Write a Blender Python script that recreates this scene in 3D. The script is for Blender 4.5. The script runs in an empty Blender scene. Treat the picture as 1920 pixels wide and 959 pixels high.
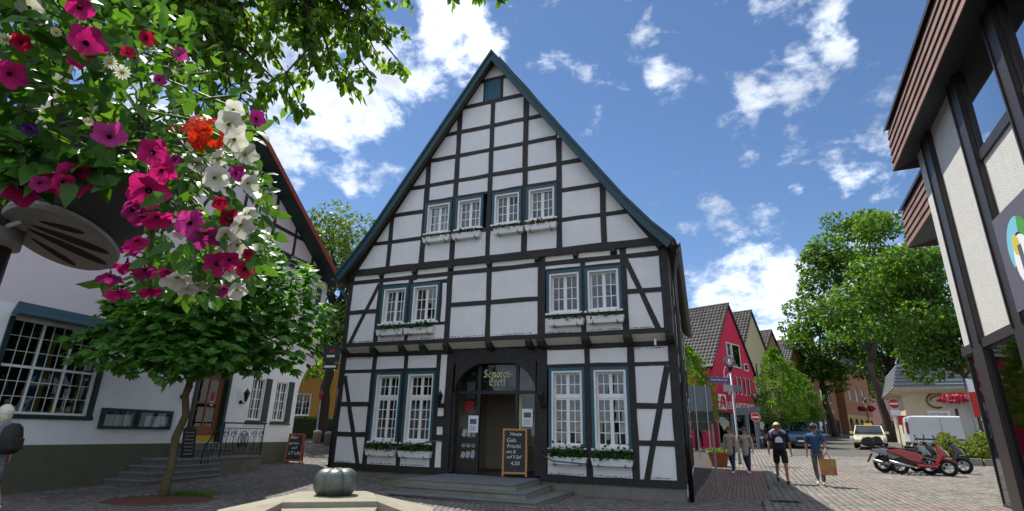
import bpy, math, random
import numpy as np
from mathutils import Matrix, Vector

# ------------------------------------------------------------------ camera, sky, sun, exposure
sc = bpy.context.scene
COL = sc.collection
R = math.radians
FPX, PITCH, ROLL, CAMH = 1000.0, R(18.45), R(1.32), 1.4
_f = Vector((0, math.cos(PITCH), math.sin(PITCH)))
_u0 = Vector((0, -math.sin(PITCH), math.cos(PITCH)))
_r0 = Vector((1, 0, 0))
_r = math.cos(ROLL) * _r0 + math.sin(ROLL) * _u0
_u = -math.sin(ROLL) * _r0 + math.cos(ROLL) * _u0
CAM = Vector((0, 0, CAMH))
cd = bpy.data.cameras.new('camera'); cam = bpy.data.objects.new('camera', cd); COL.objects.link(cam)
cd.sensor_width = 36.0; cd.lens = 36.0 * FPX / 1920.0; cd.clip_start = 0.05; cd.clip_end = 3000
cam.matrix_world = Matrix(((_r.x, _u.x, -_f.x, 0), (_r.y, _u.y, -_f.y, 0), (_r.z, _u.z, -_f.z, CAMH), (0, 0, 0, 1)))
sc.camera = cam
sc.view_settings.view_transform = 'Standard'; sc.view_settings.look = 'None'
sc.view_settings.exposure = 1.62; sc.view_settings.gamma = 1.0; sc.view_settings.use_curve_mapping = False
sc.cycles.max_bounces = 6; sc.cycles.transparent_max_bounces = 8; sc.cycles.diffuse_bounces = 4
sc.cycles.caustics_reflective = False; sc.cycles.caustics_refractive = False
SUN_SHADOW = Vector((0.30, -0.47, -1.0)).normalized()      # direction in which sunlight travels
sun_el = math.asin(-SUN_SHADOW.z); sun_az = math.atan2(-SUN_SHADOW.x, -SUN_SHADOW.y)
sl = bpy.data.lights.new('sun', 'SUN'); sl.energy = 2.0; sl.angle = R(0.53); sl.color = (1.0, 0.955, 0.87)
so = bpy.data.objects.new('sun', sl); COL.objects.link(so)
so.rotation_euler = SUN_SHADOW.to_track_quat('-Z', 'Y').to_euler()

def ray(px, py):
    return _r * ((px - 960) / FPX) - _u * ((py - 479.5) / FPX) + _f
def at(px, py, depth):
    """point of the place seen in direction (px, py) at a given distance along the view axis"""
    return CAM + ray(px, py) * depth

world = bpy.data.worlds.new('World'); sc.world = world; world.use_nodes = True
def build_sky():
    nt = world.node_tree; nt.nodes.clear(); N = nt.nodes.new; Lk = nt.links.new
    out = N('ShaderNodeOutputWorld'); bg = N('ShaderNodeBackground'); bg.inputs['Strength'].default_value = 0.085
    sky = N('ShaderNodeTexSky'); sky.sky_type = 'NISHITA'; sky.sun_disc = False
    sky.sun_elevation = sun_el; sky.sun_rotation = sun_az; sky.air_density = 1.0; sky.dust_density = 0.15; sky.ozone_density = 4.0; sky.altitude = 900
    tc = N('ShaderNodeTexCoord')
    nrm = N('ShaderNodeVectorMath'); nrm.operation = 'NORMALIZE'; Lk(tc.outputs['Generated'], nrm.inputs[0])
    mp = N('ShaderNodeMapping'); mp.inputs['Scale'].default_value = (1, 1, 1.5); mp.inputs['Location'].default_value = (0.37, 0.21, 0.05); Lk(nrm.outputs[0], mp.inputs['Vector'])
    no = N('ShaderNodeTexNoise'); no.inputs['Scale'].default_value = 10.0; no.inputs['Detail'].default_value = 8; no.inputs['Roughness'].default_value = 0.60; no.inputs['Distortion'].default_value = 0.12
    Lk(mp.outputs[0], no.inputs['Vector'])
    no2 = N('ShaderNodeTexNoise'); no2.inputs['Scale'].default_value = 5.0; no2.inputs['Detail'].default_value = 3; no2.inputs['Roughness'].default_value = 0.5
    Lk(mp.outputs[0], no2.inputs['Vector'])
    # cumulus banks: (px, py, radius, weight)
    banks = [(560, 120, .22, .40), (650, 210, .17, .40), (740, 130, .17, .42), (860, 60, .15, .40), (720, 300, .08, .20), (520, 260, .14, .34), (640, 40, .2, .30),
             (1035, 115, .055, .25), (1238, 140, .05, .25), (1270, 55, .04, .18), (1345, 80, .04, .16), (1560, 75, .062, .31), (1480, 130, .07, .30), (1420, 180, .055, .28),
             (1180, 90, .3, .07), (1450, 250, .34, .08), (1333, 380, .05, .28), (1403, 302, .035, .24), (1490, 356, .028, .28), (1290, 420, .04, .24), (1110, 155, .04, .2), (1000, 115, .03, .16),
             (1560, 545, .20, .40), (1440, 530, .17, .42), (1380, 590, .17, .40), (1330, 545, .07, .25), (1480, 620, .19, .42), (640, 325, .05, .28), (655, 362, .03, .26), (550, 345, .04, .28),
             (400, 100, .3, .3), (1700, 560, .14, .26), (1850, 600, .2, .26)]
    prev = None
    for (x, y, rad, w) in banks:
        d = ray(x, y).normalized()
        vd = N('ShaderNodeVectorMath'); vd.operation = 'DISTANCE'; Lk(nrm.outputs[0], vd.inputs[0]); vd.inputs[1].default_value = d
        mr = N('ShaderNodeMapRange'); mr.interpolation_type = 'SMOOTHSTEP'; Lk(vd.outputs['Value'], mr.inputs['Value'])
        mr.inputs['From Min'].default_value = rad; mr.inputs['From Max'].default_value = rad * 0.15; mr.inputs['To Min'].default_value = 0; mr.inputs['To Max'].default_value = w
        if prev is None: prev = mr.outputs[0]
        else:
            mx = N('ShaderNodeMath'); mx.operation = 'MAXIMUM'; Lk(prev, mx.inputs[0]); Lk(mr.outputs[0], mx.inputs[1]); prev = mx.outputs[0]
    # extra unseen cloud cover, added outside the view to brighten the shaded facades
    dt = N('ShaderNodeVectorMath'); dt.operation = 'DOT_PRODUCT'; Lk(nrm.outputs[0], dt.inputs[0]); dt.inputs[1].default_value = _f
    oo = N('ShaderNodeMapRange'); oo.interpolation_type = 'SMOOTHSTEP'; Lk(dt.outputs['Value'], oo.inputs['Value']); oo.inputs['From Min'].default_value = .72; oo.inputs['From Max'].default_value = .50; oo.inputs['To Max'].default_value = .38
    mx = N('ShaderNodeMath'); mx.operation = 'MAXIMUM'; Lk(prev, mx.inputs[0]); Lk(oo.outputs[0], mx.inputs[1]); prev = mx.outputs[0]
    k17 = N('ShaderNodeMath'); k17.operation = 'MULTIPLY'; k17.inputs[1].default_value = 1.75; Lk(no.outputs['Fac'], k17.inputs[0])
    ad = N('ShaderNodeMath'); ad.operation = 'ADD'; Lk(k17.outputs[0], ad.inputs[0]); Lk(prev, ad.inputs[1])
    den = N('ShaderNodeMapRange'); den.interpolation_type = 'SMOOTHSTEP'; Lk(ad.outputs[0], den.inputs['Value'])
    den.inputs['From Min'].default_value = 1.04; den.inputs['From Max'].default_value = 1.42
    shade = N('ShaderNodeMapRange'); Lk(no2.outputs['Fac'], shade.inputs['Value'])            # grey bellies
    shade.inputs['From Min'].default_value = 0.36; shade.inputs['From Max'].default_value = 0.66; shade.inputs['To Min'].default_value = 7.0; shade.inputs['To Max'].default_value = 3.6
    thick = N('ShaderNodeMapRange'); Lk(ad.outputs[0], thick.inputs['Value']); thick.inputs['From Min'].default_value = 1.25; thick.inputs['From Max'].default_value = 1.75; thick.inputs['To Min'].default_value = 1.0; thick.inputs['To Max'].default_value = .62
    sm = N('ShaderNodeMath'); sm.operation = 'MULTIPLY'; Lk(shade.outputs[0], sm.inputs[0]); Lk(thick.outputs[0], sm.inputs[1]); shade = sm
    cc = N('ShaderNodeCombineColor')
    for k, s in enumerate((0.915, 0.985, 1.11)):
        m = N('ShaderNodeMath'); m.operation = 'MULTIPLY'; m.inputs[1].default_value = s; Lk(shade.outputs[0], m.inputs[0]); Lk(m.outputs[0], cc.inputs[k])
    hs = N('ShaderNodeHueSaturation'); hs.inputs['Saturation'].default_value = 1.05; hs.inputs['Value'].default_value = 0.52; Lk(sky.outputs[0], hs.inputs['Color'])
    mix = N('ShaderNodeMix'); mix.data_type = 'RGBA'; Lk(den.outputs[0], mix.inputs['Factor']); Lk(hs.outputs[0], mix.inputs['A']); Lk(cc.outputs[0], mix.inputs['B'])
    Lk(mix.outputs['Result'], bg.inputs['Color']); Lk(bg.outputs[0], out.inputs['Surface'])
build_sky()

# ------------------------------------------------------------------ helpers
rng = np.random.default_rng(7); random.seed(7)
def lin(h):
    h = h.lstrip('#'); o = []
    for k in (0, 2, 4):
        s = int(h[k:k + 2], 16) / 255; o.append(s / 12.92 if s <= .04045 else ((s + .055) / 1.055) ** 2.4)
    return (*o, 1)
MATS = {}
def mat(name, col, rough=.6, var=.12, vs=6.0, bump=0.0, bs=60.0, metal=0.0, spec=.5, island=0.0, stain=0.0, emit=0.0, col2=None, vs2=None, coord='Object', coat=0.0, streak=0.0):
    """procedural principled material: large tonal noise, optional per-piece variation, stains and bump"""
    m = bpy.data.materials.new(name); m.use_nodes = True; nt = m.node_tree; N = nt.nodes.new; Lk = nt.links.new
    b = nt.nodes['Principled BSDF']; c = lin(col) if isinstance(col, str) else (*col, 1) if len(col) == 3 else col
    b.inputs['Roughness'].default_value = rough; b.inputs['Metallic'].default_value = metal; b.inputs['Specular IOR Level'].default_value = spec
    if coat: b.inputs['Coat Weight'].default_value = coat; b.inputs['Coat Roughness'].default_value = .08
    tc = N('ShaderNodeTexCoord'); src = tc.outputs[coord]
    n1 = N('ShaderNodeTexNoise'); n1.inputs['Scale'].default_value = vs; n1.inputs['Detail'].default_value = 6; n1.inputs['Roughness'].default_value = .6; Lk(src, n1.inputs['Vector'])
    mr = N('ShaderNodeMapRange'); Lk(n1.outputs['Fac'], mr.inputs['Value']); mr.inputs['From Min'].default_value = .3; mr.inputs['From Max'].default_value = .7
    mx = N('ShaderNodeMix'); mx.data_type = 'RGBA'; Lk(mr.outputs[0], mx.inputs['Factor'])
    if col2 is not None:
        c2 = lin(col2) if isinstance(col2, str) else (*col2[:3], 1); mx.inputs['A'].default_value = c; mx.inputs['B'].default_value = c2
    else:
        mx.inputs['A'].default_value = tuple(min(1, x * (1 - var)) for x in c[:3]) + (1,); mx.inputs['B'].default_value = tuple(min(1, x * (1 + var)) for x in c[:3]) + (1,)
    colr = mx.outputs['Result']
    if island:
        g = N('ShaderNodeNewGeometry'); hs = N('ShaderNodeHueSaturation'); mr2 = N('ShaderNodeMapRange'); Lk(g.outputs['Random Per Island'], mr2.inputs['Value'])
        mr2.inputs['To Min'].default_value = 1 - island; mr2.inputs['To Max'].default_value = 1 + island; Lk(mr2.outputs[0], hs.inputs['Value']); Lk(colr, hs.inputs['Color']); colr = hs.outputs[0]
    if stain:
        n3 = N('ShaderNodeTexNoise'); n3.inputs['Scale'].default_value = vs * .35; n3.inputs['Detail'].default_value = 8; n3.inputs['Roughness'].default_value = .7; Lk(src, n3.inputs['Vector'])
        m3 = N('ShaderNodeMapRange'); Lk(n3.outputs['Fac'], m3.inputs['Value']); m3.inputs['From Min'].default_value = .52; m3.inputs['From Max'].default_value = .72; m3.inputs['To Max'].default_value = stain
        x3 = N('ShaderNodeMix'); x3.data_type = 'RGBA'; Lk(m3.outputs[0], x3.inputs['Factor']); Lk(colr, x3.inputs['A']); x3.inputs['B'].default_value = tuple(x * .45 for x in c[:3]) + (1,); colr = x3.outputs['Result']
    if streak:      # rain streaks: dirt stretched down the surface
        mpn = N('ShaderNodeMapping'); mpn.inputs['Scale'].default_value = (9, 9, .55); Lk(src, mpn.inputs['Vector']); n4 = N('ShaderNodeTexNoise'); n4.inputs['Scale'].default_value = 1.6; n4.inputs['Detail'].default_value = 5; n4.inputs['Roughness'].default_value = .65; Lk(mpn.outputs[0], n4.inputs['Vector'])
        m4 = N('ShaderNodeMapRange'); Lk(n4.outputs['Fac'], m4.inputs['Value']); m4.inputs['From Min'].default_value = .5; m4.inputs['From Max'].default_value = .78; m4.inputs['To Max'].default_value = streak
        x4 = N('ShaderNodeMix'); x4.data_type = 'RGBA'; Lk(m4.outputs[0], x4.inputs['Factor']); Lk(colr, x4.inputs['A']); x4.inputs['B'].default_value = (c[0] * .55, c[1] * .53, c[2] * .48, 1); colr = x4.outputs['Result']
    Lk(colr, b.inputs['Base Color'])
    if bump:
        n2 = N('ShaderNodeTexNoise'); n2.inputs['Scale'].default_value = bs; n2.inputs['Detail'].default_value = 4; Lk(src, n2.inputs['Vector'])
        bp = N('ShaderNodeBump'); bp.inputs['Strength'].default_value = min(1, bump); bp.inputs['Distance'].default_value = .02; Lk(n2.outputs['Fac'], bp.inputs['Height']); Lk(bp.outputs[0], b.inputs['Normal'])
    if emit:
        b.inputs['Emission Color'].default_value = c; b.inputs['Emission Strength'].default_value = emit
    MATS[name] = m; return m
def leafmat(name, c1, c2, trans=.45, rough=.45, hue=.02):
    m = bpy.data.materials.new(name); m.use_nodes = True; nt = m.node_tree; N = nt.nodes.new; Lk = nt.links.new
    b = nt.nodes['Principled BSDF']; out = nt.nodes['Material Output']; b.inputs['Roughness'].default_value = rough; b.inputs['Specular IOR Level'].default_value = .35
    g = N('ShaderNodeNewGeometry'); mx = N('ShaderNodeMix'); mx.data_type = 'RGBA'; Lk(g.outputs['Random Per Island'], mx.inputs['Factor'])
    mx.inputs['A'].default_value = lin(c1); mx.inputs['B'].default_value = lin(c2); Lk(mx.outputs['Result'], b.inputs['Base Color'])
    t = N('ShaderNodeBsdfTranslucent'); gm = N('ShaderNodeMix'); gm.data_type = 'RGBA'; gm.blend_type = 'MULTIPLY'; gm.inputs['Factor'].default_value = 1
    Lk(mx.outputs['Result'], gm.inputs['A']); gm.inputs['B'].default_value = (1.9, 1.75, .75, 1); Lk(gm.outputs['Result'], t.inputs['Color'])
    ms = N('ShaderNodeMixShader'); ms.inputs[0].default_value = trans; Lk(b.outputs[0], ms.inputs[1]); Lk(t.outputs[0], ms.inputs[2]); Lk(ms.outputs[0], out.inputs['Surface'])
    MATS[name] = m; return m
def glassmat(name, tint=(.82, .88, .9), refl=1.0):
    m = bpy.data.materials.new(name); m.use_nodes = True; nt = m.node_tree; N = nt.nodes.new; Lk = nt.links.new; nt.nodes.remove(nt.nodes['Principled BSDF'])
    out = nt.nodes['Material Output']; t = N('ShaderNodeBsdfTransparent'); t.inputs['Color'].default_value = (*tint, 1)
    g = N('ShaderNodeBsdfGlossy'); g.inputs['Roughness'].default_value = .015; g.inputs['Color'].default_value = (.95, .97, 1, 1)
    fr = N('ShaderNodeFresnel'); fr.inputs['IOR'].default_value = 1.52; mt = N('ShaderNodeMath'); mt.operation = 'MULTIPLY'; mt.inputs[1].default_value = 1.15 * refl; mt.use_clamp = True; Lk(fr.outputs[0], mt.inputs[0])
    nz = N('ShaderNodeTexNoise'); nz.inputs['Scale'].default_value = 3.0; bp = N('ShaderNodeBump'); bp.inputs['Strength'].default_value = .06; bp.inputs['Distance'].default_value = .01
    tc = N('ShaderNodeTexCoord'); Lk(tc.outputs['Object'], nz.inputs['Vector']); Lk(nz.outputs['Fac'], bp.inputs['Height']); Lk(bp.outputs[0], g.inputs['Normal'])
    ms = N('ShaderNodeMixShader'); Lk(mt.outputs[0], ms.inputs[0]); Lk(t.outputs[0], ms.inputs[1]); Lk(g.outputs[0], ms.inputs[2]); Lk(ms.outputs[0], out.inputs['Surface'])
    MATS[name] = m; return m

def link(o, parent=None):
    COL.objects.link(o)
    if parent is not None: o.parent = parent
    return o
def tag(o, label=None, cat=None, group=None, kind=None):
    if label: o['label'] = label
    if cat: o['category'] = cat
    if group: o['group'] = group
    if kind: o['kind'] = kind
    return o
def empty(name, loc=(0, 0, 0), rz=0.0, label=None, cat=None, group=None, parent=None):
    o = bpy.data.objects.new(name, None); link(o, parent); o.location = loc; o.rotation_euler = (0, 0, rz); o.empty_display_size = .1
    return tag(o, label, cat, group)
def copy_tree(o, parent=None, keep=True):
    c = o.copy(); COL.objects.link(c)
    if parent is not None: c.parent = parent
    for ch in list(o.children): copy_tree(ch, c)
    return c

class MB:
    """collects polygons, then links them as ONE mesh object"""
    def __init__(s): s.v = []; s.f = []; s.mi = []; s.cur = 0; s.M = None
    def add(s, vs, fs):
        k = len(s.v)
        for p in vs:
            p = Vector(p); s.v.append(tuple(s.M @ p) if s.M is not None else tuple(p))
        for f in fs: s.f.append(tuple(i + k for i in f)); s.mi.append(s.cur)
        return s
    def box(s, x0, x1, y0, y1, z0, z1):
        return s.add([(x0, y0, z0), (x1, y0, z0), (x1, y1, z0), (x0, y1, z0), (x0, y0, z1), (x1, y0, z1), (x1, y1, z1), (x0, y1, z1)],
                     [(0, 3, 2, 1), (4, 5, 6, 7), (0, 1, 5, 4), (1, 2, 6, 5), (2, 3, 7, 6), (3, 0, 4, 7)])
    def prism(s, poly, y0, y1):          # polygon in (x, z), extruded along y
        n = len(poly); vs = [(p[0], y0, p[1]) for p in poly] + [(p[0], y1, p[1]) for p in poly]
        return s.add(vs, [tuple(range(n)), tuple(reversed(range(n, 2 * n)))] + [(i, n + i, n + (i + 1) % n, (i + 1) % n) for i in range(n)])
    def slab(s, poly, z0, z1):           # polygon in (x, y), extruded along z
        n = len(poly); vs = [(p[0], p[1], z0) for p in poly] + [(p[0], p[1], z1) for p in poly]
        return s.add(vs, [tuple(reversed(range(n))), tuple(range(n, 2 * n))] + [(i, (i + 1) % n, n + (i + 1) % n, n + i) for i in range(n)])
    def bar(s, p, q, w, h, up=(0, 0, 1)):
        p = Vector(p); q = Vector(q); d = (q - p).normalized(); up = Vector(up)
        if abs(d.dot(up)) > .98: up = Vector((0, 1, 0))
        a = d.cross(up).normalized() * (w / 2); b = a.cross(d).normalized() * (h / 2)
        vs = [p - a - b, p + a - b, p + a + b, p - a + b, q - a - b, q + a - b, q + a + b, q - a + b]
        return s.add(vs, [(0, 3, 2, 1), (4, 5, 6, 7), (0, 1, 5, 4), (1, 2, 6, 5), (2, 3, 7, 6), (3, 0, 4, 7)])
    def tube(s, pts, r, n=8, cap=True):
        pts = [Vector(p) for p in pts]; rs = r if isinstance(r, (list, tuple)) else [r] * len(pts); vs = []; ref = None
        for i, p in enumerate(pts):
            d = (pts[min(i + 1, len(pts) - 1)] - pts[max(i - 1, 0)]).normalized()
            if ref is None: ref = Vector((0, 0, 1)) if abs(d.z) < .9 else Vector((1, 0, 0))
            a = d.cross(ref).normalized(); b = a.cross(d); ref = b
            for k in range(n): t = 2 * math.pi * k / n; vs.append(p + (a * math.cos(t) + b * math.sin(t)) * rs[i])
        fs = [(i * n + k, i * n + (k + 1) % n, (i + 1) * n + (k + 1) % n, (i + 1) * n + k) for i in range(len(pts) - 1) for k in range(n)]
        if cap: fs += [tuple(reversed(range(n))), tuple(range((len(pts) - 1) * n, len(pts) * n))]
        return s.add(vs, fs)
    def lathe(s, prof, n=16, c=(0, 0, 0), sx=1.0, sy=1.0, cap=True):
        vs = [(c[0] + r * sx * math.cos(2 * math.pi * k / n), c[1] + r * sy * math.sin(2 * math.pi * k / n), c[2] + z) for r, z in prof for k in range(n)]
        m = len(prof); fs = [(i * n + k, i * n + (k + 1) % n, (i + 1) * n + (k + 1) % n, (i + 1) * n + k) for i in range(m - 1) for k in range(n)]
        if cap: fs += [tuple(reversed(range(n))), tuple(range((m - 1) * n, m * n))]
        return s.add(vs, fs)
    def ball(s, c, r, n=12, m=8, sx=1, sy=1, sz=1):
        return s.lathe([(max(1e-4, r * math.sin(math.pi * i / m)), -r * sz * math.cos(math.pi * i / m)) for i in range(m + 1)], n, c, sx, sy, cap=False)
    def hewn(s, p, q, w, y0, y1, seed=0, j=.010, n=None):
        """wobbly hand-cut beam lying in the facade plane from p to q ((x, z) pairs)"""
        rr = random.Random(seed); p = Vector((p[0], p[1])); q = Vector((q[0], q[1])); L = (q - p).length; n = n or max(2, int(L / .45)); d = (q - p) / L; a = Vector((-d.y, d.x)); vs = []
        for i in range(n + 1):
            c = p + d * (L * i / n); w1 = w / 2 + rr.uniform(-j, j); w2 = w / 2 + rr.uniform(-j, j); yy = y0 + rr.uniform(-.004, .004); A = c - a * w1; B = c + a * w2
            vs += [(A.x, yy, A.y), (B.x, yy, B.y), (B.x, y1, B.y), (A.x, y1, A.y)]
        fs = [(3, 2, 1, 0), tuple(4 * n + k for k in range(4))]
        for i in range(n):
            for k in range(4): fs.append((4 * i + k, 4 * i + (k + 1) % 4, 4 * i + 4 + (k + 1) % 4, 4 * i + 4 + k))
        return s.add(vs, fs)
    def mesh(s, name, mats, smooth=False):
        me = bpy.data.meshes.new(name); me.from_pydata(s.v, [], s.f)
        for m in (mats if isinstance(mats, (list, tuple)) else [mats]): me.materials.append(MATS[m] if isinstance(m, str) else m)
        if any(s.mi): me.polygons.foreach_set('material_index', s.mi)
        if smooth: me.polygons.foreach_set('use_smooth', [True] * len(s.f))
        me.update(); return me
    def build(s, name, mats, parent=None, smooth=False, bevel=0.0, fix=True):
        me = s.mesh(name, mats, smooth)
        if fix:
            import bmesh; bm = bmesh.new(); bm.from_mesh(me); bmesh.ops.recalc_face_normals(bm, faces=bm.faces); bm.to_mesh(me); bm.free()
        o = bpy.data.objects.new(name, me); link(o, parent)
        if bevel: b = o.modifiers.new('bevel', 'BEVEL'); b.width = bevel; b.segments = 2; b.limit_method = 'ANGLE'
        return o
def obj(name, me, parent=None, loc=(0, 0, 0), rot=(0, 0, 0), scale=(1, 1, 1)):
    o = bpy.data.objects.new(name, me); link(o, parent); o.location = loc; o.rotation_euler = rot; o.scale = scale; return o
def npmesh(name, V, F, mats, smooth=False, mi=None):
    """fast mesh from numpy arrays: V (n,3), F list of (m,k) arrays"""
    me = bpy.data.meshes.new(name); V = np.asarray(V, np.float32); me.vertices.add(len(V)); me.vertices.foreach_set('co', V.ravel())
    F = F if isinstance(F, list) else [F]; tot = np.concatenate([np.full(len(f), f.shape[1]) for f in F]); idx = np.concatenate([f.ravel() for f in F])
    me.loops.add(len(idx)); me.loops.foreach_set('vertex_index', idx.astype(np.int32)); me.polygons.add(len(tot))
    me.polygons.foreach_set('loop_start', np.concatenate([[0], np.cumsum(tot)[:-1]]).astype(np.int32)); me.polygons.foreach_set('loop_total', tot.astype(np.int32))
    for m in (mats if isinstance(mats, (list, tuple)) else [mats]): me.materials.append(MATS[m])
    if mi is not None: me.polygons.foreach_set('material_index', np.asarray(mi, np.int32))
    if smooth: me.polygons.foreach_set('use_smooth', np.ones(len(tot), bool))
    me.update(calc_edges=True); me.validate(); return me
def unit(a): return a / np.maximum(np.linalg.norm(a, axis=-1, keepdims=True), 1e-9)
LEAF = {  # template (along, across, up), faces
    'ovate': (np.array([(0, 0, 0), (.3, .42, .06), (.3, -.42, .06), (.3, 0, -.02), (.68, .34, .03), (.68, -.34, .03), (.68, 0, -.04), (1, 0, -.14)]), np.array([(0, 3, 1, 1), (0, 2, 3, 3), (1, 3, 6, 4), (2, 5, 6, 3), (4, 6, 7, 7), (6, 5, 7, 7)])),
    'diamond': (np.array([(0, 0, 0), (.5, .5, .08), (1, 0, -.06), (.5, -.5, .08)]), np.array([(0, 3, 2, 1)])),
    'round': (np.array([(0, 0, 0), (.2, .45, .06), (.65, .5, .1), (1, .18, .02), (1, -.18, .02), (.65, -.5, .1), (.2, -.45, .06), (.5, 0, -.04)]), np.array([(0, 7, 2, 1), (7, 4, 3, 2), (7, 6, 5, 4), (0, 6, 7, 7)])),
}
def leaves(P, T, Nn, L, W, kind='ovate'):
    """P base points, T tip directions, Nn rough normals; returns V, [quads, tris]"""
    P = np.asarray(P, float); T = unit(np.asarray(T, float)); S = unit(np.cross(Nn, T)); U = np.cross(T, S)
    tv, tf = LEAF[kind]; n = len(P); L = np.broadcast_to(L, n)[:, None, None]; W = np.broadcast_to(W, n)[:, None, None]
    V = P[:, None, :] + T[:, None, :] * tv[None, :, :1] * L + S[:, None, :] * tv[None, :, 1:2] * W + U[:, None, :] * tv[None, :, 2:3] * L
    F = (tf[None] + (np.arange(n) * len(tv))[:, None, None]).reshape(-1, 4)
    tri = F[:, 2] == F[:, 3]
    return V.reshape(-1, 3), ([F[~tri]] if (~tri).any() else []) + ([F[tri][:, :3]] if tri.any() else [])
def rdir(n): return unit(rng.normal(size=(n, 3)))
def text_mb(body, size, font_y=0.0, extrude=0.004, align='LEFT', sx=1.0):
    """flat lettering in the x-z plane facing -y, as an MB"""
    cu = bpy.data.curves.new('lettering', 'FONT'); cu.body = body; cu.size = size; cu.align_x = align; cu.extrude = extrude; cu.resolution_u = 3
    o = bpy.data.objects.new('lettering', cu); COL.objects.link(o); dg = bpy.context.evaluated_depsgraph_get(); me = o.evaluated_get(dg).to_mesh()
    mb = MB(); mb.add([(v.co.x * sx, font_y - v.co.z, v.co.y) for v in me.vertices], [tuple(p.vertices) for p in me.polygons])
    o.evaluated_get(dg).to_mesh_clear(); bpy.data.objects.remove(o); bpy.data.curves.remove(cu); return mb

# terrain: level around the old house, climbing gently into both lanes behind it
def sstep(a, b, x): t = np.clip((x - a) / (b - a), 0, 1); return t * t * (3 - 2 * t)
def gz(x, y):
    x = np.asarray(x, float); y = np.asarray(y, float); k = .06
    Lh = np.minimum(k * np.logaddexp(0, .045 * (y - 13.2) / k), 1.0); Rh = k * np.logaddexp(0, (.08 + .035 * (np.clip(x, -50, 60) - 8.7) + .018 * (np.clip(y, -50, 110) - 18.1)) / k)
    w = sstep(-4, 4, x); return Lh * (1 - w) + Rh * w
def G(x, y): return float(gz(x, y))
# ------------------------------------------------------------------ materials
mat('plaster', '#e6e6e4', .85, .05, 2.2, .4, 45, stain=.14, streak=.13)
mat('plaster_cream', '#e2dfd2', .85, .05, 3, .25, 90, stain=.15)
mat('timber', '#181616', .62, .3, 7, .8, 50, stain=.3, col2='#312d2b')
mat('timber_teal', '#1b424c', .55, .14, 5, .15, 60)
mat('teal', '#1f5666', .5, .10, 5, .1, 60)
mat('window_white', '#e8e8e4', .45, .03, 5)
mat('room_dark', '#1d1a18', .9, .25, 3)
mat('room_wall', '#a89d89', .9, .06, 2)
mat('curtain', '#8f8676', .9, .10, 10)
mat('plinth', '#7d7a70', .9, .12, 2.5, .3, 60, stain=.45, streak=.5)
mat('step_stone', '#6e7478', .8, .14, 4, .25, 80, stain=.3)
mat('sandstone', '#8f8a76', .85, .14, 5, .3, 80, stain=.3)
mat('zinc', '#5d6468', .42, .12, 6, metal=.6)
mat('roof_tile', '#3d3836', .7, .25, 10, .2, 40, island=.25)
mat('soffit_wood', '#5a5040', .8, .15, 6)
mat('black_metal', '#121314', .4, .2, 10, metal=.3)
mat('wood_orange', '#b07a3a', .5, .15, 8)
mat('slate_board', '#15191c', .6, .2, 4)
mat('chalk', '#d5d5d0', .9, .05, 40)
mat('letter_gold', '#e2e0a0', .5, .05, 5)
mat('paper', '#e4e6ea', .8, .02, 5)
mat('print_grey', '#5a6068', .8, .2, 30)
mat('box_white', '#e6e6e4', .55, .04, 6)
mat('soil', '#4a3a30', .95, .3, 8, .8, 40)
mat('cobble', '#6f6a66', .72, .12, .8, .35, 60, island=.32, stain=.2)
mat('cobble_red', '#8a6d64', .72, .12, .8, .35, 60, island=.25)
mat('sett', '#77736c', .74, .2, .5, .35, 50, island=.26, stain=.25)
mat('sett_red', '#83726a', .74, .12, .6, .35, 50, island=.2)
mat('paver', '#7f6a63', .8, .10, 1.0, .25, 60, island=.12, stain=.15)
mat('joint', '#3f3a35', .95, .25, 6, .5, 40)
mat('asphalt', '#55534f', .9, .12, .7, .4, 80, stain=.2)
mat('far_ground', '#6b675f', .9, .15, .3)
mat('frame_dark', '#1c1c1e', .45, .1, 6)
mat('brass', '#8a6a2a', .3, .1, 5, metal=.9)
mat('flower_pink', '#b3304f', .6, .2, 30); mat('flower_white', '#e8e4e0', .6, .05, 30); mat('flower_red', '#a81220', .6, .15, 30); mat('flower_rose', '#c2478e', .6, .15, 30)
mat('lamp_cream', '#d8a98c', .7, .05, 5)
mat('green_frame', '#a9c53a', .5, .05, 5)
glassmat('glass'); glassmat('glass_clear', (.93, .95, .95), .5)
glassmat('glass_dark', (.45, .5, .5), 1.3)
leafmat('leaf_box', '#1f3d18', '#3f6a2a', .25)

# ------------------------------------------------------------------ ground
YAW = R(-22.57); GR = Vector((4.005, 12.897, 0)); Dv = Vector((math.cos(YAW), math.sin(YAW), 0)); Nv = Vector((math.sin(YAW), -math.cos(YAW), 0))
def hloc(x, y):                       # world -> house plan coordinates (along facade, depth)
    return (x - GR.x) * Dv.x + (y - GR.y) * Dv.y, -((x - GR.x) * Nv.x + (y - GR.y) * Nv.y)
def build_ground():
    xs = np.unique(np.concatenate([np.linspace(-900, -60, 15), np.linspace(-60, 80, 141), np.linspace(80, 900, 15)]))
    ys = np.unique(np.concatenate([np.linspace(-300, -10, 8), np.linspace(-10, 120, 131), np.linspace(120, 1500, 16)]))
    X, Y = np.meshgrid(xs, ys); Z = gz(X, Y); V = np.stack([X, Y, Z], -1).reshape(-1, 3); nx, ny = len(xs), len(ys)
    i = (np.arange(ny - 1)[:, None] * nx + np.arange(nx - 1)[None]).ravel(); F = np.stack([i, i + 1, i + 1 + nx, i + nx], 1)
    o = obj('ground', npmesh('ground', V, F, 'joint', True)); tag(o, kind='structure'); return o
ground = build_ground()
TOPQ = np.array([(-.5, -.5), (.5, -.5), (.5, .5), (-.5, .5)])
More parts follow.
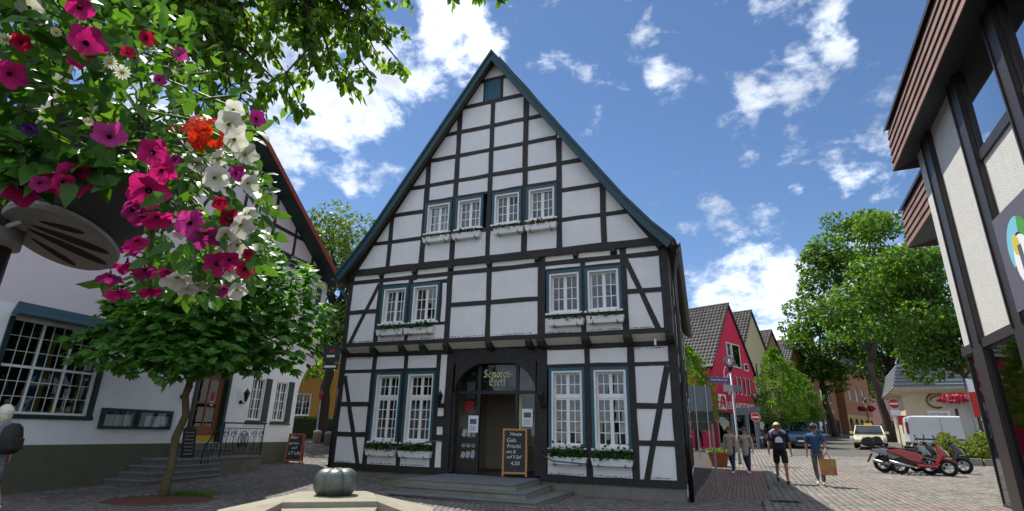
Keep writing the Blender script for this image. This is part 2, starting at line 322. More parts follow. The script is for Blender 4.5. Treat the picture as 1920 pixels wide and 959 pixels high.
def stones(cx, cy, ang, sx, sy, h=.022, inset=.86):
    """sett geometry: truncated blocks following the terrain"""
    n = len(cx); ca, sa = np.cos(ang), np.sin(ang); z = gz(cx, cy); V = np.zeros((n, 8, 3))
    for k, (a, b) in enumerate(TOPQ):
        ja = 1 + rng.uniform(-.12, .12, n); jb = 1 + rng.uniform(-.12, .12, n); px, py = a * sx * ja, b * sy * jb
        dx, dy = px * ca - py * sa, px * sa + py * ca
        V[:, k] = np.stack([cx + dx, cy + dy, z + .001], 1); V[:, 4 + k] = np.stack([cx + dx * inset, cy + dy * inset, z + h + rng.uniform(-.005, .005, n)], 1)
    base = (np.arange(n) * 8)[:, None, None]; f = np.array([(4, 5, 6, 7), (0, 1, 5, 4), (1, 2, 6, 5), (2, 3, 7, 6), (3, 0, 4, 7)])
    return V.reshape(-1, 3), (f[None] + base).reshape(-1, 4)
def in_house(x, y, m=0.0):
    u, v = hloc(x, y); return (u > -9.95 - m) & (u < 0 + m) & (v > -m) & (v < 16)
def visible(x, y, z=0):
    dx, dy, dz = x, y, z - CAMH; dep = dx * _f.x + dy * _f.y + dz * _f.z; a = dx * _r.x + dy * _r.y + dz * _r.z; b = dx * _u.x + dy * _u.y + dz * _u.z
    px = 960 + FPX * a / np.maximum(dep, .1); py = 479.5 - FPX * b / np.maximum(dep, .1); return (dep > 1) & (px > -260) & (px < 2180) & (py < 1100)
def build_paving():
    # small arched cobbles on the square (left), coarser rows of setts on the street (right)
    def grid(x0, x1, y0, y1, s):
        a = np.arange(x0, x1, s); b = np.arange(y0, y1, s); X, Y = np.meshgrid(a, b); return X.ravel(), Y.ravel()
    X, Y = grid(-17, 12, 7.0, 26, .115); fr = X / 1.5 - np.floor(X / 1.5); Y2 = Y + .42 * (1 - (2 * fr - 1) ** 2) + rng.uniform(-.012, .012, len(X)); X2 = X + rng.uniform(-.012, .012, len(X)); ang = np.arctan(.42 * -4 * (2 * fr - 1) / 1.5)
    brick = lambda x, y: ((lambda u, v: (u > .02) & (u < 1.75 + .02 * v) & (v > 1.55) & (v < 12))(*hloc(x, y)))
    street = lambda x, y: (hloc(x, y)[0] > .3 + .0 * x) & ~((hloc(x, y)[0] < 1.5) & (hloc(x, y)[1] < 1.4))
    bed = lambda x, y: (x + 6.75) ** 2 + (y - 11.45) ** 2 < .95 ** 2
    k = visible(X2, Y2, gz(X2, Y2)) & ~in_house(X2, Y2) & ~street(X2, Y2) & ~brick(X2, Y2) & ~bed(X2, Y2)
    k &= ~((X2 - Y2 * .28) < -13.6)
    arc = (X2[k], Y2[k], ang[k])
    # order by apparent size: nearest cobbles first
    d = np.hypot(arc[0], arc[1]); vis = visible(arc[0], arc[1]) & (np.abs(arc[0] / arc[1]) < .95) & (d > 9.2); order = np.argsort(np.where(vis, d, 1e3))
    near = order[:240]; rest = order[240:]
    V, F = stones(arc[0][rest], arc[1][rest], arc[2][rest], .104, .104)
    tag(obj('cobbles', npmesh('cobbles', V, F, 'cobble'), ground), kind='stuff')
    protos = []
    for q in range(6):
        Vq, Fq = stones(np.zeros(1), np.zeros(1), np.zeros(1), .104, .104); Vq[:, 2] -= G(0, 0); protos.append(npmesh('cobble', Vq, Fq, 'cobble'))
    for i in near: obj('cobble', protos[i % 6], ground, (arc[0][i], arc[1][i], G(arc[0][i], arc[1][i])), (0, 0, arc[2][i]))
    # street setts, laid in rows across the street
    u, v = grid(.3, 36, -6, 34, .17); v = v + np.where((np.round(u / .17) % 2) > 0, .085, 0); u = u + rng.uniform(-.01, .01, len(u)); v = v + rng.uniform(-.015, .015, len(v))
    X = GR.x + Dv.x * u - Nv.x * v; Y = GR.y + Dv.y * u - Nv.y * v; k = visible(X, Y, gz(X, Y)) & street(X, Y) & ~brick(X, Y) & (Y > 7); X, Y, u, v = X[k], Y[k], u[k], v[k]
    band = ((np.abs((v % 5.2) - 2.6) < .35) | (np.abs((u % 6.0) - 4.6) < .3)) & (rng.uniform(size=len(u)) < .55)
    d = np.where((X / Y < 1.0), np.hypot(X, Y), 1e3); o2 = np.argsort(d); nearset = np.zeros(len(u), bool); nearset[o2[:60]] = True
    for nm, sel, mt in (('setts', ~band & ~nearset, 'sett'), ('red_setts', band & ~nearset, 'sett_red')):
        V, F = stones(X[sel], Y[sel], np.full(sel.sum(), YAW), .155, .15, .02, .88); tag(obj(nm, npmesh(nm, V, F, mt), ground), kind='stuff')
    for mt in ('sett', 'sett_red'):
        Vq, Fq = stones(np.zeros(1), np.zeros(1), np.zeros(1), .155, .15, .02, .88); Vq[:, 2] -= G(0, 0); me = npmesh('sett', Vq, Fq, mt)
        for i in np.where(nearset & (band == (mt == 'sett_red')))[0]: obj('sett', me, ground, (X[i], Y[i], G(X[i], Y[i])), (0, 0, YAW))
    # brick footway along the house flank
    u, v = np.meshgrid(np.arange(.08, 2.4, .105), np.arange(1.6, 12, .21)); v = v + np.where((np.round(u / .105) % 2) > 0, .105, 0); u, v = u.ravel(), v.ravel(); X = GR.x + Dv.x * u - Nv.x * v; Y = GR.y + Dv.y * u - Nv.y * v; k = brick(X, Y)
    V, F = stones(X[k], Y[k], np.full(k.sum(), YAW), .1, .204, .02, .95); pv = obj('brick_footway', npmesh('brick_footway', V, F, 'paver')); tag(pv, kind='structure')
    # kerb line of the footway
    mb = MB()
    for j in range(34):
        v0 = 1.55 + j * .31; uu = 1.80 + .02 * v0; a = GR + Dv * uu - Nv * v0; b = GR + Dv * (uu + .006) - Nv * (v0 + .295); a.z = G(a.x, a.y) + .02; b.z = G(b.x, b.y) + .02; mb.bar(a, b, .09, .05)
    mb.build('kerb_stones', 'cobble', pv)
    # asphalt of the street further up
    pts = [(15.5, 31.0), (24.0, 27.5), (90, 118), (62, 118)]; n = 30; V = []; 
    for i in range(n + 1):
        t = i / n; 
        for w in (0, .33, .66, 1):
            a = np.array(pts[0]) * (1 - t) + np.array(pts[3]) * t; b = np.array(pts[1]) * (1 - t) + np.array(pts[2]) * t; p = a * (1 - w) + b * w; V.append((p[0], p[1], G(*p) + .026))
    F = np.array([(4 * i + k, 4 * i + k + 1, 4 * i + 5 + k, 4 * i + 4 + k) for i in range(n) for k in range(3)]); tag(obj('road', npmesh('road', V, F, 'asphalt')), kind='structure')
build_paving()
# ------------------------------------------------------------------ the half-timbered house (x along facade, y into the house, z up)
house = empty('half_timbered_house', GR, YAW, 'black and white half-timbered gabled house with teal window frames in the middle', 'house')
Y0, Y1, Y2 = 0.0, -0.30, -0.36
def hb(name, mb, m, **k): return mb.build(name, m, house, **k)
_seed = [0]
def beam(p, q, w, y, proud=.02, depth=.14, name='timber_beam', m='timber'):
    _seed[0] += 1; mb = MB(); mb.hewn(p, q, w, y - proud, y + depth, _seed[0]); return mb.build(name, m, house)
def post(x, z0, z1, w, y): return beam((x, z0), (x, z1), w, y, .022, name='timber_post')
def rail(x0, x1, z, w, y): return beam((x0, z), (x1, z), w, y, .017, name='timber_rail')
def brace(p, q, w, y): return beam(p, q, w, y, .012, name='timber_brace')
def panel(poly, y, m='plaster', grow=.03):
    cx = sum(p[0] for p in poly) / len(poly); cz = sum(p[1] for p in poly) / len(poly)
    def g(p):
        d = Vector((p[0] - cx, p[1] - cz)); return (p[0] + math.copysign(grow, d.x), p[1] + math.copysign(grow, d.y)) if d.length > 1e-4 else p
    mb = MB(); mb.prism([g(p) for p in poly], y + random.uniform(-.002, .002), y + .11); return hb('infill_panel', mb, m)
def rectp(x0, x1, z0, z1, y, **k): return panel([(x0, z0), (x1, z0), (x1, z1), (x0, z1)], y, **k)
def clip(poly, f):
    out = []
    for i in range(len(poly)):
        a, b = poly[i], poly[(i + 1) % len(poly)]; fa, fb = f(a), f(b)
        if fa >= 0: out.append(a)
        if fa * fb < 0: t = fa / (fa - fb); out.append((a[0] + (b[0] - a[0]) * t, a[1] + (b[1] - a[1]) * t))
    return out
PANES = {}
def window(par, x0, x1, z0, z1, y, rows=3, upper=0, cols=2, surround=True, sur_m='teal', niche='room_dark', cur=None, deep=.13, name='window', sill=True, fw=.045, glass='glass', sills='window_white'):
    """casement pair with glazing bars: casing > sashes, panes, surround, sill, curtain, room behind"""
    mb = MB(); t = .07 if surround else 0.0; wx0, wx1, wz0, wz1 = x0 + t, x1 - t, z0 + (.02 if surround else 0), z1 - t
    e = .05
    for b in ((wx0, wx0 + e, wz0, wz1), (wx1 - e, wx1, wz0, wz1), (wx0 + e, wx1 - e, wz1 - e, wz1), (wx0 + e, wx1 - e, wz0, wz0 + e)): mb.box(b[0], b[1], y - .012, y + deep + .03, b[2], b[3])
    w = mb.build(name, 'window_white', par)
    sx0, sx1, sz0, sz1 = wx0 + e, wx1 - e, wz0 + e, wz1 - e; yb = y + deep; mb = MB(); ps = []
    segs = [(sz0, sz1, rows)] if not upper else [(sz0, sz0 + (sz1 - sz0) * .64, rows), (sz0 + (sz1 - sz0) * .64 + .06, sz1, upper)]
    if upper: mb.box(sx0, sx1, yb - .035, yb + .02, segs[0][1], segs[1][0])
    mid = (sx0 + sx1) / 2
    for (a, b, r) in segs:
        for (c, d) in ((sx0, mid), (mid, sx1)):
            for q in ((c, c + fw, a, b), (d - fw, d, a, b), (c + fw, d - fw, a, a + fw), (c + fw, d - fw, b - fw, b)): mb.box(q[0], q[1], yb - .02, yb + .02, q[2], q[3])
            ia, ib, ja, jb = c + fw, d - fw, a + fw, b - fw; pw = (ib - ia) / cols; ph = (jb - ja) / r
            for k in range(1, cols): mb.box(ia + pw * k - .011, ia + pw * k + .011, yb - .012, yb + .01, ja, jb)
            for k in range(1, r): mb.box(ia, ib, yb - .0105, yb + .0085, ja + ph * k - .011, ja + ph * k + .011)
            for i in range(cols):
                for k in range(r): ps.append((ia + pw * (i + .5), ja + ph * (k + .5), pw, ph))
    mb.build('sash', 'window_white', w)
    for (px, pz, pw, ph) in ps:
        key = (round(pw, 3), round(ph, 3), glass)
        if key not in PANES: PANES[key] = MB().box(-pw / 2, pw / 2, -.002, .002, -ph / 2, ph / 2).mesh('pane', glass)
        obj('pane', PANES[key], w, (px, yb, pz), (random.uniform(-.012, .012), 0, random.uniform(-.014, .014)))
    if surround:
        mb = MB(); 
        for b in ((x0, x0 + t - .003, z0, z1), (x1 - t + .003, x1, z0, z1), (x0 + t, x1 - t, z1 - t + .003, z1)): mb.box(b[0], b[1], y - .032, y + .09, b[2], b[3])
        mb.build('surround', sur_m, w)
    if sill: MB().box(x0 - .02, x1 + .02, y - .07, y + .02, z0 - .035, z0 + .015).build('sill', sills, w, bevel=.006)
    mb = MB(); a, b, c, d = wx0, wx1, wz0, wz1; ya, yz = y + deep + .035, y + deep + .9
    mb.add([(a, ya, c), (b, ya, c), (b, ya, d), (a, ya, d), (a - .3, yz, c - .2), (b + .3, yz, c - .2), (b + .3, yz, d + .1), (a - .3, yz, d + .1)], [(0, 1, 5, 4), (1, 2, 6, 5), (2, 3, 7, 6), (3, 0, 4, 7), (4, 5, 6, 7)])
    mb.build('room', niche, w)
    if cur:
        for side in (0, 1):
            mb = MB(); n = 14; ww = (b - a) * cur; s0 = a if side == 0 else b - ww; vs = []
            for i in range(n + 1):
                xx = s0 + ww * i / n; yy = ya + .07 + .02 * math.sin(i * 1.9 + side); vs += [(xx, yy, c + .03), (xx, yy, d - .02)]
            mb.add(vs, [(2 * i, 2 * i + 2, 2 * i + 3, 2 * i + 1) for i in range(n)]); mb.build('curtain', 'curtain', w)
    return w

# --- gable
UL = lambda z: -9.45 + (z - 6.21) / 1.466
UR = lambda z: -0.43 - (z - 6.21) / 1.466
posts = [(-8.33, .14), (-7.13, .17), (-6.10, .16), (-4.95, .14), (-3.83, .16), (-2.80, .16), (-1.57, .16)]
rows = [(6.21, 6.95), (7.07, 7.83), (7.96, 8.69), (8.82, 9.56), (9.69, 10.40), (10.53, 11.28)]
fL = lambda p: (p[0] - UL(p[1])); fR = lambda p: (UR(p[1]) - p[0])
WIN_G = [(-7.12, -6.2), (-6.06, -5.15), (-4.85, -3.93), (-3.78, -2.87)]
for ri, (a, b) in enumerate(rows):
    edges = [(-10.5, 0)] + posts + [(0.5, 0)]
    for i in range(len(edges) - 1):
        x0 = edges[i][0] + edges[i][1] / 2; x1 = edges[i + 1][0] - edges[i + 1][1] / 2; zb = a
        if 2 <= i <= 5 and ri == 1: continue
        if 2 <= i <= 5 and ri == 2: zb = 8.24
        pl = clip(clip([(x0, zb), (x1, zb), (x1, b), (x0, b)], fL), fR)
        if len(pl) >= 3 and max(p[0] for p in pl) - min(p[0] for p in pl) > .1: panel(pl, Y2, grow=.02)
panel(clip([(-7, 11.42), (-5.30, 11.42), (-5.30, 12.12), (-7, 12.12)], fL), Y2, grow=.02)
panel(clip([(-4.60, 11.42), (-3, 11.42), (-3, 12.12), (-4.60, 12.12)], fR), Y2, grow=.02)
panel([(-5.33, 12.25), (-4.55, 12.25), (-4.94, 12.80)], Y2, grow=.02)
ZL = lambda u: 6.21 + 1.466 * min(u + 9.45, -.43 - u)
for (x, w) in posts:
    post(x, 6.1, min(ZL(x) + .25, 11.35), w, Y2)
for (z, w) in ((6.11, .20), (7.01, .12), (7.895, .13), (8.755, .13), (9.625, .13), (10.465, .13), (11.35, .14)):
    if z in (7.895,):
        rail(UL(z) - .1, -7.13, z, w, Y2); rail(-2.80, UR(z) + .1, z, w, Y2); rail(-7.1, -2.83, 8.19, .09, Y2)
    elif z == 6.11: rail(-9.62, -.28, z, w, Y2)
    else: rail(UL(z) - .1, UR(z) + .1, z, w, Y2)
rail(-5.4, -4.48, 12.185, .13, Y2); post(-5.275, 11.4, 12.15, .05, Y2); post(-4.66, 11.4, 12.15, .08, Y2)
# attic hatch of vertical teal boards
hatch = MB().box(-5.25, -4.70, Y2 + .01, Y2 + .05, 11.42, 12.12).build('attic_hatch', 'teal', house)
for k in range(6): MB().box(-5.245 + k * .091, -5.245 + k * .091 + .084, Y2 - .028, Y2 + .008, 11.40, 12.13).build('board', 'teal', hatch, bevel=.006)
# rafters of the gable edge
def rake(side, w, y, off, proud, name, m, zlo, zhi):
    f = (lambda z: UL(z) - off) if side < 0 else (lambda z: UR(z) + off)
    return beam((f(zlo), zlo), (f(zhi), zhi), w, y, proud, .3, name, m)
rake(-1, .24, Y2, .14, .03, 'rafter', 'timber', 5.95, 12.9); rake(1, .24, Y2, .14, .034, 'rafter', 'timber', 5.95, 12.92)
for k, (a, b) in enumerate(WIN_G): window(house, a, b, 7.10, 8.14, Y2, 3, cur=(.0, .3, .22, .0)[k])
post(-6.13, 7.0, 8.2, .09, Y2); post(-3.855, 7.0, 8.2, .09, Y2)
# --- first floor
for (a, b) in ((-9.56, -8.64), (-8.46, -7.44), (-7.27, -6.21), (-6.06, -4.98), (-4.82, -3.54), (-3.33, -2.43), (-2.3, -1.43), (-1.26, -.25)): rectp(a, b, 5.865, 6.02, Y1, m='plaster_cream')
for (a, b) in ((-8.45, -7.54), (-7.37, -6.22), (-3.26, -2.26), (-2.1, -1.2)): rectp(a, b, 5.645, 5.73, Y1)
for (a, b, c, d) in ((-6.37, -6.24, 4.37, 5.5), (-8.5, -7.58, 3.895, 4.3), (-7.41, -6.26, 3.895, 4.3), (-6.07, -4.96, 4.91, 5.71), (-6.08, -4.97, 3.895, 4.78), (-4.81, -3.45, 4.91, 5.71), (-4.81, -3.43, 3.895, 4.78),
                     (-3.22, -2.26, 3.89, 4.3), (-2.1, -1.2, 3.885, 4.3), (-9.60, -8.63, 4.905, 5.75), (-9.62, -8.63, 3.9, 4.775), (-1.03, -.21, 4.91, 5.76), (-1.03, -.18, 3.89, 4.785)): rectp(a, b, c, d, Y1)
for x, w in ((-9.68, .14), (-8.55, .15), (-6.15, .17), (-4.885, .15), (-3.33, .22), (-1.115, .16), (-.11, .20)): post(x, 3.80, 6.02, w, Y1)
post(-7.49, 3.85, 5.72, .12, Y1); post(-6.42, 4.3, 5.6, .07, Y1); post(-2.18, 3.85, 5.72, .13, Y1); post(-7.36, 5.7, 6.02, .16, Y1); post(-2.365, 5.8, 6.02, .12, Y1); post(-1.345, 5.8, 6.02, .16, Y1); post(-3.43, 5.8, 6.02, .2, Y1); post(-6.13, 5.8, 6.02, .16, Y1)
for (a, b, z, w) in ((-9.75, -.01, 5.795, .13), (-8.5, -6.15, 5.60, .07), (-3.3, -1.1, 5.61, .07), (-9.7, -8.55, 4.84, .13), (-6.15, -3.33, 4.845, .13), (-1.1, -.1, 4.85, .13), (-8.5, -6.2, 4.335, .08), (-3.3, -1.1, 4.345, .08), (-9.75, -.01, 3.835, .115)): rail(a, b, z, w, Y1)
brace((-8.62, 5.68), (-9.50, 3.86), .125, Y1); brace((-1.05, 5.72), (-.33, 3.86), .125, Y1)
for (a, b) in ((-8.48, -7.55), (-7.43, -6.46), (-3.18, -2.22), (-2.13, -1.18)): window(house, a, b, 4.40, 5.57, Y1, 3, cur={-8.48: .42, -7.43: .3, -3.18: .0, -2.13: .25}[a])
# beam ends under the gable and under the jetty, white coving between them
for x in (-8.55, -7.36, -6.13, -4.9, -3.43, -2.365, -1.345): MB().box(x - .07, x + .07, Y2 - .05, Y2 + .1, 5.90, 6.03).build('beam_end', 'timber', house, bevel=.03)
def corbel(x, w=.17):
    prof = [(Y1 - .02, 3.785), (Y1 - .03, 3.70), (Y1 + .03, 3.60), (Y1 + .16, 3.55), (Y0 - .01, 3.53), (Y0 - .01, 3.785)]; n = len(prof)
    mb = MB(); mb.add([(x - w / 2, p[0], p[1]) for p in prof] + [(x + w / 2, p[0], p[1]) for p in prof], [tuple(range(n)), tuple(reversed(range(n, 2 * n)))] + [(i, (i + 1) % n, n + (i + 1) % n, n + i) for i in range(n)]); mb.build('corbel', 'timber', house, bevel=.015)
CX = [-9.72, -8.66, -7.66, -6.95, -6.18, -4.86, -3.7, -3.36, -2.16, -1.1, -.09]
for x in CX: corbel(x, .2 if x in (-3.36, -2.16, -1.1, -.09) else .16)
for i in range(len(CX) - 1):
    a, b = CX[i] + .06, CX[i + 1] - .06
    MB().add([(a, Y1 + .005, 3.775), (b, Y1 + .005, 3.775), (b, Y0 - .025, 3.63), (a, Y0 - .025, 3.63), (a, Y0 + .03, 3.775), (b, Y0 + .03, 3.775)], [(0, 1, 2, 3), (0, 4, 5, 1), (3, 2, 5, 4), (0, 3, 4), (1, 5, 2)]).build('coving', 'plaster_cream', house)
# --- ground floor
for (a, b) in ((-9.79, -8.79), (-8.63, -7.68), (-7.52, -6.6), (-3.26, -2.27), (-2.11, -1.17), (-1.0, -.21)): rectp(a, b, 3.14, 3.5, Y0)
for (a, b, c, d) in ((-6.44, -6.28, 2.16, 3.49), (-6.43, -6.27, 1.815, 2.03), (-6.44, -6.27, 1.315, 1.535), (-6.44, -6.27, .5, 1.185), (-9.79, -8.8, 2.2, 3.0), (-9.79, -8.8, 1.345, 2.055), (-9.77, -8.8, .5, 1.21), (-8.65, -7.7, .5, .95), (-7.55, -6.6, .5, .95),
                     (-3.22, -2.26, .45, .95), (-2.1, -1.16, .46, .95), (-1.0, -.19, 2.165, 3.015), (-1.0, -.17, 1.32, 2.035), (-1.0, -.165, .48, 1.2)): rectp(a, b, c, d, Y0)
for x, w in ((-9.87, .17), (-8.72, .15), (-7.61, .13), (-6.52, .14), (-6.14, .22), (-3.41, .28), (-2.19, .15), (-1.085, .17), (-.09, .2)): post(x, .42, 3.62, w, Y0)
for (a, b, z, w) in ((-9.95, -6.2, 3.565, .13), (-3.3, -.0, 3.565, .12), (-9.9, -6.52, 3.085, .10), (-3.3, -.1, 3.085, .10), (-9.9, -8.7, 2.128, .14), (-9.9, -8.7, 1.28, .13), (-6.52, -6.2, 2.09, .12), (-6.52, -6.2, 1.675, .28), (-6.52, -6.2, 1.25, .13),
                     (-1.1, -.1, 2.10, .13), (-1.1, -.1, 1.26, .12), (-9.96, -6.0, .40, .19), (-3.45, -.0, .385, .17), (-8.7, -6.5, 1.0, .1), (-3.3, -1.05, 1.0, .1)): rail(a, b, z, w, Y0)
brace((-9.76, 2.95), (-8.93, .42), .135, Y0); brace((-.23, 3.02), (-.86, .42), .14, Y0)
for k, (a, b) in enumerate(((-8.65, -7.69), (-7.56, -6.58), (-3.22, -2.27), (-2.11, -1.16))):
    w = window(house, a, b, 1.09, 3.035, Y0, 4, 2, cur=.24 if k < 2 else .0, niche='room_dark')
    if k > 0: 
        lx = (a + b) / 2 + (.18 if k > 1 else -.1); mb = MB(); mb.lathe([(.11, 0), (.06, .17)], 16, (lx, .36, 1.50)); mb.build('table_lamp', 'lamp_cream', w, smooth=True)
# timber sill along each wall foot and plinth
MB().box(-9.93, -6.0, .03, .35, -.3, .32).build('plinth', 'plinth', house); MB().box(-3.45, -.02, .03, .35, -.3, .31).build('plinth', 'plinth', house)
# --- inscription strips: rows of small carved characters along the panel edges
def inscription(a, b, z, y, seed):
    rr = random.Random(seed); mb = MB(); x = a
    while x < b - .03:
        w = rr.uniform(.008, .028)
        if rr.random() < .85: mb.box(x, x + w, y - .006, y + .004, z, z + rr.uniform(.012, .03))
        x += w + rr.uniform(.008, .018) + (.03 if rr.random() < .12 else 0)
    tag(mb.build('inscription', 'timber', house), kind='stuff')
for k, (a, b, z, y) in enumerate(((-9.58, -8.68, 3.915, Y1), (-8.46, -7.62, 3.915, Y1), (-7.38, -6.3, 3.915, Y1), (-6.04, -5.0, 3.915, Y1), (-4.78, -3.48, 3.915, Y1), (-3.19, -2.3, 3.915, Y1), (-2.07, -1.23, 3.915, Y1), (-1.0, -.45, 3.915, Y1),
                                  (-9.76, -9.1, .515, Y0), (-8.62, -7.73, .515, Y0), (-7.5, -6.63, .515, Y0), (-3.19, -2.3, .485, Y0), (-2.07, -1.2, .485, Y0), (-.74, -.2, .50, Y0), (-9.7, -8.85, 3.455, Y0), (-.97, -.24, 3.455, Y0))): inscription(a, b, z, y, k)
# --- entrance
def entrance():
    mat('sand_floor', '#5a4e42', .7, .15, 3)
    y = .18
    rail(-6.2, -3.3, 3.40, .40, Y0)
    # curved arch brackets
    mb = MB(); n = 24; arc = []
    for i in range(n + 1):
        t = math.pi * i / n; arc.append((-4.765 - 1.19 * math.cos(t), 2.42 + .86 * math.sin(t)))
    for i in range(n):
        a, b = arc[i], arc[i + 1]; mb.add([(a[0], -.03, a[1]), (b[0], -.03, b[1]), (b[0], -.03, 3.24), (a[0], -.03, 3.24), (a[0], .14, a[1]), (b[0], .14, b[1]), (b[0], .14, 3.24), (a[0], .14, 3.24)], [(0, 1, 2, 3), (4, 7, 6, 5), (0, 4, 5, 1)])
    hb('arch', mb, 'timber')
    beam((-5.97, .4), (-5.97, 2.45), .08, .06, .05); beam((-3.575, .4), (-3.575, 2.45), .08, .06, .05)
    fr = MB()
    for b in ((-6.0, -3.53, 2.40, 2.49), (-5.335, -5.235, .37, 3.26), (-4.21, -4.12, .37, 3.26), (-5.99, -5.93, .37, 2.6), (-3.6, -3.54, .37, 2.6), (-5.93, -5.335, 1.13, 1.25), (-5.93, -5.335, .37, .50), (-4.12, -3.6, .37, .5)): fr.box(b[0], b[1], y - .03 + (.004 if b[3] - b[2] < .2 else 0), y + .04, b[2], b[3])
    door = fr.build('entrance_front', 'frame_dark', house)
    for b in ((-5.93, -5.335, .50, 1.13), (-5.93, -5.335, 1.25, 2.40), (-4.12, -3.6, .5, 2.40), (-5.235, -4.21, 2.49, 3.26), (-5.93, -5.335, 2.49, 3.1), (-4.12, -3.6, 2.49, 3.1)): MB().box(b[0], b[1], y - .003, y + .003, b[2], b[3]).build('pane', 'glass_clear', door)
    MB().box(-5.95, -3.58, y + .22, y + .25, 2.44, 3.25).build('fanlight_shade_sheet', 'room_dark', door)  # added dark sheet stands in for the dim room behind the fanlight
    # room: floor, walls, back
    mb = MB(); mb.add([(-6.1, .25, .37), (-3.4, .25, .37), (-3.4, 2.5, .37), (-6.1, 2.5, .37)], [(0, 1, 2, 3)]); mb.build('room_floor', 'sand_floor', door)
    mb = MB(); mb.add([(-6.1, .25, .37), (-6.1, 2.5, .37), (-3.4, 2.5, .37), (-3.4, .25, .37), (-6.1, .25, 3.3), (-6.1, 2.5, 3.3), (-3.4, 2.5, 3.3), (-3.4, .25, 3.3)], [(0, 1, 5, 4), (1, 2, 6, 5), (2, 3, 7, 6), (4, 5, 6, 7)]); mb.build('room', 'room_wall', door)
    for (x, z, w, h) in ((-4.97, 1.95, .36, .42), (-4.45, 1.95, .34, .42)):
        MB().box(x - w / 2, x + w / 2, 2.43, 2.48, z - h / 2, z + h / 2).build('picture_frame', 'wood_orange', door); MB().box(x - w / 2 + .04, x + w / 2 - .04, 2.41, 2.429, z - h / 2 + .04, z + h / 2 - .04).build('picture', 'print_grey', door)
    MB().box(-4.36, -4.24, .7, .75, .42, 2.36).build('green_door_edge', 'green_frame', door)
    # chair and table in the room
    mb = MB(); 
    for (a, b) in ((-4.95, 1.5), (-4.55, 1.5), (-4.95, 1.9), (-4.55, 1.9)): mb.box(a - .02, a + .02, b - .02, b + .02, .37, .85 if b > 1.7 else 1.3)
    mb.box(-4.97, -4.53, 1.48, 1.92, .82, .86); mb.build('chair_frame', 'wood_orange', door); MB().box(-4.93, -4.57, 1.465, 1.495, .95, 1.28).build('chair_back', 'teal', door)
    mb = MB(); mb.box(-4.45, -3.6, 1.6, 2.3, 1.08, 1.12)
    for a, b in ((-4.4, 1.65), (-3.65, 1.65)): mb.box(a - .03, a + .03, b - .03, b + .03, .37, 1.08)
    mb.build('table', 'wood_orange', door)
    # leaflet rack with slanted brochures
    mb = MB()
    for k in range(3):
        for j in range(3):
            x = -5.84 + j * .15 + random.uniform(-.01, .01); z = .74 + k * .27; q = random.uniform(.14, .2); mb.add([(x, .30, z + .03), (x + .11, .30, z), (x + .13, .36, z + q), (x + .02, .36, z + q + .03)], [(0, 1, 2, 3)])
    mb.build('leaflets', 'paper', door)
    MB().box(-5.78, -5.5, .30, .315, 1.95, 2.22).build('poster', 'flower_red', door); MB().box(-5.74, -5.48, .31, .325, 2.3, 2.75).build('poster', 'print_grey', door)
    for (x, z) in ((-5.42, 1.62), (-3.86, 1.80)):
        p = MB().box(x - .15, x + .15, y - .034, y - .031, z - .22, z + .22).build('notice', 'paper', door); 
        MB().box(x - .1, x + .1, y - .037, y - .035, z + .0, z + .13).build('notice_print', 'print_grey', door)
        mb = MB()
        for q in range(5): mb.box(x - .11, x + .08, y - .037, y - .035, z - .06 - .028 * q, z - .052 - .028 * q)
        mb.build('notice_print', 'print_grey', door)
    return door
ENTRANCE = entrance()
# blackletter sign on the fanlight, drawn with a broad nib
NIB = Vector((.62, .78)) * .125
GL = {'S': (.62, [[(.52, .86), (.34, .98), (.12, .84), (.14, .64), (.48, .44), (.5, .16), (.26, .0), (.06, .12)], [(.3, .95), (.3, .1)]]),
      'e': (.42, [[(.1, .5), (.1, .12), (.22, .02), (.34, .12)], [(.1, .5), (.24, .64), (.34, .5), (.12, .32)]]),
      'n': (.46, [[(.02, .56), (.1, .62), (.1, .06), (.16, .0)], [(.1, .52), (.26, .64), (.36, .54), (.36, .06), (.43, .0)]]),
      'i': (.24, [[(.02, .56), (.1, .62), (.1, .06), (.18, .0)], [(.08, .84), (.14, .88)]]),
      'o': (.44, [[(.2, .64), (.08, .5), (.08, .14), (.22, .0), (.36, .14), (.36, .5), (.2, .64)]]),
      'r': (.36, [[(.02, .56), (.1, .62), (.1, .06), (.18, .0)], [(.1, .5), (.24, .64), (.32, .54)]]),
      '-': (.3, [[(.04, .3), (.22, .34)]]),
      'T': (.58, [[(.06, .9), (.3, .98), (.52, .9)], [(.2, .88), (.08, .6), (.1, .18), (.28, .0), (.5, .14)], [(.36, .9), (.34, .3)]]),
      'f': (.34, [[(.3, .9), (.18, .98), (.12, .84), (.12, -.1), (.06, -.2)], [(.02, .6), (.26, .6)]])}
def nib_text(s, x, z, h, y, par, m, total=None):
    width = sum(GL[c][0] for c in s); k = h; sx = (total / (width * h)) if total else 1.0; mb = MB(); cx = 0
    for c in s:
        for st in GL[c][1]:
            for (a, b) in zip(st[:-1], st[1:]):
                A = Vector(((cx + a[0]) * k * sx + x, a[1] * k + z)); B = Vector(((cx + b[0]) * k * sx + x, b[1] * k + z)); nb = NIB * k * .5
                q = [A - nb, B - nb, B + nb, A + nb]; mb.add([(p.x, y, p.y) for p in q], [(0, 1, 2, 3)])
        cx += GL[c][0]
    return mb.build('lettering', m, par, fix=False)
nib_text('Senioren-', -5.18, 2.85, .21, .172, ENTRANCE, 'letter_gold', .86); nib_text('Treff', -5.0, 2.63, .20, .172, ENTRANCE, 'letter_gold', .5)
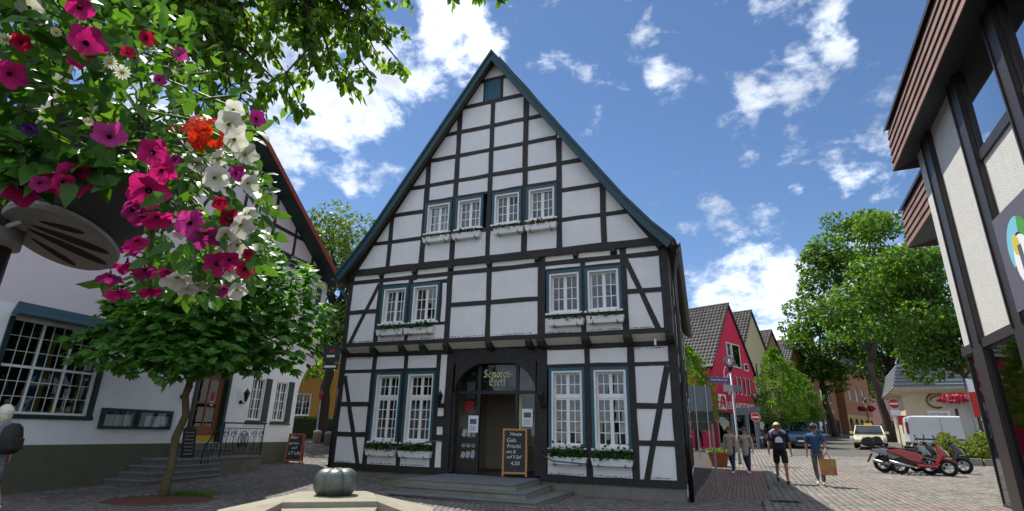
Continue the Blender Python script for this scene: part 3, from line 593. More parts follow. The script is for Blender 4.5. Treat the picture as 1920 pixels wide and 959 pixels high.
# --- flanks, rear wall and roof
LEN = 12.6
def flank(x, sgn):
    MB().box(min(x, x - sgn * .2), max(x, x - sgn * .2), .12, LEN, -.3, 6.0).build('side_wall', 'plaster', house)
    mb = MB()
    for k in range(11):
        yv = .15 + k * 1.2; MB().box(min(x, x + sgn * .02), max(x, x + sgn * .02), yv, yv + .16, .3, 6.0).build('timber_post', 'timber', house)
    for z in (.35, 1.25, 2.1, 3.1, 3.65, 4.8, 5.75): MB().box(min(x, x + sgn * .016), max(x, x + sgn * .016), .15, LEN, z, z + .13).build('timber_rail', 'timber', house)
    for k in range(3):
        yv = 2.75 + k * 3.6
        for z in (1.4, 4.1):
            w = MB().box(min(x, x + sgn * .035), max(x, x + sgn * .035), yv, yv + .9, z, z + 1.5).build('window', 'window_white', house)
            for a in range(2):
                for b in range(3): MB().box(min(x + sgn * .036, x + sgn * .04), max(x + sgn * .036, x + sgn * .04), yv + .08 + a * .4, yv + .42 + a * .4, z + .08 + b * .47, z + .47 + b * .47).build('pane', 'glass_dark', w)
flank(-.02, 1); flank(-9.93, -1)
MB().prism([(-9.9, -.3), (-.05, -.3), (-.05, 6), (-4.93, 12.9), (-9.9, 6)], LEN - .15, LEN).build('rear_wall', 'plaster', house)
YF = Y2 - .32
def roof_half(sgn):
    cx = -4.93; ap = (cx, 13.02); prof = [ap]
    pts = [(3.95, 7.36), (4.65, 6.48), (5.13, 5.98)]                       # half-width, height: slight kick at the eaves
    for w, z in pts: prof.append((cx + sgn * w, z))
    th = .11; low = [(p[0] - (0 if i == 0 else 0) , p[1] - th / math.cos(R(55)) if i < 3 else p[1] - .14) for i, p in enumerate(prof)]
    mb = MB(); mb.prism(prof + list(reversed(low)), YF + .03, LEN + .3); r = mb.build('roof', 'soffit_wood', house)
    # courses of tiles
    V = []; F = []
    for i in range(len(prof) - 1):
        a = Vector(prof[i]); b = Vector(prof[i + 1]); L = (b - a).length; n = max(1, int(L / .33)); d = (b - a) / L; nn = Vector((-d.y, d.x)); nn = nn if nn.y > 0 else -nn
        for k in range(n):
            p = a + d * (L * k / n); q = a + d * (L * (k + 1) / n + .03)
            for j in range(0, 53):
                y0 = YF + .02 + j * .25; y1 = y0 + .244; s = len(V); lift = rng.uniform(.0, .006)
                P = [p + nn * .012, q + nn * (.035 + lift)]; V += [(P[0].x, y0, P[0].y), (P[1].x, y0, P[1].y), (P[1].x, y1, P[1].y), (P[0].x, y1, P[0].y), (q.x, y0, q.y), (q.x, y1, q.y)]; F += [(s, s + 1, s + 2, s + 3), (s + 1, s + 4, s + 5, s + 2)]
    o = obj('roof_tiles', npmesh('roof_tiles', np.array(V), np.array(F), 'roof_tile'), r); tag(o, kind='stuff')
    # teal verge board on the gable edge
    bw = .26; e = [(p[0], p[1] + .02) for p in prof]; inner = []
    inner = [(cx, 13.04 - .36)] + [(cx + sgn * (w - .16), z - .14) for w, z in pts[:-1]] + [(cx + sgn * (5.13 - .16), 5.98 - .19)]
    mb = MB(); mb.prism(e + list(reversed(inner)), YF, YF + .028); mb.build('verge_board', 'timber_teal', house)
    e2 = [(p[0] + sgn * .015, p[1] + .035) for p in prof]; e2[0] = (cx, 13.08)
    mb = MB(); mb.prism(e2 + list(reversed([(p[0] - sgn * .02, p[1] - .03) for p in prof])), YF - .035, YF - .002); mb.build('verge_trim', 'timber_teal', house)
    # gutter and downpipe
    gx = cx + sgn * 5.2; mb = MB(); n = 8; vs = []
    for yv in (YF + .02, LEN + .2):
        for k in range(n + 1): t = math.pi * k / n; vs.append((gx + .085 * math.cos(t), yv, 5.93 - .085 * math.sin(t)))
    mb.add(vs, [(k, k + 1, n + 2 + k, n + 1 + k) for k in range(n)]); mb.build('gutter', 'zinc', house, smooth=True)
    wx = cx + sgn * 5.03; mb = MB(); mb.tube([(gx, YF + .25, 5.86), (gx, YF + .25, 5.72), (wx, .02, 5.35), (wx, .02, 5.1), (wx, .02, 2.6)], .05, 10); mb.build('downpipe', 'zinc', house, smooth=True)
    mb = MB(); mb.tube([(wx, .02, 2.62), (wx, .02, .05)], .058, 10); mb.build('downpipe_foot', 'black_metal', house, smooth=True)
roof_half(-1); roof_half(1)
SKEW = .06                                                        # the old plan is not square: the flanks lean inwards to the rear
for o in house.children_recursive:
    if o.type == 'MESH' and max((v.co.y for v in o.data.vertices), default=0) > 1.4 and o.parent != ENTRANCE and o.data.name.split('.')[0] not in ('room', 'pane_shared') and not o.get('skewed'):
        for v in o.data.vertices: v.co.x -= SKEW * max(0.0, v.co.y)
        o['skewed'] = True
for o in house.children_recursive:
    if 'skewed' in o: del o['skewed']
# --- wall lanterns either side of the entrance
def lantern(par, x, y, z, s=1.0, up=False):
    mb = MB(); mb.tube([(x, y, z - .12 * s), (x, y - .1 * s, z - .16 * s), (x, y - .15 * s, z - .1 * s)], .012 * s, 6); mb.lathe([(.03, 0), (.075, .2), (.08, .215), (.05, .26), (.015, .3), (.008, .34)], 6, (x, y - .15 * s, z - .1 * s)) if s == 1 else mb.lathe([(.03 * s, 0), (.075 * s, .2 * s), (.08 * s, .215 * s), (.05 * s, .26 * s), (.015 * s, .3 * s), (.008, .34 * s)], 6, (x, y - .15 * s, z - .1 * s))
    mb.ball((x, y, z - .12 * s), .05 * s, 8, 6); mb.build('wall_lantern', 'black_metal', par)
lantern(house, -6.3, -.03, 2.22, 1.15); lantern(house, -3.36, -.03, 2.22, 1.15)
# --- handrails beside the steps
MB().tube([(-7.75, -.35, .93), (-6.34, -.12, 1.17), (-6.24, -.02, 1.17)], .018, 8).build('handrail', 'zinc', house, smooth=True)
MB().tube([(-3.38, -.03, .98), (-3.36, -.3, .96), (-3.0, -.42, .80), (-2.2, -.42, .76), (-2.15, -.03, .76)], .018, 8).build('handrail', 'zinc', house, smooth=True)
MB().ball((-2.78, Y2 - .06, 9.60), .05, 8, 6).build('spotlight', 'window_white', house)
MB().tube([(-.45, Y1 + .15, 3.66), (-.45, Y1 + .1, 3.5)], .03, 8).build('spotlight', 'window_white', house)
# --- entrance steps with ramp
def steps():
    st = empty('entrance_steps', GR, YAW, 'grey stone entrance steps with side ramp below the arched door', 'steps')
    for k, (poly, z0, z1) in enumerate((([(-6.05, .1), (-6.05, -1.95), (-3.32, -1.95), (-3.47, .1)], .22, .36), ([(-6.05, .0), (-6.05, -2.25), (-2.95, -2.3), (-3.15, .0)], .10, .24), ([(-6.07, -.02), (-6.07, -2.55), (-2.6, -2.65), (-2.62, -.02)], -.1, .12))):
        mb = MB(); mb.slab(poly, z0 - .02, z1 - .035); mb.build('riser', 'sandstone', st)
        x0 = min(p[0] for p in poly); x1 = max(p[0] for p in poly); yf = min(p[1] for p in poly) - .025; n = 5
        for i in range(n):
            a = x0 - .02 + (x1 + .025 - x0) * i / n; b = x0 - .02 + (x1 + .025 - x0) * (i + 1) / n - .004; yb = .1 if k == 0 else (-1.9 if k == 1 else -2.2)
            sh = .0 if i < n - 1 else (.15 if k == 0 else .2 if k == 1 else 0)
            mb = MB(); mb.slab([(a, yb), (a, yf), (b, yf), (b - sh, .1 if i == n - 1 else yb)], z1 - .034, z1 + (.0 if k else .001)); mb.build('tread_slab', 'step_stone', st, bevel=.008)
    mb = MB(); mb.add([(-6.06, -1.95, -.05), (-6.06, -1.95, .36), (-6.06, -.02, .36), (-6.06, -.02, -.05), (-7.95, -.62, -.05), (-7.95, -.62, .05), (-7.95, -.02, .05), (-7.95, -.02, -.05)], [(0, 1, 2, 3), (4, 7, 6, 5), (0, 4, 5, 1), (1, 5, 6, 2), (2, 6, 7, 3)]); mb.build('ramp', 'sandstone', st)
    MB().add([(-2.6, -.55, .028), (-1.5, -.42, .028), (-1.42, -.9, .028), (-2.5, -1.0, .028)], [(0, 3, 2, 1)]).build('cover_plate', 'step_stone', st)
steps()

# --- window boxes
def leafy(name, P, n, L, W, par, m, kind='round', upb=.5, spread=None):
    T = rdir(n); T[:, 2] = T[:, 2] * .6 + upb * rng.uniform(-.4, 1, n); Nn = unit(rng.normal(size=(n, 3)) * .6 + np.array([0, -.4, .8]))
    V, F = leaves(P, T, Nn, L * rng.uniform(.7, 1.3, n), W * rng.uniform(.7, 1.3, n), kind); return obj(name, npmesh(name, V, F, m, True), par)
def flower_box(xc, z, y, w, label, lush, blooms):
    t = empty('flower_box', GR + Dv * xc - Nv * y + Vector((0, 0, z)), YAW, label, 'flower box', 'white window boxes of the half-timbered house')
    mb = MB(); h, d = .17, .19; a = .035
    mb.add([(-w / 2 + a, -d + a * .6, 0), (w / 2 - a, -d + a * .6, 0), (w / 2 - a, 0, 0), (-w / 2 + a, 0, 0), (-w / 2, -d, h), (w / 2, -d, h), (w / 2, 0, h), (-w / 2, 0, h), (-w / 2 + .02, -d + .02, h), (w / 2 - .02, -d + .02, h), (w / 2 - .02, -.02, h), (-w / 2 + .02, -.02, h), (-w / 2 + .02, -d + .02, h - .03), (w / 2 - .02, -d + .02, h - .03), (w / 2 - .02, -.02, h - .03), (-w / 2 + .02, -.02, h - .03)],
           [(0, 3, 2, 1), (0, 1, 5, 4), (1, 2, 6, 5), (2, 3, 7, 6), (3, 0, 4, 7), (4, 5, 9, 8), (5, 6, 10, 9), (6, 7, 11, 10), (7, 4, 8, 11), (8, 9, 13, 12), (9, 10, 14, 13), (10, 11, 15, 14), (11, 8, 12, 15), (12, 13, 14, 15)])
    mb.build('trough', 'box_white', t, bevel=.006)
    for s in (-1, 1): MB().tube([(s * w * .32, .02, -.02), (s * w * .32, -d * .9, -.015), (s * w * .32, -d - .012, .02), (s * w * .32, -d - .01, .05)], .011, 6).build('bracket', 'zinc', t)
    n = int(lush * 420); P = np.stack([rng.uniform(-w / 2 + .04, w / 2 - .04, n), rng.uniform(-d, -.02, n), h - .03 + np.abs(rng.normal(0, 1, n)) * .075 * (.4 + lush)], 1); P[:, 1] -= np.where(rng.uniform(size=n) < .3, .06, 0)
    leafy('foliage', P, n, .065, .05, t, 'leaf_box')
    for (m, c) in blooms:
        mb = MB(); rr = random.Random(int(abs(xc) * 100 + c))
        for i in range(c):
            p = (rr.uniform(-w / 2 + .06, w / 2 - .06), rr.uniform(-d - .02, -.05), h + rr.uniform(.01, .06 + .09 * lush))
            for q in range(5): mb.ball((p[0] + rr.uniform(-.022, .022), p[1] + rr.uniform(-.022, .022), p[2] + rr.uniform(-.015, .015)), .016, 6, 4)
        mb.build('blossoms', m, t)
FB = [(-6.60, 6.78, Y2, .93, 'white box under the leftmost gable window, small tufts of green', .35, []), (-5.60, 6.77, Y2, .93, 'white box under the second gable window with rosy flowers and grasses', .5, [('flower_rose', 7)]),
      (-4.26, 6.76, Y2, .92, 'white box under the third gable window with pink and white blooms', .4, [('flower_pink', 8), ('flower_white', 8)]), (-3.30, 6.75, Y2, .92, 'white box under the rightmost gable window with pink and white blooms', .4, [('flower_pink', 9), ('flower_white', 6)]),
      (-7.99, 4.05, Y1, .92, 'white box under the outermost left first-floor window with pinkish buds', .6, [('flower_rose', 3)]), (-7.0, 4.05, Y1, .98, 'white box beside the centre post on the left first-floor pair', .6, [('flower_rose', 3), ('flower_white', 2)]),
      (-2.62, 4.05, Y1, .95, 'white box under the right first-floor pair with one red bloom', .3, [('flower_red', 1)]), (-1.60, 4.07, Y1, .95, 'white box under the outermost right first-floor window, low green leaves', .35, []),
      (-8.14, .73, Y0, .98, 'white ground-floor box far left with red geranium bloom and leaves', .9, [('flower_red', 1)]), (-7.03, .72, Y0, 1.02, 'white ground-floor box left of the door behind the sloping handrail', .9, []),
      (-2.71, .72, Y0, .98, 'white ground-floor box right of the door, dense green geranium leaves', 1.2, []), (-1.62, .72, Y0, 1.0, 'white ground-floor box at the right corner, drooping green geraniums', 1.2, [])]
for f in FB: flower_box(*f)
# ------------------------------------------------------------------ white inn on the left (x along facade away from the viewer, y into the building)
mat('render_white', '#eef0f2', .9, .04, 3, .9, 28, stain=.08, streak=.1); mat('pink_plaster', '#e2d5da', .9, .04, 3, .3, 40); mat('plinth_olive', '#5d5d4c', .9, .10, 3, .4, 40, stain=.2)
mat('green_dark', '#17332f', .5, .12, 6); mat('door_wood', '#7a4526', .45, .18, 12, .2, 30); mat('verge_red', '#8f3a26', .6, .15, 8, .2, 30); mat('timber_brown', '#2a2426', .65, .2, 8, .3, 50)
mat('decor_yellow', '#b89a32', .7, .1, 6); mat('decor_green', '#3f6a44', .7, .1, 6); mat('decor_blue', '#2f5a78', .7, .1, 6); mat('sand_old', '#6f6b60', .85, .15, 5, .3, 60, stain=.3)
INN = empty('white_inn', (-7.58, 19.80, 0), R(73.75), 'white rendered inn with olive plinth, pink timbered gable and wooden door on the left', 'house')
def ib(mb, name, m, **k): return mb.build(name, m, INN, **k)
def holed_wall(par, x0, x1, z0, z1, holes, y, depth, m, name='wall', thick=.25):
    xs = sorted({x0, x1, *[h[0] for h in holes], *[h[1] for h in holes]}); zs = sorted({z0, z1, *[h[2] for h in holes], *[h[3] for h in holes]}); mb = MB()
    for a, b in zip(xs[:-1], xs[1:]):
        for c, d in zip(zs[:-1], zs[1:]):
            if any(h[0] <= a and b <= h[1] and h[2] <= c and d <= h[3] for h in holes): continue
            mb.add([(a, y, c), (b, y, c), (b, y, d), (a, y, d)], [(0, 1, 2, 3)])
    for h in holes:
        a, b, c, d = h[:4]; mb.add([(a, y, c), (b, y, c), (b, y, d), (a, y, d), (a, y + thick, c), (b, y + thick, c), (b, y + thick, d), (a, y + thick, d)], [(0, 4, 5, 1), (1, 5, 6, 2), (2, 6, 7, 3), (3, 7, 4, 0)])
    return mb.build(name, m, par, fix=False)
def lattice_window(par, x0, x1, z0, z1, y, mull, trans, nx, nz, m='window_white', glass='glass', bar=.0055, name='window', room='room_dark', depth=1.6):
    """large window: stout mullions and transoms, thin lattice bars, single panes"""
    e = .05; mb = MB()
    for b in ((x0, x0 + e, z0, z1), (x1 - e, x1, z0, z1), (x0 + e, x1 - e, z1 - e, z1), (x0 + e, x1 - e, z0, z0 + e)): mb.box(b[0], b[1], y - .03, y + .05, b[2], b[3])
    for q in mull: mb.box(q - .021, q + .021, y - .028, y + .045, z0 + e, z1 - e)
    for q in trans: mb.box(x0 + e, x1 - e, y - .024, y + .04, q - .025, q + .025)
    w = mb.build(name, m, par); xs = [x0 + e, *mull, x1 - e]; zs = [z0 + e, *trans, z1 - e]; lb = MB()
    for a, b in zip(xs[:-1], xs[1:]):
        for c, d in zip(zs[:-1], zs[1:]):
            pw, ph = (b - a) / nx, (d - c) / nz
            for i in range(1, nx): lb.box(a + pw * i - bar, a + pw * i + bar, y - .008, y + .008, c, d)
            for i in range(1, nz): lb.box(a, b, y - .0072, y + .0072, c + ph * i - bar, c + ph * i + bar)
            key = (round(pw, 3), round(ph, 3), glass)
            if key not in PANES: PANES[key] = MB().box(-pw / 2, pw / 2, -.002, .002, -ph / 2, ph / 2).mesh('pane', glass)
            for i in range(nx):
                for k in range(nz): obj('pane', PANES[key], w, (a + pw * (i + .5), y, c + ph * (k + .5)), (random.uniform(-.01, .01), 0, random.uniform(-.012, .012)))
    if nx > 1 or nz > 1: lb.build('lattice', m, w)
    rb = MB(); rb.add([(x0, y + .06, z0), (x1, y + .06, z0), (x1, y + .06, z1), (x0, y + .06, z1), (x0 - .5, y + depth, z0 - .3), (x1 + .5, y + depth, z0 - .3), (x1 + .5, y + depth, z1), (x0 - .5, y + depth, z1)], [(0, 1, 5, 4), (1, 2, 6, 5), (2, 3, 7, 6), (3, 0, 4, 7), (4, 5, 6, 7)]); rb.build('room', room, w)
    return w
WX = (-9.30, -7.30, 1.56, 3.46); DX = (-4.50, -3.20, .96, 3.05); A1 = (-2.32, -1.68, 1.60, 2.95); A2 = (-1.18, -.53, 1.60, 2.95)
holed_wall(INN, -16, 0, .94, 3.72, [WX, DX, A1, A2], 0, .2, 'render_white')
holed_wall(INN, -16, .0, -.4, .955, [(-4.5, -3.2, .90, .955)], -.03, .2, 'plinth_olive', 'plinth')
ib(MB().box(-16, 0, -.03, .1, .9549, .9559), 'plinth_ledge', 'plinth_olive')
ib(MB().add([(0, 0, -.4), (0, 9, -.4), (0, 9, 3.72), (0, 0, 3.72)], [(0, 1, 2, 3)]), 'side_wall', 'render_white')
# upper floor juts out at the corner on a curved cove
U1 = .86
holed_wall(INN, -16, U1, 3.72, 7.15, [(-.30, .22, 5.55, 6.55), (-4.0, -3.3, 5.2, 6.5)], 0, .2, 'pink_plaster', 'upper_wall')
mb = MB(); n = 10; arc = [(0.0 + U1 * (1 - math.cos(t)), 2.45 + 1.27 * math.sin(t)) for t in [math.pi / 2 * i / n for i in range(n + 1)]]
mb.prism([(-.02, 2.45)] + arc + [(-.02, 3.72)], .002, .5); ib(mb, 'cove', 'render_white')
ib(MB().add([(U1, 0, 3.72), (U1, 9, 3.72), (U1, 9, 7.15), (U1, 0, 7.15)], [(0, 1, 2, 3)]), 'side_wall', 'pink_plaster')
ib(MB().box(-.02, U1, .5, 9, 3.70, 3.74), 'jetty_floor', 'render_white')
# gable
GLu = lambda z: .57 - (z - 7.32) / .69
ib(MB().prism([(-10.2, 7.15), (.75, 7.15), (-4.75, 10.75)], 0.0, .2), 'gable_wall', 'pink_plaster')
def ibeam(p, q, w, proud=.02, m='timber_brown', name='timber_beam'):
    _seed[0] += 1; mb = MB(); mb.hewn(p, q, w, -proud, .1, _seed[0]); return ib(mb, name, m)
for z, a in ((9.25, -7.4), (8.12, -9.0)): ibeam((a, z), (GLu(z) + .1, z), .13, .016, name='timber_rail')
for x in (-3.52, -2.58, -1.41, -.27, -4.7): ibeam((x, 7.3), (x, min(7.32 + .69 * (.57 - x) + .1, 10.6)), .12, .022, name='timber_post')
ibeam((-12.6, 7.22), (U1 - .05, 7.22), .26, .05, name='timber_sill'); ibeam((-12.6, 6.98), (U1 - .1, 6.98), .12, .03, 'green_dark', name='moulding')
ibeam((.78, 7.16), (-4.75, 10.9), .24, .03, name='rafter')
mb = MB(); mb.prism([(1.00, 6.98), (.96, 6.78), (-4.75, 10.62), (-4.75, 10.86)], -.52, 9); ib(mb, 'roof', 'green_dark')
mb = MB(); mb.prism([(1.04, 7.00), (1.0, 6.80), (-4.75, 10.68), (-4.75, 10.90)], -.58, -.52); ib(mb, 'verge_board', 'verge_red')
mb = MB(); mb.prism([(-10.5, 7.0), (-10.5, 6.78), (-4.75, 10.62), (-4.75, 10.86)], -.52, 9); ib(mb, 'roof', 'verge_red')
window(INN, -4.05, -3.35, 7.95, 9.15, -.03, 3, sur_m='green_dark', name='window')
w = window(INN, -.30, .22, 5.55, 6.55, 0, 2, cols=1, surround=False, sill=False); MB().box(.22, .50, -.04, -.005, 5.5, 6.6).build('shutter', 'green_dark', w); MB().box(-.58, -.30, -.04, -.005, 5.5, 6.6).build('shutter', 'green_dark', w)
# big lattice window with green surround and small canopy
w = lattice_window(INN, *WX, .10, [-8.64, -8.0], [2.50], 3, 3)
mb = MB(); 
for b in ((WX[0] - .09, WX[0], WX[2], WX[3]), (WX[1], WX[1] + .09, WX[2], WX[3]), (WX[0] - .12, WX[1] + .12, WX[2] - .09, WX[2])): mb.box(b[0], b[1], -.04, .06, b[2], b[3])
mb.build('surround', 'green_dark', w)
for (a, b, c, d, m) in ((-8.3, -8.18, 1.6, 3.3, 'decor_yellow'), (-7.95, -7.35, 1.62, 1.72, 'decor_yellow'), (-9.2, -8.6, 1.6, 1.72, 'decor_green'), (-8.5, -8.3, 1.6, 2.9, 'decor_blue'), (-7.5, -7.4, 1.7, 3.0, 'decor_yellow'), (-8.1, -7.9, 2.2, 2.5, 'flower_red'), (-8.6, -8.0, 1.58, 1.66, 'decor_green')): MB().box(a, b, .3, .36, c, d).build('decoration', m, w)
mb = MB(); mb.add([(-9.32, -.01, 3.78), (-7.2, -.01, 3.78), (-7.1, -.18, 3.60), (-9.40, -.18, 3.60), (-7.06, -.34, 3.50), (-9.45, -.34, 3.50), (-7.1, -.02, 3.50), (-9.40, -.02, 3.50), (-9.45, -.34, 3.47), (-7.06, -.34, 3.47)], [(0, 1, 2, 3), (3, 2, 4, 5), (5, 4, 9, 8), (8, 9, 6, 7), (0, 3, 5, 8, 7), (1, 6, 9, 4, 2)]); mb.build('canopy', 'timber_teal', INN)
# corner windows with deep green reveals
for A in (A1, A2):
    w = window(INN, A[0], A[1], A[2], A[3], .02, 4, cols=2, surround=False, cur=.5, deep=.06, sills='green_dark', niche='curtain', fw=.03)
    MB().box(A[1], A[1] + .24, -.05, .0, A[2] - .02, A[3]).build('shutter', 'green_dark', w); MB().box(A[0] - .06, A[1] + .28, -.06, .02, A[2] - .09, A[2] - .037).build('ledge', 'green_dark', w)
# door
dr = MB().box(-4.40, -3.30, .16, .2, .97, 2.95).build('door', 'door_wood', INN)
mb = MB()
for b in ((-4.5, -4.40, .96, 3.05), (-3.30, -3.20, .96, 3.05), (-4.4, -3.3, 2.95, 3.05)): mb.box(b[0], b[1], -.03, .18, b[2], b[3])
mb.build('door_frame', 'green_dark', dr)
mb = MB()
for b in ((-4.38, -4.22, .98, 2.93), (-3.5, -3.32, .98, 2.93), (-4.22, -3.5, .98, 1.42), (-4.22, -3.5, 2.72, 2.93), (-4.22, -3.5, 2.02, 2.08), (-3.88, -3.83, 1.42, 2.72)): mb.box(b[0], b[1], .12 + (.003 if b[1] - b[0] > .5 else 0), .159, b[2], b[3])
mb.build('stile', 'door_wood', dr, bevel=.008)
for b in ((-4.22, -3.88, 1.42, 2.02), (-3.83, -3.5, 1.42, 2.02), (-4.22, -3.88, 2.08, 2.72), (-3.83, -3.5, 2.08, 2.72)): MB().box(b[0], b[1], .14, .146, b[2], b[3]).build('pane', 'glass_dark', dr)
for b in ((-4.2, -4.05, 1.45, 2.0), (-4.15, -3.98, 2.1, 2.7)): MB().box(b[0], b[1], .149, .153, b[2], b[3]).build('curtain', 'curtain', dr)
MB().box(-3.72, -3.60, .134, .139, 2.1, 2.35).build('sticker', 'flower_red', dr); MB().box(-3.72, -3.60, .132, .137, 1.98, 2.1).build('sticker', 'paper', dr)
MB().tube([(-4.32, .12, 1.85), (-4.32, .06, 1.85), (-4.2, .06, 1.85)], .012, 6).build('door_handle', 'zinc', dr); MB().box(-4.36, -3.36, .108, .118, .98, 1.15).build('kick_plate', 'decor_yellow', dr)
MB().box(-4.56, -4.3, -.06, .1, .97, 1.12).build('notice', 'paper', dr)
lantern(INN, -4.88, -.02, 2.30, 1.2); lantern(INN, -2.70, -.02, 2.28, 1.2)
MB().tube([(-4.95, -.02, 1.2), (-4.95, -.02, 2.1), (-4.9, -.02, 2.15)], .008, 6).build('cable_pipe', 'render_white', INN)
# menu display case
mc = empty('menu_case', INN.matrix_basis @ Vector((-6.05, -.04, 1.53)), R(73.75), 'dark green menu display case with paper sheets on the white inn wall', 'display case')
mb = MB(); mb.box(-.96, .96, 0, .035, -.235, .235)
for b in ((-.96, -.90, -.235, .235), (.90, .96, -.235, .235), (-.90, .90, .16, .235), (-.90, .90, -.235, -.185)): mb.box(b[0], b[1], -.05, 0, b[2], b[3])
mb.build('case', 'green_dark', mc)
for k in range(6): MB().box(-.84 + k * .225 + (.38 if k > 2 else 0), -.84 + k * .225 + .205 + (.38 if k > 2 else 0), -.006, -.002, -.165, .09).build('menu_sheet', 'paper', mc)
MB().box(-.90, .90, -.034, -.030, -.185, .16).build('glass_front', 'glass_clear', mc)
# steps and landing
stp = empty('inn_steps', INN.matrix_basis @ Vector((-4.4, -.5, 0)), R(73.75), 'worn stone steps and landing leading up to the wooden inn door', 'steps')
for k, (a, b, o, z) in enumerate(((-6.55, -4.25, 1.18, .20), (-6.28, -4.25, 1.12, .335), (-6.0, -4.2, 1.06, .47), (-5.7, -2.55, 1.0, .61))):
    MB().box(a + 4.4 + .03, b + 4.4 - (.0 if k == 3 else .02), .5 - o + .03, .5, -.3, z - .05).build('riser', 'sand_old', stp); MB().box(a + 4.4, b + 4.4 + .02, .5 - o, .5, z - .049, z).build('tread_slab', 'step_stone', stp, bevel=.012)
MB().box(-.35, 1.35, .12, .5, .6101, .77).build('riser', 'sand_old', stp); MB().box(-.38, 1.38, .09, .5, .771, .81).build('tread_slab', 'step_stone', stp, bevel=.012)
MB().box(-.1, 1.2, .3, .5, .8101, .955).build('riser', 'sand_old', stp)
# wrought-iron railing
rl = empty('iron_railing', INN.matrix_basis @ Vector((-4.2, -.98, .61)), R(73.75), 'black wrought-iron scroll railing with a shield beside the inn steps', 'railing')
def scroll(cx, cz, r, turns=1.4, flip=1, ph=0):
    return [(cx + flip * r * (1 - .62 * i / 20) * math.cos(ph + turns * 2 * math.pi * i / 20), 0, cz + r * (1 - .62 * i / 20) * math.sin(ph + turns * 2 * math.pi * i / 20)) for i in range(21)]
mb = MB(); mb.tube([(-.55, 0, -.5), (-.58, 0, .1), (-.52, 0, .32), (-.3, 0, .62), (0, 0, .9), (1.58, 0, .9)], .02, 8); mb.tube([(0, 0, .9), (1.6, 0, .9), (1.62, .4, .9)], .02, 8); mb.build('handrail', 'black_metal', rl)
for x in (0, 1.58): MB().tube([(x, 0, 0), (x, 0, .9)], .016, 6).build('upright', 'black_metal', rl)
MB().tube([(0, 0, .76), (1.58, 0, .76)], .011, 6).build('rail', 'black_metal', rl); MB().tube([(0, 0, .07), (1.58, 0, .07)], .011, 6).build('rail', 'black_metal', rl)
for k in range(6):
    x = .12 + .27 * k
    if k in (2, 3): continue
    MB().tube(scroll(x, .60, .10, 1.5, 1 if k % 2 else -1), .008, 5).build('scroll', 'black_metal', rl); MB().tube(scroll(x, .22, .10, 1.5, -1 if k % 2 else 1, math.pi), .008, 5).build('scroll', 'black_metal', rl)
    MB().tube([(x + .10, 0, .1), (x + .02, 0, .42), (x + .10, 0, .74)], .008, 5).build('scroll', 'black_metal', rl)
for k in range(14): x = .06 + .113 * k; MB().tube([(x, .0, .07), (x, .0, .76)], .005, 4).build('bar', 'black_metal', rl)
mb = MB(); mb.tube([(.79 + .2 * math.cos(t), 0, .42 + .26 * math.sin(t)) for t in [2 * math.pi * i / 20 for i in range(21)]], .012, 6); mb.prism([(.66, .26), (.92, .26), (.96, .36), (.62, .36)], -.012, .012)
for k in range(5): mb.tube([(.69 + .05 * k, 0, .36), (.69 + .05 * k, 0, .62)], .012, 5)
mb.build('shield', 'black_metal', rl)
for k in range(4): x = -.46 + .11 * k; MB().tube([(x, 0, -.38 + .28 * k * .6), (x, 0, .36 + .15 * k)], .007, 5).build('bar', 'black_metal', rl); MB().tube(scroll(x + .05, .02 + .13 * k, .07, 1.4), .007, 5).build('scroll', 'black_metal', rl)

# ------------------------------------------------------------------ chalkboards
def scribble(mb, x, z, w, h, y, rr):
    n = int(w / .028); p = []
    for i in range(n): p.append((x + w * i / n + rr.uniform(-.006, .006), y, z + (h if i % 2 else 0) * rr.uniform(.4, 1)))
    if len(p) > 1: mb.tube(p, .0042, 4)
def chalk_text(par, lines, y, tilt_m, m='chalk'):
    for (s, x, z, size) in lines:
        t = text_mb(s, size, y, .001); mb = MB(); mb.M = tilt_m
        mb.add([(v[0] + x + (v[2]) * .18, v[1], v[2] + z) for v in t.v], t.f); mb.build('chalk_writing', m, par, fix=False)
def a_board(name, loc, rz, w, h, lines, label, wood, spread=.42, both=True):
    t = empty(name, loc, rz, label, 'chalkboard'); a = math.atan2(spread / 2, h); M = Matrix.Rotation(-a, 4, 'X')
    for s in (1, -1):
        Mx = Matrix.Translation((0, -s * spread / 2, .03)) @ (M if s == 1 else Matrix.Rotation(a, 4, 'X')); mb = MB(); mb.M = Mx
        for b in ((-w / 2, -w / 2 + .045, 0, h), (w / 2 - .045, w / 2, 0, h), (-w / 2 + .045, w / 2 - .045, h - .045, h), (-w / 2 + .045, w / 2 - .045, .06, .105)): mb.box(b[0], b[1], -.015, .015, b[2], b[3])
        mb.build('frame', wood, t); mb = MB(); mb.M = Mx; mb.box(-w / 2 + .04, w / 2 - .04, -.008, .006, .1, h - .04); mb.build('slate', 'slate_board', t)
    chalk_text(t, lines, -.0085, Matrix.Translation((0, -spread / 2, .03)) @ M)
    return t
p = GR + Dv * -4.12 - Nv * -.05
a_board('chalkboard', (p.x, p.y, .36), YAW + R(22), .62, 1.15, [('Heute', -.13, .98, .12), ('Geb.', -.22, .82, .14), ('Frischl.', -.2, .68, .13), ('mit B.', -.22, .55, .11), ('auf S.Spf', -.2, .43, .11), ('4,50', -.1, .27, .13)], 'wooden framed chalkboard standing on the landing by the arched door', 'wood_orange', .5)
mat('board_orange', '#9a4a2a', .55, .12, 8)
a_board('chalkboard', (-7.2, 19.3, G(-7.2, 19.3)), R(8), .52, .95, [('Bier', -.2, .78, .15), ('garten', -.2, .6, .12), ('auf', -.1, .45, .13), ('17 Uhr', -.2, .26, .16)], 'orange framed chalkboard in the passage beside the inn corner', 'board_orange', .4)
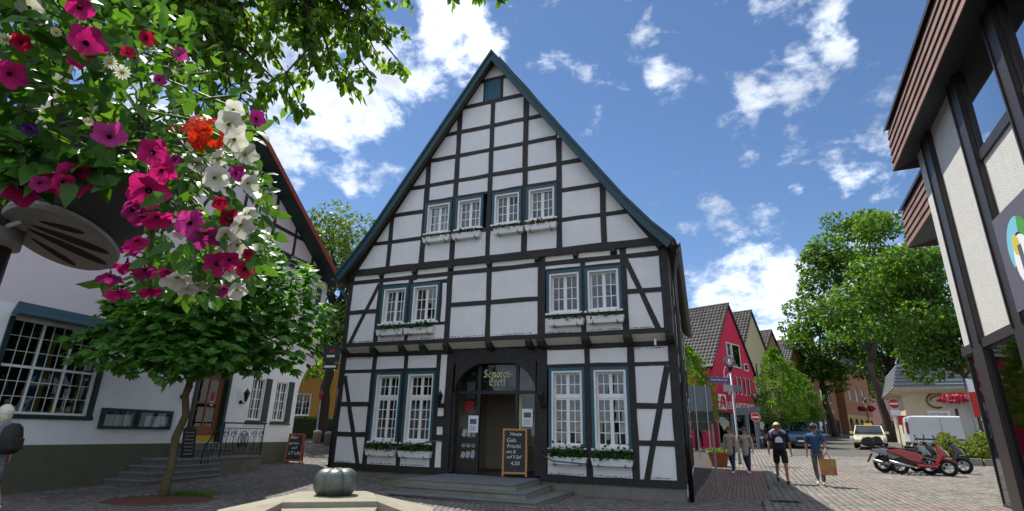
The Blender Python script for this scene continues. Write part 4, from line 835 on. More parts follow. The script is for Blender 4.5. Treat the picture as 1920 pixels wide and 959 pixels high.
bd = empty('menu_board', INN.matrix_basis @ Vector((-4.88, -.62, .61)), R(73.75), 'black wavy-edged menu board leaning on the inn landing behind the tree trunk', 'chalkboard')
mb = MB(); mb.M = Matrix.Rotation(R(-8), 4, 'X'); mb.prism([(-.2, 0), (.2, 0), (.2, .72), (.1, .8), (-.1, .8), (-.2, .72)], -.015, .015); mb.build('board', 'slate_board', bd)
rr = random.Random(4); mb = MB(); mb.M = Matrix.Rotation(R(-8), 4, 'X')
for k in range(7): scribble(mb, -.15, .08 + .09 * k, .3, .04, -.018, rr)
mb.build('chalk_writing', 'chalk', bd)
# hanging inn sign between the buildings
sg = empty('hanging_sign', INN.matrix_basis @ Vector((.5, -.02, 4.05)), R(73.75), 'small green hanging inn sign in the gap between the two houses', 'sign')
MB().tube([(.35, 0, .42), (.35, -1.0, .42)], .015, 6).build('arm', 'black_metal', sg)
MB().box(.33, .37, -.95, -.25, -.25, .38).build('board', 'green_dark', sg); MB().box(.32, .38, -.93, -.27, -.52, -.30).build('board', 'green_dark', sg)
mat('sign_red', '#a3272b', .5, .08, 6)
MB().box(.322, .329, -.72, -.5, .12, .22).build('emblem', 'sign_red', sg); MB().box(.322, .329, -.75, -.4, -.06, .02).build('emblem', 'paper', sg); MB().box(.312, .319, -.85, -.35, -.45, -.37).build('lettering', 'paper', sg)

# ------------------------------------------------------------------ behind the passage
mat('ochre_plaster', '#b8863c', .9, .08, 2, .2, 40); mat('grey_plaster', '#8b938f', .9, .08, 2); mat('hedge_core', '#22301a', .95, .2, 10)
bY = empty('ochre_building', (-15.5, 36, 0), R(12), 'ochre yellow building seen through the passage behind the inn', 'house')
holed_wall(bY, -9, 5.0, 0, 7, [(-1, 0, 2.2, 3.6), (1.5, 2.5, 2.2, 3.6)], 0, .2, 'ochre_plaster'); window(bY, -1, 0, 2.2, 3.6, .02, 3, surround=False); window(bY, 1.5, 2.5, 2.2, 3.6, .02, 3, surround=False)
MB().prism([(-9.4, 6.9), (5.4, 6.9), (5.4, 7.1), (-2, 12), (-9.4, 7.1)], .05, 8).build('roof', 'roof_tile', bY); MB().box(4.98, 5.0, 0.01, 8, 0, 7).build('side_wall', 'ochre_plaster', bY)
bG = empty('grey_building', (-9.9, 39, 0), R(-14), 'pale grey building behind the tree trunk in the passage', 'house')
holed_wall(bG, -.5, 12, 0, 8, [(.6, 1.3, 2.2, 3.7), (2.2, 2.9, 2.2, 3.7), (4, 4.8, 2.2, 3.7)], 0, .2, 'grey_plaster')
for a, b in ((.6, 1.3), (2.2, 2.9), (4, 4.8)): window(bG, a, b, 2.2, 3.7, .02, 3, surround=False)
MB().prism([(-.9, 7.9), (12.4, 7.9), (12.4, 8.1), (6, 12), (-.9, 8.1)], .05, 8).build('roof', 'roof_tile', bG)
# ------------------------------------------------------------------ trees
mat('bark_moss', '#6b5f42', .9, .25, 14, .8, 30, col2='#50482f'); mat('bark', '#4d4236', .9, .25, 12, .8, 30); mat('bark_dark', '#2f2a25', .9, .25, 12, .8, 30); mat('bark_light', '#7a6a55', .9, .2, 10, .5, 30)
leafmat('leaf_chestnut', '#356a30', '#6f9e48', .55); leafmat('leaf_maple', '#2f5520', '#618332', .5); leafmat('leaf_horn', '#3a6322', '#6b8f34', .5); leafmat('leaf_pear', '#456e28', '#74993a', .58); leafmat('leaf_far', '#48622f', '#6c8440', .4); leafmat('leaf_shrub', '#4b5a22', '#8c8a3a', .4)
def limb_pts(a, b, n=6, sag=.0, wob=.1):
    a, b = Vector(a), Vector(b); L = (b - a).length; o = [a]
    for i in range(1, n): t = i / n; o.append(a.lerp(b, t) + Vector((random.uniform(-1, 1), random.uniform(-1, 1), random.uniform(-.5, .5))) * wob * L * .15 + Vector((0, 0, -sag * math.sin(math.pi * t))))
    return o + [b]
def clumped(n, lobes, shell=.55):
    """leaf positions spread through overlapping lobes (c, r) -> P, outward direction"""
    w = np.array([r[0] * r[1] * r[2] for _, r in lobes]) ** .75; w = w / w.sum(); k = rng.choice(len(lobes), n, p=w); Cc = np.array([c for c, _ in lobes]); Rr = np.array([r for _, r in lobes])
    d = rdir(n); rad = rng.uniform(shell, 1.0, n) ** .6; return Cc[k] + d * Rr[k] * rad[:, None], d
def make_lobes(c, r, n, size, flat=.75, seed=0):
    g = np.random.default_rng(seed); L = []
    for i in range(n):
        d = unit(g.normal(size=3)); L.append((np.array(c) + d * np.array(r) * g.uniform(.45, .92), np.array([1, 1, flat]) * size * g.uniform(.65, 1.25)))
    return L
def crown_tree(name, base, label, h_trunk, tr, lobes, n, L, W, lm, bark='bark', kind='ovate', droop=.3, lean=(0, 0), group=None, cluster=1, limbs=True, palm=False):
    t = empty(name, base, 0, label, 'tree', group); top = Vector((lean[0], lean[1], h_trunk)); cen = Vector(np.mean([c for c, _ in lobes], axis=0))
    mb = MB(); mb.tube(limb_pts((0, 0, -.1), top, 6, 0, .12), [tr * 1.25, tr, tr * .95, tr * .9, tr * .85, tr * .82, tr * .78], 10); mb.tube(limb_pts(top, top.lerp(cen, 1.1), 5, 0, .5), [tr * .78, tr * .65, tr * .5, tr * .4, tr * .25, tr * .12], 8)
    if limbs:
        for c, r in lobes[:26]:
            s = top.lerp(cen, random.uniform(0, .7)); mb.tube(limb_pts(s, c, 5, 0, .5), [tr * .42, tr * .32, tr * .25, tr * .18, tr * .1, tr * .05], 6)
    mb.build('trunk', bark, t, smooth=True)
    P, d = clumped(n, lobes)
    if palm:        # hand-shaped chestnut leaves: five to seven leaflets around one stalk
        ax = unit(d * np.array([1, 1, .25]) + np.array([0, -.15, -.75]) + rng.normal(size=(n, 3)) * .3); ref = unit(np.cross(ax, rng.normal(size=(n, 3)) * .25 + np.array([0, 0, 1]))); up = np.cross(ref, ax); PP = []; TT = []; NN = []; LL = []; SZ = rng.uniform(.6, 1.25, n)
        for q, a in enumerate((-1.25, -.75, -.25, .25, .75, 1.25)):
            PP.append(P); TT.append(ax * math.cos(a) + ref * math.sin(a) + np.array([0, 0, -.3])); NN.append(-up + rng.normal(size=(n, 3)) * .15); LL.append(L * (1 - .25 * abs(a) / 1.25) * SZ * rng.uniform(.85, 1.15, n))
        V, F = leaves(np.concatenate(PP), np.concatenate(TT), np.concatenate(NN), np.concatenate(LL), W * np.ones(6 * n), kind)
    else:
        T = unit(d * .6 + rng.normal(size=(n, 3)) * .7 + np.array([0, 0, -droop])); Nn = unit(rng.normal(size=(n, 3)) * .7 + d * .4 + np.array([0, 0, .7])); V, F = leaves(P, T, Nn, L * rng.uniform(.65, 1.25, n), W * rng.uniform(.65, 1.25, n), kind)
    obj('crown', npmesh('crown', V, F, lm, True), t); return t
# young horse chestnut in front of the inn
tb = Vector((-6.89, 11.74, 0))
lob = make_lobes((0, 0, 3.85), (2.2, 1.9, 1.6), 48, .55, .85, 21) + [(np.array(c), np.array(r)) for c, r in (((0, 0, 3.4), (1.9, 1.6, .9)), ((1.75, 0, 3.1), (.7, .8, .5)), ((-2.0, -.1, 3.0), (.9, .8, .5)), ((.8, 0, 4.5), (1.0, 1.0, .7)), ((1.5, 0, 4.5), (.8, .8, .7)), ((2.0, .1, 3.8), (.7, .8, .6)), ((.5, 0, 5.2), (.9, .9, .6)), ((-1.3, 0, 4.1), (.8, .8, .6)), ((-.4, .1, 4.6), (1.0, .9, .6)), ((.2, -1.0, 2.75), (1.4, .6, .35)))]
ch = crown_tree('chestnut_tree', tb, 'young chestnut tree with broad hand-shaped leaves in front of the inn', 2.45, .085, [(c + np.array([.25, 0, 0]), r) for c, r in lob], 3900, .215, .088, 'leaf_chestnut', 'bark_moss', 'ovate', lean=(.05, .05), palm=True)
bedo = empty('tree_pit', tb, 0, 'round bed of reddish soil around the chestnut trunk', 'tree bed'); mb = MB(); n = 28
mb.add([(0.1 + (.98 + .05 * math.sin(5 * t)) * math.cos(t), -.3 + .95 * math.sin(t), .02) for t in [2 * math.pi * i / n for i in range(n)]] + [(0.1, -.25, .06)], [(i, (i + 1) % n, n) for i in range(n)]); mat('red_mulch', '#6b4436', .95, .25, 10, .9, 50); mb.build('mulch', 'red_mulch', bedo)
Pg = np.stack([rng.uniform(-.2, .8, 260), rng.uniform(.3, .75, 260), np.full(260, .02)], 1); V, F = leaves(Pg, np.stack([rng.normal(0, .4, 260), rng.normal(0, .4, 260), np.ones(260)], 1), rdir(260), .10, .02, 'diamond'); tag(obj('grass_tuft', npmesh('grass_tuft', V, F, 'leaf_horn'), bedo), kind='stuff')
# tree behind the passage, left of the old house
crown_tree('linden_tree', (-9.9, 29.8, G(-9.9, 29.8)), 'tall airy tree rising between the inn and the old house', 4.2, .30, make_lobes((0.3, 0, 8.6), (3.6, 3, 5.4), 46, 1.25, .7, 3), 9000, .26, .17, 'leaf_far', 'bark_dark', 'diamond')
crown_tree('lime_tree', (-15.5, 32.5, G(-15.5, 32.5)), 'leafy lower tree behind the inn corner in the passage', 3.0, .2, make_lobes((2.0, 0, 5.2), (3.4, 2, 2.2), 24, 1.0, .7, 5), 4200, .24, .17, 'leaf_pear', 'bark_dark', 'diamond')
def hedge(name, c, size, label, n, m='leaf_box'):
    t = empty(name, c, 0, label, 'hedge'); MB().box(-size[0] / 2 + .08, size[0] / 2 - .08, -size[1] / 2 + .08, size[1] / 2 - .08, 0, size[2] - .08).build('core', 'hedge_core', t)
    P = rng.uniform(-.5, .5, (n, 3)) * np.array(size) + np.array([0, 0, size[2] / 2]); a = rng.integers(0, 3, n); s = np.where(rng.uniform(size=n) < .5, -.5, .5)
    for k in range(3): P[a == k, k] = (s[a == k] * size[k]) + (size[2] / 2 if k == 2 else 0)
    V, F = leaves(P, rdir(n), rdir(n), .10, .07, 'diamond'); obj('foliage', npmesh('foliage', V, F, m, True), t)
hedge('hedge', (-11.9, 33.0, G(-11.9, 33)), (3.4, .9, 1.15), 'clipped dark green hedge in the passage by the ochre building', 1800)
# ------------------------------------------------------------------ street trees on the right
def hornbeam(loc, h, r, label, seed, n=10000):
    t = empty('hornbeam_tree', loc, 0, label, 'tree', 'hornbeams along the street'); mb = MB(); mb.tube([(0, 0, -.1), (.03, 0, .8), (.0, 0, 1.6), (0, .03, h * .6)], [.11, .09, .085, .03], 8); mb.build('trunk', 'bark_dark', t, smooth=True)
    g = np.random.default_rng(seed); z = g.uniform(0, 1, n) ** 1.15; zz = 1.45 + z * (h - 1.45); prof = np.interp(z, [0, .08, .3, .55, .8, 1], [.5, .85, 1.0, .8, .45, .04]) * r; th = g.uniform(0, 2 * np.pi, n); lump = np.sin(3 * th + 7 * z + seed) * np.sin(2 * th - 13 * z + 2 * seed) + .6 * np.sin(7 * th + 23 * z); rr = prof * (g.uniform(.25, 1, n) ** .5) * (1 + .22 * lump + .10 * g.normal(size=n)); zz = zz + .25 * lump * (z < .95)
    P = np.stack([rr * np.cos(th), rr * np.sin(th), zz], 1); T = np.stack([np.cos(th) * .55, np.sin(th) * .55, np.full(n, 1.0)], 1) + g.normal(size=(n, 3)) * .35; V, F = leaves(P, T, rdir(n), .17 * g.uniform(.6, 1.3, n), .075, 'diamond'); obj('crown', npmesh('crown', V, F, 'leaf_horn', True), t)
hornbeam((19.75, 40.1, G(19.75, 40.1)), 7.0, 1.75, 'upright hornbeam tree in front of the cream gabled house', 1)
hornbeam((24.6, 46.5, G(24.6, 46.5)), 5.9, 1.6, 'second hornbeam tree partly hidden behind the upright hornbeam', 2)
hornbeam((12.9, 38.6, G(12.9, 38.6)), 7.0, 1.7, 'hornbeam tree beside the corner of the half-timbered house', 3)
def maple(loc, h, hc, rad, label, seed, n, lean=(0, 0), tr=.3, L=.26, off=(0, 0)):
    return crown_tree('maple_tree', loc, label, h, tr, make_lobes((off[0], off[1], hc), rad, 44, rad[0] * .34, .62, seed), n, L, L * .8, 'leaf_maple', 'bark', 'diamond', droop=.1, lean=lean, group='street maples')
def atg(px, py, dep): p = at(px, py, dep); return (p.x, p.y, G(p.x, p.y))
maple(atg(1672, 820, 44), 6.5, 14.6, (5.3, 5.0, 8.0), 'tall maple tree towering over the taxi', 11, 19000, (-.5, .2), .34, .32, (1.3, .5))
maple(atg(1566, 812, 58), 5.5, 10.3, (4.3, 4, 5.4), 'slender dark-trunked maple by the arcaded houses', 12, 9000, (-.5, .2), .36, .36)
maple(atg(1856, 852, 27.5), 4.0, 7.9, (3.7, 3.4, 4.5), 'bushy maple beside the dark right building, branches over the cafe', 13, 14500, (-.3, 0), .16, .25, (-1.5, .4))
maple(atg(1690, 825, 52), 5.0, 9.5, (4.6, 4.2, 5.0), 'maple behind the no-entry sign with a straight bare trunk', 14, 8000, (.0, 0), .3, .36)
maple(atg(1620, 806, 84), 4.5, 9.0, (5.4, 4.2, 5.0), 'far maple tree closing the street', 15, 6000, (0, 0), .3, .5)
# ------------------------------------------------------------------ gabled shop houses up the street (x along the row, y into the houses)
mat('red_plaster', '#d0294e', .8, .06, 2, .1, 30); mat('cream_plaster', '#cbbd98', .85, .05, 2, .1, 30); mat('tan_plaster', '#a98c5e', .85, .05, 2); mat('ochre2', '#b58442', .85, .06, 2); mat('brown_plaster', '#8f5f3c', .85, .06, 2); mat('shop_grey', '#8f979b', .7, .08, 3); mat('shop_dark', '#23272a', .5, .2, 3)
mat('tile_grey', '#55504c', .75, .15, 8, .2, 40, island=.3); mat('white_paint', '#e8e8e6', .6, .02, 4); mat('sign_white', '#eeeeee', .5, .02, 4); mat('neon_red', '#8e1f30', .5, .05, 5); mat('blue_sign', '#1c3f86', .45, .05, 5); mat('stop_red', '#c0221f', .45, .05, 5); mat('galv', '#8d9498', .45, .08, 8, metal=.5); mat('sign_back', '#5f6a72', .5, .08, 4, metal=.3)
mat('terracotta', '#9a5636', .75, .12, 5, .2, 30); mat('beige_wall', '#cdc3ac', .85, .05, 3); mat('slate_grey', '#6d7076', .7, .15, 6, .1, 40, island=.12)
RZ = R(44.0); R0 = Vector((14.7, 40.2, 0)); RD = Vector((math.cos(RZ), math.sin(RZ), 0)); RN = Vector((math.sin(RZ), -math.cos(RZ), 0))
def tiles_on(par, p0, along, down, nrm, La, Ld, sa, sd, m='tile_grey'):
    """roof tiles as real overlapping plates, joined: too many to pick apart"""
    na, nd = int(La / sa), int(Ld / sd); V = []; F = []
    I, J = np.meshgrid(np.arange(na), np.arange(nd)); I, J = I.ravel(), J.ravel(); p0 = np.array(p0); along = np.array(along); down = np.array(down); nrm = np.array(nrm)
    b = p0 + along * (I * sa)[:, None] + down * (J * sd)[:, None]; e1 = along * sa * .93; e2 = down * sd * 1.06
    V = np.stack([b + nrm * .01, b + e1 * .5 + nrm * .055, b + e1 + nrm * .01, b + e2 + nrm * .045, b + e1 * .5 + e2 + nrm * .09, b + e1 + e2 + nrm * .045, b + e2 - nrm * .0, b + e1 + e2 - nrm * .0], 1).reshape(-1, 3); k = (np.arange(len(I)) * 8)[:, None]
    F = np.concatenate([k + np.array([[0, 1, 4, 3]]), k + np.array([[1, 2, 5, 4]]), k + np.array([[3, 4, 5, 6]]), k + np.array([[6, 5, 7, 6]])[:, :4]]); F = F[: 3 * len(I)]
    tag(obj('roof_tiles', npmesh('roof_tiles', V, F, m), par), kind='stuff')
def gable_house(name, label, u0, u1, off, ze, za, wallm, wins, gf=3.2, deep=11.0, shop='shop_grey', doors=(), group='gabled houses along the shopping street', frame='white_paint', apex=None):
    o = R0 + RD * u0 + RN * off; gnd = G(o.x, o.y); w = u1 - u0; ax = (apex - u0) if apex else w / 2; h = empty(name, (o.x, o.y, 0), RZ, label, 'house', group)
    g0 = gnd - .6
    holes = [(a - u0, b - u0, c, d) for a, b, c, d in wins]
    holed_wall(h, 0, w, gf, ze, [q for q in holes if q[3] <= ze], 0, .2, wallm)
    gb = MB(); gb.prism([(0, ze), (w, ze), (ax, za)], 0, .25); gb.build('gable', wallm, h)
    gb = MB(); gb.box(0, .02, 0, deep, g0, ze); gb.box(w - .02, w, 0, deep, g0, ze); gb.build('side_wall', wallm, h)
    for (a, b, c, d) in holes:
        up = d > ze; y = -.03 if up else .08; mb = MB()
        for q in ((a, a + .07, c, d), (b - .07, b, c, d), (a + .07, b - .07, d - .07, d), (a + .07, b - .07, c, c + .07)): mb.box(q[0], q[1], y - .03, y + .05, q[2], q[3])
        wd = mb.build('window', frame, h); MB().box(a + .07, b - .07, y + .0, y + .012, c + .07, d - .07).build('pane', 'glass_dark', wd); MB().box(a + .07, b - .07, y + .016, y + .02, c + .07, d - .07).build('blind', 'curtain' if (a * 7) % 2 < 1 else 'white_paint', wd)
    # shop front
    sh = MB(); sh.box(0, w, .15, .3, g0, gf); sf = sh.build('shop_front', 'shop_dark', h); nb = max(2, int(w / 1.9))
    for k in range(nb + 1): x = w * k / nb; MB().box(max(0, x - .12), min(w, x + .12), -.02, .14, g0, gf - .004).build('pier', shop, sf)
    for k in range(nb): MB().box(w * k / nb + .12, w * (k + 1) / nb - .12, .10, .11, gnd + .35, gf - .35).build('pane', 'glass', sf); MB().box(w * k / nb + .12, w * (k + 1) / nb - .12, .02, .13, g0, gnd + .35).build('stall_riser', shop, sf)
    # roof
    for s in (-1, 1):
        A = Vector((ax, 0, za)); B = Vector((0 if s < 0 else w, 0, ze)); d = (B - A).normalized(); nn = Vector((-d.z, 0, d.x)); nn = nn if nn.z > 0 else -nn; E = B + d * .35; L = (E - A).length
        mb = MB(); mb.add([(A.x, -.15, A.z + .02), (E.x, -.15, E.z + .02), (E.x, deep, E.z + .02), (A.x, deep, A.z + .02), (A.x, -.15, A.z + .16), (E.x + nn.x * .1, -.15, E.z + .12), (E.x + nn.x * .1, deep, E.z + .12), (A.x, deep, A.z + .16)], [(0, 1, 2, 3), (4, 7, 6, 5), (0, 4, 5, 1), (1, 5, 6, 2), (2, 6, 7, 3)]); r = mb.build('roof', 'timber_brown', h)
        tiles_on(r, (A.x, -.15, A.z + .15), (0, 1, 0), tuple(d), tuple(nn), deep + .1, L, .30, .36)
    MB().tube([(ax, -.16, za + .2), (ax, deep, za + .2)], .09, 6).build('ridge', 'tile_grey', h)
    return h
P0w = [(4.75, 5.15, 4.75, 6.2), (5.45, 5.95, 4.75, 6.2), (6.25, 6.75, 4.75, 6.2), (7.05, 7.55, 4.75, 6.2), (4.55, 6.0, 6.85, 8.75), (3.65, 4.35, 7.65, 8.75), (6.6, 7.4, 6.75, 7.35)]
ph = gable_house('red_pharmacy_house', 'raspberry red gabled pharmacy house with white windows and brown tiled roof', .9, 8.45, 0, 6.7, 11.9, 'red_plaster', P0w, 3.25)
MB().box(.15, 7.4, -.06, -.02, 3.25, 4.35).build('sign_band', 'red_plaster', ph)
t = text_mb('LEN APOTHEKE', .78, -.07, .01, sx=.92); sgn = MB(); sgn.add([(v[0] + 1.75, v[1], v[2] + 3.55) for v in t.v], t.f); sgn.build('lettering', 'sign_white', ph)
sq = MB().box(.25, 1.55, -.11, -.07, 3.45, 4.55).build('emblem_panel', 'sign_white', ph)
# stylised letter A with a serpent-like curl
mb = MB(); mb.tube([(.42, -.115, 3.62), (.55, -.115, 3.72), (.66, -.115, 4.0), (.72, -.115, 4.3), (.95, -.115, 4.4), (1.12, -.115, 4.2), (1.12, -.115, 3.75), (1.3, -.115, 3.62)], [.05, .09, .1, .1, .1, .12, .12, .05], 6); mb.tube([(.5, -.115, 3.95), (.8, -.115, 3.98), (1.0, -.115, 3.9)], .05, 5); mb.build('emblem', 'stop_red', sq)
mb = MB()
for pts in ([(2.3, 6.9), (1.75, 6.3), (1.75, 5.2), (2.3, 4.6), (2.85, 5.2), (2.85, 6.3), (2.3, 6.9)], [(1.6, 5.9), (2.0, 5.75), (2.5, 5.95), (2.7, 5.6), (2.3, 5.45), (2.1, 5.9), (2.6, 6.2)], [(2.9, 5.3), (3.35, 4.75), (3.35, 4.4), (2.95, 5.1)]): mb.tube([(a, -.04, b) for a, b in pts], .035, 5)
mb.build('wall_emblem', 'sign_white', ph)
gable_house('cream_gabled_house', 'cream gabled house right of the red pharmacy', 8.55, 15.3, -1, 8.1, 12.7, 'cream_plaster', [(9.2, 9.8, 6.6, 8.0), (10.4, 11.0, 6.6, 8.0), (11.6, 12.2, 6.6, 8.0), (12.8, 13.4, 6.6, 8.0), (9.2, 9.8, 4.1, 5.6), (10.4, 11.0, 4.1, 5.6), (12.0, 12.8, 4.1, 5.6)], 3.2, 12)
gable_house('tan_gabled_house', 'tan gabled house third in the row beyond the hornbeam', 15.5, 22.8, -2, 8.0, 12.0, 'tan_plaster', [(17.0, 17.8, 5.6, 7.0), (19.6, 20.4, 5.6, 7.0)], 3.4, 12)
gable_house('ochre_gabled_house', 'ochre gabled house fourth in the row behind the trees', 23.0, 30.8, -2.3, 8.1, 12.1, 'ochre2', [(25, 26, 5.6, 7.0), (28, 29, 5.6, 7.0)], 3.6, 12)
gable_house('brown_gabled_house', 'brown plastered gabled house at the bend of the street', 31.0, 39.0, -2.3, 8.4, 12.2, 'brown_plaster', [(33, 34, 5.8, 7.2), (36, 37, 5.8, 7.2)], 3.8, 12)
# arcaded brown block further up
ab = empty('arcaded_building', R0 + RD * 39.5 + RN * -1.5, RZ, 'brown building with a row of tall arches at the end of the row', 'building')
holed_wall(ab, 0, 12, 4.6, 11, [(2, 3.2, 6.4, 8.2), (5, 6.2, 6.4, 8.2), (8, 9.2, 6.4, 8.2)], 0, .3, 'brown_plaster')
for k in range(3): window(ab, 2 + 3 * k, 3.2 + 3 * k, 6.4, 8.2, .1, 3, surround=False)
mb = MB()
for k in range(5):
    x = k * 2.4; n = 8
    for i in range(n):
        t0, t1 = math.pi * i / n, math.pi * (i + 1) / n; a = (x + 1.2 - .8 * math.cos(t0), 3.4 + .8 * math.sin(t0)); b = (x + 1.2 - .8 * math.cos(t1), 3.4 + .8 * math.sin(t1)); mb.add([(a[0], 0, a[1]), (b[0], 0, b[1]), (b[0], 0, 4.6), (a[0], 0, 4.6)], [(0, 1, 2, 3)])
    mb.box(x, x + .4, 0, .4, 0, 4.599); mb.box(x + 2.0, x + 2.4, 0, .4, 0, 4.598)
mb.build('arches', 'tan_plaster', ab); MB().box(0, 12, 2.5, 2.7, 0, 4.6).build('arcade_back', 'shop_dark', ab); MB().prism([(-.3, 11), (12.3, 11), (12.3, 11.2), (6, 14), (-.3, 11.2)], -.2, 10).build('roof', 'tile_grey', ab); MB().box(-.02, 0, 0, 10, 0, 11).build('side_wall', 'brown_plaster', ab)
pk = empty('pink_house', at(1712, 815, 92), R(-20), 'small pink house at the far end of the street', 'house'); pk.location.z = G(pk.location.x, pk.location.y)
mat('pink_house', '#c58f8a', .85, .05, 2); holed_wall(pk, -6, 6, -1, 7, [(-4, -3, 3, 4.6), (-1, 0, 3, 4.6), (2, 3, 3, 4.6)], 0, .2, 'pink_house'); MB().prism([(-6.3, 7), (6.3, 7), (0, 11)], 0, 8).build('roof', 'tile_grey', pk)
for a in (-4, -1, 2): window(pk, a, a + 1, 3, 4.6, .05, 3, surround=False)
# neon-style fascia sign on the cream house
fs = empty('red_shop_sign', R0 + RD * 9.4 + RN * .3 + Vector((0, 0, 3.55)), RZ, 'dark red script shop sign projecting from the cream house', 'sign'); t = text_mb('Libori', .95, -.05, .02); mb = MB(); mb.add([(v[0] + v[2] * .25, v[1], v[2]) for v in t.v], t.f); mb.build('lettering', 'neon_red', fs); MB().box(-.1, 2.4, -.02, .02, -.5, -.12).build('base_plate', 'neon_red', fs); MB().box(.9, 1.0, 0.02, 1.3, -.4, -.3).build('arm', 'black_metal', fs)

# ------------------------------------------------------------------ cafe pavilion behind the van
cp = at(1712, 838, 35); CF = empty('cafe_building', (cp.x, cp.y, 0), R(-30), 'beige corner cafe with grey slatted fascia behind the white van', 'building')
cz = G(cp.x, cp.y); holed_wall(CF, 0, 14, cz - .5, 4.75, [(4.6, 8.4, cz + .9, cz + 3.0), (2.6, 3.4, cz, cz + 2.5)], 0, .25, 'beige_wall'); MB().box(-.02, 0, .01, 9, cz - .5, 4.75).build('side_wall', 'beige_wall', CF)
lattice_window(CF, 4.6, 8.4, cz + .9, cz + 3.0, .15, [6.0, 7.3], [], 1, 1, 'frame_dark'); MB().box(2.6, 3.4, .2, .22, cz, cz + 2.5).build('door', 'shop_dark', CF); MB().box(3.9, 4.2, -.12, 0, cz, 4.7).build('pilaster', 'beige_wall', CF); MB().box(3.5, 3.7, -.1, 0, cz, 4.69).build('pilaster', 'beige_wall', CF)
MB().add([(-.6, -1.8, 4.75), (14, -1.8, 4.75), (14, .3, 4.45), (0, .3, 4.45), (-.6, 8, 4.75), (0, 8, 4.45)], [(0, 1, 2, 3), (0, 3, 5, 4)]).build('soffit', 'beige_wall', CF)
for k in range(7):
    z = 4.75 + k * .23; e = k * .07; MB().add([(-.65 + e, -1.85 + e, z), (14, -1.85 + e, z), (14, -1.8 + e + .05, z + .22), (-.6 + e + .05, -1.8 + e + .05, z + .22), (-.65 + e, 8, z), (-.6 + e + .05, 8, z + .22)], [(0, 1, 2, 3), (0, 3, 5, 4)]).build('fascia_board', 'slate_grey', CF)
MB().box(-.1, 14, -1.3, 9, 6.3, 6.36).build('flat_roof', 'slate_grey', CF)
mb = MB(); mb.tube([(1.75 + .5 * math.cos(t), -.02, 4.05 + .45 * math.sin(t)) for t in [2 * math.pi * i / 18 for i in range(19)]], .06, 6); mb.tube([(1.75 + .3 * math.cos(t), -.02, 4.05 + .28 * math.sin(t)) for t in [math.pi * i / 9 for i in range(10)]], .05, 6); mb.build('emblem', 'brass', CF); MB().box(1.15, 2.35, -.03, -.005, 3.0, 3.42).build('sign_plate', 'sign_white', CF)
t = text_mb('CITY ROSE', .2, -.035, .004); mb = MB(); mb.add([(v[0] + 1.2, v[1], v[2] + 3.13) for v in t.v], t.f); mb.build('lettering', 'shop_dark', CF)
MB().box(-.55, .45, -.2, -.1, 2.5, 3.1).build('red_sign', 'stop_red', CF)
# ------------------------------------------------------------------ dark-framed building on the right (x towards the viewer along the facade)
mat('roughcast', '#d2d0ca', .95, .05, 3, 1.0, 45, streak=.25); mat('bronze_frame', '#393330', .45, .12, 5, metal=.2); mat('shingle', '#7d6057', .8, .12, 3, .15, 30); mat('shingle2', '#725449', .8, .12, 3, .15, 30); mat('sign_panel', '#5d5a66', .6, .05, 3); mat('soffit_dark', '#3c4145', .7, .08, 3)
glassmat('glass_mirror', (.7, .74, .76), 3.2)
RB = empty('dark_framed_building', (10.95, 12.67, 0), R(-115.75), 'modern right-hand building with roughcast panels, dark posts and brown shingled eaves', 'building')
def rb(mb, name, m, par=None, **k): return mb.build(name, m, par or RB, **k)
rb(MB().box(-.36, .48, 0, .2, 3.62, 9.4), 'roughcast_panel', 'roughcast'); rb(MB().box(1.12, 3.0, 0, .2, 3.62, 9.4), 'roughcast_panel', 'roughcast'); rb(MB().box(3.55, 5.3, 0, .2, 5.62, 6.80), 'roughcast_panel', 'roughcast'); rb(MB().box(5.8, 12, 0, .2, 5.62, 6.80), 'roughcast_panel', 'roughcast')
rb(MB().box(-.36, -.352, .2, 9, -.2, 9.4), 'end_wall', 'roughcast')
for a, b, z0 in ((.48, 1.12, -.2), (3.0, 3.55, -.2), (5.3, 5.8, -.2), (8, 8.5, -.2)): rb(MB().box(a, b, -.09, .25, z0, 9.3), 'post', 'bronze_frame'); rb(MB().box(a + .02, a + .07, -.12, -.09, 3.5, 9.3), 'post_fin', 'bronze_frame'); rb(MB().box(b - .07, b - .02, -.12, -.09, 3.5, 9.3), 'post_fin', 'bronze_frame')
for a, b in ((-.42, .48), (1.12, 3.0), (3.55, 5.3), (5.8, 8)): rb(MB().box(a, b, -.07, .2, 3.42, 3.62), 'spandrel', 'bronze_frame')
for a, b in ((3.55, 5.3), (5.8, 8)):
    rb(MB().box(a, b, -.05, .2, 6.80, 6.98), 'window_sill', 'bronze_frame'); w = lattice_window(RB, a, b, 6.98, 9.1, .0, [], [], 1, 1, 'bronze_frame', 'glass_mirror', name='window', depth=.9)
    mb = MB(); n = 30; vs = []
    for i in range(n + 1): x = a + .06 + (b - a - .12) * i / n; yy = .35 + .03 * math.sin(i * 2.1); vs += [(x, yy, 7.0), (x, yy, 9.05)]
    mb.add(vs, [(2 * i, 2 * i + 2, 2 * i + 3, 2 * i + 1) for i in range(n)]); mb.build('curtain', 'curtain', w)
